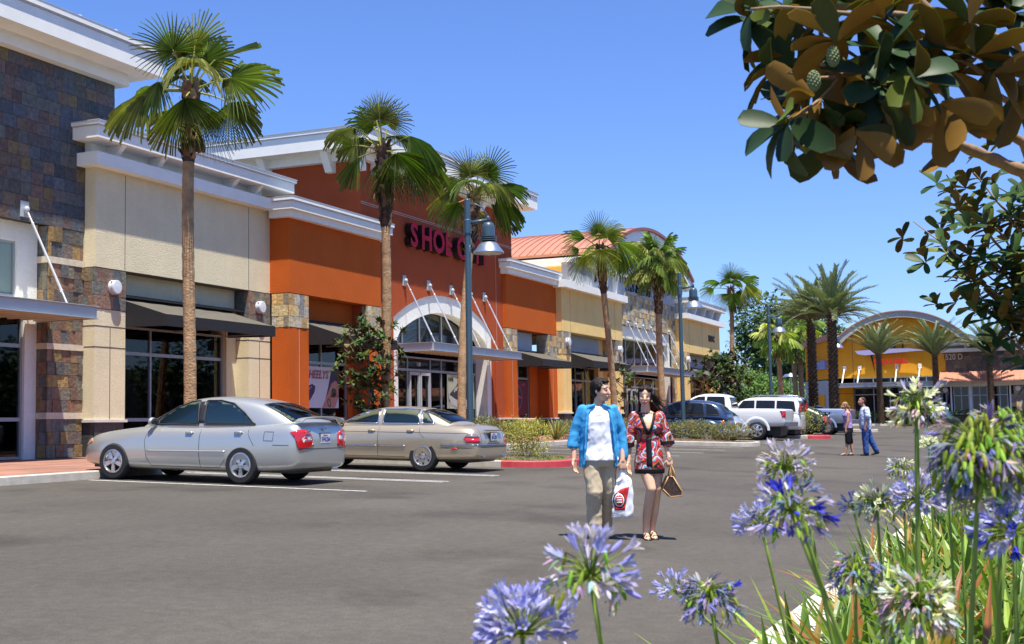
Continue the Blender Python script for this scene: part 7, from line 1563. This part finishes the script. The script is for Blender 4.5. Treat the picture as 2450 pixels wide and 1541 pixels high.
for i,(x,y,rx,ry,lab) in enumerate(((45.3,10.9,.55,.9,'low olive shrub at the tip of the second island'),(45.3,12.3,.6,.9,'low olive shrub in the second island, next to the lamp post'),(45.3,13.8,.6,.9,'low shrub in the middle of the second island'),(45.3,15.1,.6,.8,'low shrub at the sidewalk end of the second island'))):
    shrub('shrub',lab,iz(x,y),rx*1.25,ry*1.05,.60-.06*(i==0),10+i,n=2000,L_=.06,cols=((.17,.22,.06),(.22,.25,.07),(.24,.19,.09)),tips=(.26,.12,.07),group='low shrubs in the lamp post islands')
for i,(x,y,lab) in enumerate(((57.5,10.5,'low shrub at the tip of the third island beside the dark sedan'),(57.5,12.4,'low shrub in the middle of the third island'))):
    shrub('shrub',lab,iz(x,y),.8,1.1,.95,20+i,n=1700,L_=.075,cols=((.24,.27,.05),(.29,.29,.06),(.16,.20,.04)),group='low shrubs in the lamp post islands')
def sw(x,y): return Vector((x,y,swz(x,y)))
for i,(x,y,rx,rz,lab) in enumerate(((37.4,16.9,.9,.75,'loose grey green shrub at the kerb behind the gold sedan boot'),(39.6,17.0,.8,.6,'rounded shrub between the gold sedan and the big planter pot'),(45.5,17.2,1.1,.6,'low shrub on the sidewalk behind the yellow green shrub'))):
    shrub('shrub',lab,sw(x,y),rx,.6,rz,30+i,n=1500,L_=.07,cols=((.15,.18,.07),(.22,.22,.10),(.12,.14,.05)),tips=(.4,.38,.3),group='shrubs along the sidewalk')
for i,(y,lab) in enumerate(((13.5,'dark green shrub in front of the amber entrance'),(9.9,'dark green shrub right of the restaurant glazing'),(6.3,'dark green shrub under the left slate wing window'),(2.5,'dark green shrub under the right slate wing window'))):
    shrub('shrub',lab,Vector((99.2,y,gz(99,8)+.12)),.7,1.5,.85,40+i,n=700,L_=.16,cols=((.05,.09,.03),(.08,.11,.04)),group='shrubs before the restaurant')
# strappy clump beside the yellow pier
b=MB(); rng=random.Random(9); g=sw(43.5,16.8)
for i in range(70):
    a=rng.uniform(0,6.28); t=rng.uniform(.15,1.1); leaf(b,g+Vector((.1*math.cos(a),.1*math.sin(a),0)),(math.cos(a)*t,math.sin(a)*t,1),(-math.cos(a)*.3,-math.sin(a)*.3,.4),rng.uniform(.6,.95),.045,tuple(x*rng.uniform(.7,1.4) for x in (.22,.25,.08)),None,K=4,bend=.25)
tag(b.build('flax_clump',M_['foliage']),'spiky strap-leaved clump on the sidewalk left of the man in blue','plant')
# planter urn
g=sw(48,19.9); r=empty('planter_pot','large tan concrete planter pot on the sidewalk before the orange wing','planter',g)
b=MB(); b.lathe([(.27,0),(.30,.04),(.35,.35),(.40,.66),(.46,.68),(.47,.76),(.44,.78),(.40,.76),(.38,.70),(0,.70)],n=32); b.build('pot',mat('tan planter concrete',(.60,.46,.30),.8,var=.06,vs=4,bmp=(25,.3,.006)),r,angle=40)
b=MB(); b.lathe([(.375,.71),(0,.715)],n=20); b.build('soil',M_['soil'],r)
# ---- agapanthus ----------------------------------------------------------
M_['petal']=colmat('agapanthus petal',.55,.12,30,trans=.30,spec=.3); M_['stem']=colmat('flower stem',.5,.12,20,trans=.08)
KC={'blue':((.38,.38,.78),(.50,.50,.86),(.28,.28,.70)),'deep':((.04,.05,.60),(.07,.09,.70),(.03,.03,.45)),'white':((.80,.80,.68),(.85,.84,.78),(.72,.72,.52)),'lilac':((.50,.46,.66),(.62,.55,.68),(.38,.35,.60)),'grey':((.20,.22,.42),(.15,.18,.33),(.28,.28,.50)),'dry':((.48,.44,.46),(.34,.31,.36),(.58,.53,.50))}  # deep: shade on one head put into darker blue petals
PODC=((.30,.42,.04),(.22,.33,.03),(.38,.48,.07))
def floret(b,p,d,s,cols,rng,open_=1.0):
    """trumpet of six petals opening along d"""
    d=d.normalized(); u=d.orthogonal().normalized(); v=d.cross(u); a0=rng.uniform(0,1)
    for k in range(6):
        a=a0+k*math.pi/3; q=u*math.cos(a)+v*math.sin(a); t=-u*math.sin(a)+v*math.cos(a); g=rng.uniform(.8,1.2); c=tuple(min(.9,x*g) for x in rng.choice(cols))
        P=[p+q*.0022*s-t*.0015*s,p+q*.0022*s+t*.0015*s,p+d*.020*s+q*.005*s+t*.0042*s,p+d*.020*s+q*.005*s-t*.0042*s,p+d*.034*s+q*(.008+.005*open_)*s+t*.0042*s,p+d*.034*s+q*(.008+.005*open_)*s-t*.0042*s,p+d*(.044-.004*open_)*s+q*(.010+.010*open_)*s]
        b.add(P,[(0,1,2,3),(3,2,4,5),(5,4,6)],c=c)
def umbel(mb,pb,c,s,mix,rng,n=60,up=0.0,pod=0,el0=-.35):
    """mix: list of (kind, weight); pod: share of seed pods"""
    kinds=[k for k,w in mix for _ in range(int(w*10))]
    for i in range(n):
        z=el0+(1-el0)*(i+.5)/n; z=max(-.85,min(.98,z+rng.uniform(-.08,.08))); a=i*2.399+rng.uniform(-.25,.25); rr=math.sqrt(max(0,1-z*z)); d=Vector((rr*math.cos(a),rr*math.sin(a),z))
        l=.068*s*rng.uniform(.75,1.15); old=rng.random()<pod; k=rng.choice(kinds) 
        e=c+d*l; 
        if old or k in('dry','grey'): e.z-=.008*s
        pg=rng.uniform(.7,1.2); pb.tube([c,c+d*l*.6+Vector((0,0,.004*s)),e],[.0016*s,.0013*s,.0011*s],4,caps=False,c=(.22*pg,.30*pg,.05*pg))
        if old:
            q=(d*.5+Vector((rng.uniform(-.3,.3),rng.uniform(-.3,.3),-1.1))).normalized(); pc=rng.choice(PODC); Rm=Vector((0,0,1)).rotation_difference(q).to_matrix()
            mb.ell(e+q*.014*s,.0042*s,.0042*s,.015*s*rng.uniform(.7,1.3),7,5,rot=Rm,c=tuple(x*rng.uniform(.7,1.2) for x in pc))
            if rng.random()<.75:
                f=e+q*.026*s; 
                for _ in range(3): leaf(mb,f,q+Vector((rng.uniform(-.8,.8),rng.uniform(-.8,.8),rng.uniform(-.5,.5))),d,.022*s,.006*s,tuple(x*rng.uniform(.6,1.2) for x in rng.choice(KC[k])),None,K=2,bend=.5)
        elif k in('dry','grey'):
            q=(d+Vector((rng.uniform(-.4,.4),rng.uniform(-.4,.4),-.7))).normalized()
            for _ in range(6): leaf(mb,e,q+Vector((rng.uniform(-.35,.35),rng.uniform(-.35,.35),rng.uniform(-.35,.35))),d,.036*s*rng.uniform(.7,1.1),.008*s,tuple(x*rng.uniform(.6,1.25) for x in rng.choice(KC[k])),None,K=3,bend=rng.uniform(-.3,.6))
        else:
            q=(d+Vector((0,0,-.10))).normalized()
            if rng.random()<.22:   # closed bud
                Rm=Vector((0,0,1)).rotation_difference(q).to_matrix(); mb.ell(e+q*.016*s,.0055*s,.0055*s,.019*s,7,6,rot=Rm,c=rng.choice(KC[k]))
            else: floret(mb,e,q,s*rng.uniform(.78,1.05),KC[k],rng,rng.uniform(.3,1.1))
def flower(label,px,py,D,px2,py2,mix,seed,s=1.0,n=60,pod=0,el0=-.35,r=.0045,dd=0.0,tint=1):
    rng=random.Random(seed); c=atD(px,py,D); e=atD(px2,py2,D+dd); v=(e-c); zb=bedz(c.x,min(c.y,1.0)); k=(zb-.03-c.z)/v.z; base=c+v*k
    if base.y>1.22: base.y=1.22; base.z=bedz(base.x,base.y)-.03
    R_=empty('agapanthus',label,'flower',base,0,'agapanthus flowers in the planting bed'); O=base
    sb=MB(O); mid=(base+c)/2+Vector((rng.uniform(-.015,.015),rng.uniform(-.015,.015),0)); e1=c+(e-c).normalized()*.25
    pts=[base,mid,e1,c]; rad=[r*1.5,r*1.25,r*1.05,r*.9]; sb.tube([base.lerp(c,t)*(1)+ (mid-(base+c)/2)*math.sin(t*math.pi) for t in [i/10 for i in range(11)]],[r*(1.5-.6*i/10) for i in range(11)],8,c=tuple(x*tint for x in (.20,.30,.05)))
    sb.build('stem',M_['stem'],R_,smooth=True)
    mb=MB(O); umbel(mb,mb,c,s,mix,rng,n,pod=pod,el0=el0); mb.ell(c,.009*s,.009*s,.008*s,8,6,c=(.2,.26,.06)); mb.build('flower_head',M_['petal'],R_); return R_
FL=[
 ('fresh periwinkle blue head cut by the bottom edge, lowest and furthest left',1250,1520,2.15,1262,1700,(('blue',1),('lilac',.2)),1,0.86,70,.0,-.1),
 ('fading head of drooping lilac trumpets and lime seed pods before the walking couple',1412,1382,2.05,1442,1541,(('blue',.3),('lilac',.5),('dry',.3)),2,0.86,58,.33,-.4),
 ('grey blue withered head with green pods, right of the fading lilac one',1697,1432,2.75,1718,1541,(('grey',1),('dry',.2),('deep',.1)),3,0.8,72,.3,-.45),
 ('small pale blue head peeking out left of the grey blue withered head',1618,1418,3.6,1752,1541,(('blue',1),),4,0.7,34,.05,-.2),
 ('large head of deep violet blue trumpets on a leaning dark stem',1893,1222,2.3,1985,1450,(('deep',.42),('grey',.9),('lilac',.2)),5,0.8,60,.16,-.6),
 ('pink and white head with lime pods, directly above the deep violet blue one',1878,1125,2.9,1948,1330,(('lilac',.6),('dry',.4)),6,0.72,74,.45,-.2),
 ('light blue head on a thin straight stem, below left of the deep violet one',1822,1262,3.3,1880,1541,(('blue',1),('lilac',.3)),7,0.72,62,.05,-.2),
 ('tiny pods and buds head between the deep violet flower and its pale stem',1935,1240,3.3,2005,1541,(('dry',1),),8,0.52,40,.5,-.5),
 ('creamy white topped head full of lime pods in the middle of the bed',2098,1212,3.9,2110,1420,(('white',.7),('dry',.5)),9,0.8,90,.40,-.35),
 ('blue and lilac head just right of the creamy white topped one',2200,1195,3.7,2195,1400,(('blue',.8),('lilac',.6),('dry',.3)),10,0.8,84,.15,-.45),
 ('sparse light blue head just left of the creamy white topped one',2040,1215,4.4,2085,1380,(('blue',1),),11,0.56,34,.1,-.2),
 ('dark grey withered head above the pale kerb at the bottom',2045,1372,2.9,2052,1541,(('grey',.8),('dry',.5)),12,0.72,76,.3,-.5),
 ('big head of dry white petals and lime pods near the bottom edge',2195,1452,2.55,2215,1600,(('dry',1),('white',.3)),13,0.9,110,.34,-.5),
 ('tall lilac white head standing against the slate wing on a thick green stem',2193,975,3.3,2204,1380,(('lilac',.3),('dry',.9),('white',.35)),14,0.8,96,.3,-.55),
 ('small round head of pods and pale petals left of the tall thick stem',2157,1122,6.2,2160,1300,(('dry',.7),('blue',.2),('white',.4)),15,0.8,70,.4,-.5),
 ('small white head against the asphalt right of the tall thick stem',2222,1066,7.6,2235,1300,(('white',1),),16,0.66,52,.0,-.3),
 ('huge head of hanging green pods and blue scraps at upper right of the bed',2345,1085,2.25,2332,1541,(('grey',.7),('dry',.4),('deep',.06)),17,1.02,190,.74,-.8),
 ('second head of yellow green pods behind the huge one, against the wing windows',2400,1035,2.6,2395,1500,(('dry',.6),('grey',.4)),18,0.84,100,.6,-.5),
 ('vivid blue head at the right edge of the picture',2425,1275,2.5,2440,1541,(('blue',.8),('deep',.35)),19,0.8,70,.05,-.5),
 ('small pods head below the huge green one, beside its stems',2268,1165,4.6,2285,1400,(('dry',.8),('grey',.3)),20,0.54,54,.55,-.5),
 ('pale pods head low behind the stems of the huge green one',2300,1210,5.0,2310,1400,(('dry',1),('white',.3)),21,0.52,46,.5,-.5),
]
for l,px,py,D,p2,q2,mix,sd,s_,n_,pod,e0 in FL:
    flower(l,px,py,D,p2,q2,mix,sd,s_,n_,pod,e0,r=.0062 if 'thick' in l else .0045)
# strap leaves: one mass of foliage
M_['strap']=colmat('strap leaves',.42,.12,5,trans=.28,spec=.45)
b=MB(); rng=random.Random(77); cnt=0
while cnt<4600:
    x=rng.uniform(1.6,19)**1; y=rng.uniform(-1.2,1.22)
    if x<4.6 and y>.16*x-.12: continue
    if x>4.6 and y>1.21: continue
    if rng.random()>min(1,6.5/x+.25): continue
    cx_=round(x/.28)*.28+rng.uniform(-.05,.05); cy_=round(y/.28)*.28+rng.uniform(-.05,.05)
    if cy_>1.27: cy_=1.25
    g=Vector((cx_,cy_,bedz(cx_,cy_))); a=rng.uniform(0,6.28); t=rng.uniform(.15,.9); Lf=rng.uniform(.34,.62)*(1.12 if x>5 else .95); f=rng.uniform(.7,1.35)
    k=rng.random(); c=(.11*f,.20*f,.03*f) if k<.60 else (.22*f,.31*f,.045*f) if k<.86 else (.40*f,.26*f,.07*f) if k<.95 else (.34*f,.13*f,.04*f)
    leaf(b,g,(math.cos(a)*t,math.sin(a)*t,1),(-math.cos(a),-math.sin(a),.6*t),Lf,.040,c,None,K=5,bend=-(.10+.5*t*rng.uniform(.5,1)) if False else .55*t,cup=.18); cnt+=1
tag(b.build('agapanthus_leaves',M_['strap']),kind='stuff')
# ---- overhanging magnolia, upper right -----------------------------------
def cp(x,y,D): return atD(1650+x/1.7825,y/1.7825,D)
M_['mbark']=mat('magnolia bark',(.26,.17,.09),.85,var=.2,vs=25,bmp=(60,.6,.004))
def magn(label,branches,clusters,trunkpts,trr,L_,seed,lit,nl=9,top=(.03,.065,.02),under=(.30,.165,.035),cones=()):
    rng=random.Random(seed); base=Vector(trunkpts[0]); r=empty('magnolia_tree',label,'tree',base); tb=MB(base); tb.tube(trunkpts,trr,10)
    tb.build('trunk',M_['mbark'],r,smooth=True)
    for pts,rad in branches:
        q=MB(base); P=[]; m=len(pts)
        for i in range(m-1):
            for k in range(4):
                t=k/4; p0=pts[max(0,i-1)];p1=pts[i];p2=pts[i+1];p3=pts[min(m-1,i+2)]
                P.append(.5*((2*p1)+(p2-p0)*t+(2*p0-5*p1+4*p2-p3)*t*t+(3*p1-p0-3*p2+p3)*t**3))
        P.append(pts[-1]); n=len(P); q.tube(P,[(rad[0]+(rad[1]-rad[0])*i/(n-1))*(1+.12*math.sin(i*1.7)) for i in range(n)],8); q.build('branch',M_['mbark'],r,smooth=True)
    b=MB(base)
    for c,d,n_ in clusters: whorl(b,c,d,n_,L_,rng,top=top,under=under,sp=1.15,wr=.46,lit=lit,ob=True)
    b.build('foliage',M_['leafmat'],r,smooth=True)
    for c in cones:
        q=MB(base); q.ell(c,.016,.016,.027,14,10)
        for i in range(70):
            z=-1+2*(i+.5)/70; a=i*2.399; rr=math.sqrt(1-z*z); q.ell(c+Vector((.016*rr*math.cos(a),.016*rr*math.sin(a),.027*z)),.0045,.0045,.0045,6,4)
        q.build('seed_cone',mat('green seed cone',(.16,.20,.08),.7,var=.1),r)
    return r
T0=Vector((3.9,-3.0,bedz(3.9,-3))); T1=Vector((3.9,-2.7,1.6)); T2=Vector((3.85,-2.2,2.9)); T3=Vector((3.9,-1.5,3.7))
BR=[([T3,cp(1750,700,4.4),cp(1426,440,4.3),cp(1360,350,4.2),cp(1290,265,4.1),cp(1200,200,4.05),cp(1080,100,4.0),cp(975,0,4.0),cp(900,-80,3.9)],(.03,.011)),
 ([cp(1426,440,4.3),cp(1400,200,4.2),cp(1290,150,4.1),cp(1210,110,4.0),cp(1100,0,4.0),cp(1050,-60,3.9)],(.012,.007)),
 ([cp(1300,260,4.1),cp(1250,110,4.0),cp(1190,0,3.9),cp(1150,-60,3.9)],(.011,.007)),
 ([T2,cp(1800,820,4.6),cp(1426,730,4.5),cp(1300,680,4.4),cp(1200,640,4.3),cp(1080,590,4.2),cp(1000,570,4.1),cp(905,510,4.0),cp(800,430,3.9),cp(690,380,3.8)],(.028,.006)),
 ([cp(1060,600,4.2),cp(960,600,4.1),cp(850,580,4.0),cp(730,545,3.9)],(.008,.005)),
 ([T3,cp(1700,780,4.6),cp(1426,610,4.5),cp(1300,540,4.3),cp(1230,490,4.2),cp(1130,440,4.1),cp(1020,350,4.0),cp(900,310,3.9)],(.02,.006)),
 ([cp(1426,470,4.3),cp(1300,400,4.2),cp(1160,330,4.1),cp(1000,320,4.0),cp(800,300,3.9),cp(640,320,3.8),cp(560,270,3.7)],(.013,.005)),
 ([cp(1080,100,4.0),cp(900,60,3.9),cp(700,60,3.8),cp(520,40,3.7),cp(380,30,3.7),cp(260,40,3.7)],(.010,.004)),
 ([cp(640,330,3.8),cp(520,330,3.8),cp(420,310,3.7)],(.006,.004)),([cp(640,330,3.8),cp(570,410,3.8),cp(480,480,3.7)],(.006,.004)),([cp(720,400,3.8),cp(660,500,3.8),cp(620,600,3.8)],(.006,.004)),
 ([cp(1220,200,4.0),cp(1300,80,4.0),cp(1380,20,4.0)],(.007,.004))]
CL=[]
rng=random.Random(3)
for x,y,dx,dy,n_ in ((260,40,-1,.1,6),(240,90,-.8,.6,5),(400,40,-.3,-.4,7),(480,130,-.3,.1,7),(330,300,-1,.1,7),(390,230,-.6,-.6,6),(520,80,0,-1,7),(560,200,-.2,.3,8),(620,150,0,-.5,7),(640,300,0,.1,8),(560,330,-.5,.5,8),(480,430,-.8,.3,8),(400,540,-.8,.6,8),(450,480,-.6,-.2,7),(560,470,-.1,1,8),(640,540,0,1,9),(620,640,-.1,1,8),(690,480,.2,.8,9),(720,590,.4,.8,7),(760,420,.2,.3,9),(840,460,.4,.3,9),(820,350,.2,-.2,8),(740,250,-.2,-.4,8),(830,200,0,-.3,8),(900,120,.1,-.3,8),(960,60,0,-.5,8),(820,60,-.2,-.5,8),(720,30,-.2,-.6,8),(620,30,-.2,-.6,7),(900,260,.2,-.1,8),(980,330,.4,.1,7),(970,200,.3,0,7),(1020,420,.5,.4,8),(1090,480,.4,.6,8),(1050,250,.3,-.2,6),(1150,540,.5,.7,6),(1160,300,.3,-.2,6),(1230,220,.2,-.3,5),(1180,70,0,-.5,6),(1320,60,.3,-.5,8),(1400,30,.4,-.4,8),(1340,180,.4,-.2,5),(1330,330,.5,.2,6),(1400,400,.5,.4,7),(1390,510,.5,.5,5),(1260,400,.3,.5,5)):
    if rng.random()<.14 and x>600: continue
    D=rng.uniform(3.6,4.2); d=RT*dx-UP*dy+FW*rng.uniform(-.7,.5); CL.append((cp(x,y,D),d,n_))
magn('overhanging magnolia branches with big bronze-backed leaves in the upper right corner',BR,CL,[T0,T1,T2,T3,Vector((3.9,-1.2,4.3))],[.09,.075,.06,.04,.02],.175,5,.14,cones=(cp(530,345,3.55),cp(612,240,3.6)))
# second, smaller-leaved magnolia further along the bed
U0=Vector((10.4,-1.3,bedz(10.4,-1.3))); U1=Vector((10.3,-1.0,2.0)); U2=Vector((10.2,-.5,3.4)); rng=random.Random(8)
B2=[];C2=[]
def tw(pts,D=10.2,r0=.014,dens=62):
    P=[cp(x,y,D+rng.uniform(-.25,.25)) for x,y in pts]; B2.append((P,(r0,.004)))
    for (a,c),(p,q) in zip(zip(pts[:-1],pts[1:]),zip(P[:-1],P[1:])):
        L0=math.hypot(a[0]-c[0],a[1]-c[1]); n=max(1,int(L0/dens))
        for i in range(n):
            t=(i+1)/n; s=p.lerp(q,t); off=RT*rng.uniform(-.12,.12)-UP*rng.uniform(-.14,.14)+FW*rng.uniform(-.35,.35)
            C2.append((s+off,(q-p).normalized()+Vector((0,0,.5)),5)); 
            if a[0]>1150 or c[0]>1180: C2.append((s-off*1.6+FW*rng.uniform(-.5,.5),(q-p).normalized()+Vector((0,0,.3)),5))
tw([(1560,1420),(1426,1350),(1330,1270),(1200,1160),(1130,1080),(1040,1010),(955,945)]); tw([(1600,1300),(1426,1150),(1300,1030),(1220,910),(1150,830),(1095,745)]); tw([(1600,1100),(1426,960),(1330,880),(1265,800),(1212,735)])
tw([(1600,1560),(1426,1500),(1350,1420),(1300,1330),(1235,1255)]); tw([(1600,1250),(1480,1180),(1390,1090),(1330,1000),(1250,940),(1180,935)]); tw([(1600,1000),(1500,930),(1400,850),(1300,790)]); tw([(1426,1300),(1330,1150),(1240,1080),(1160,1040),(1080,1090)]); tw([(1600,1650),(1500,1560),(1420,1500),(1370,1380)]); tw([(1600,1400),(1500,1330),(1400,1260),(1290,1190),(1220,1120)]); tw([(1600,900),(1480,860),(1400,790)])
tw([(1600,1480),(1500,1440),(1380,1320),(1280,1230),(1130,1180)]); tw([(1600,1180),(1500,1080),(1400,980),(1340,900)])
for x,y in ((1560,1420),(1600,1300),(1600,1100),(1600,1560),(1600,1000)): B2.append(([U2,cp(1700,1300,10.3),cp(x,y,10.2)],(.03,.014)))
magn('smaller-leaved magnolia reaching in from the right edge above the restaurant wing',B2,C2,[U0,U1,U2,cp(1700,1300,10.3),cp(1700,900,10.3)],[.11,.09,.07,.05,.02],.165,9,.30,nl=6,top=(.05,.10,.02),under=(.17,.10,.03))
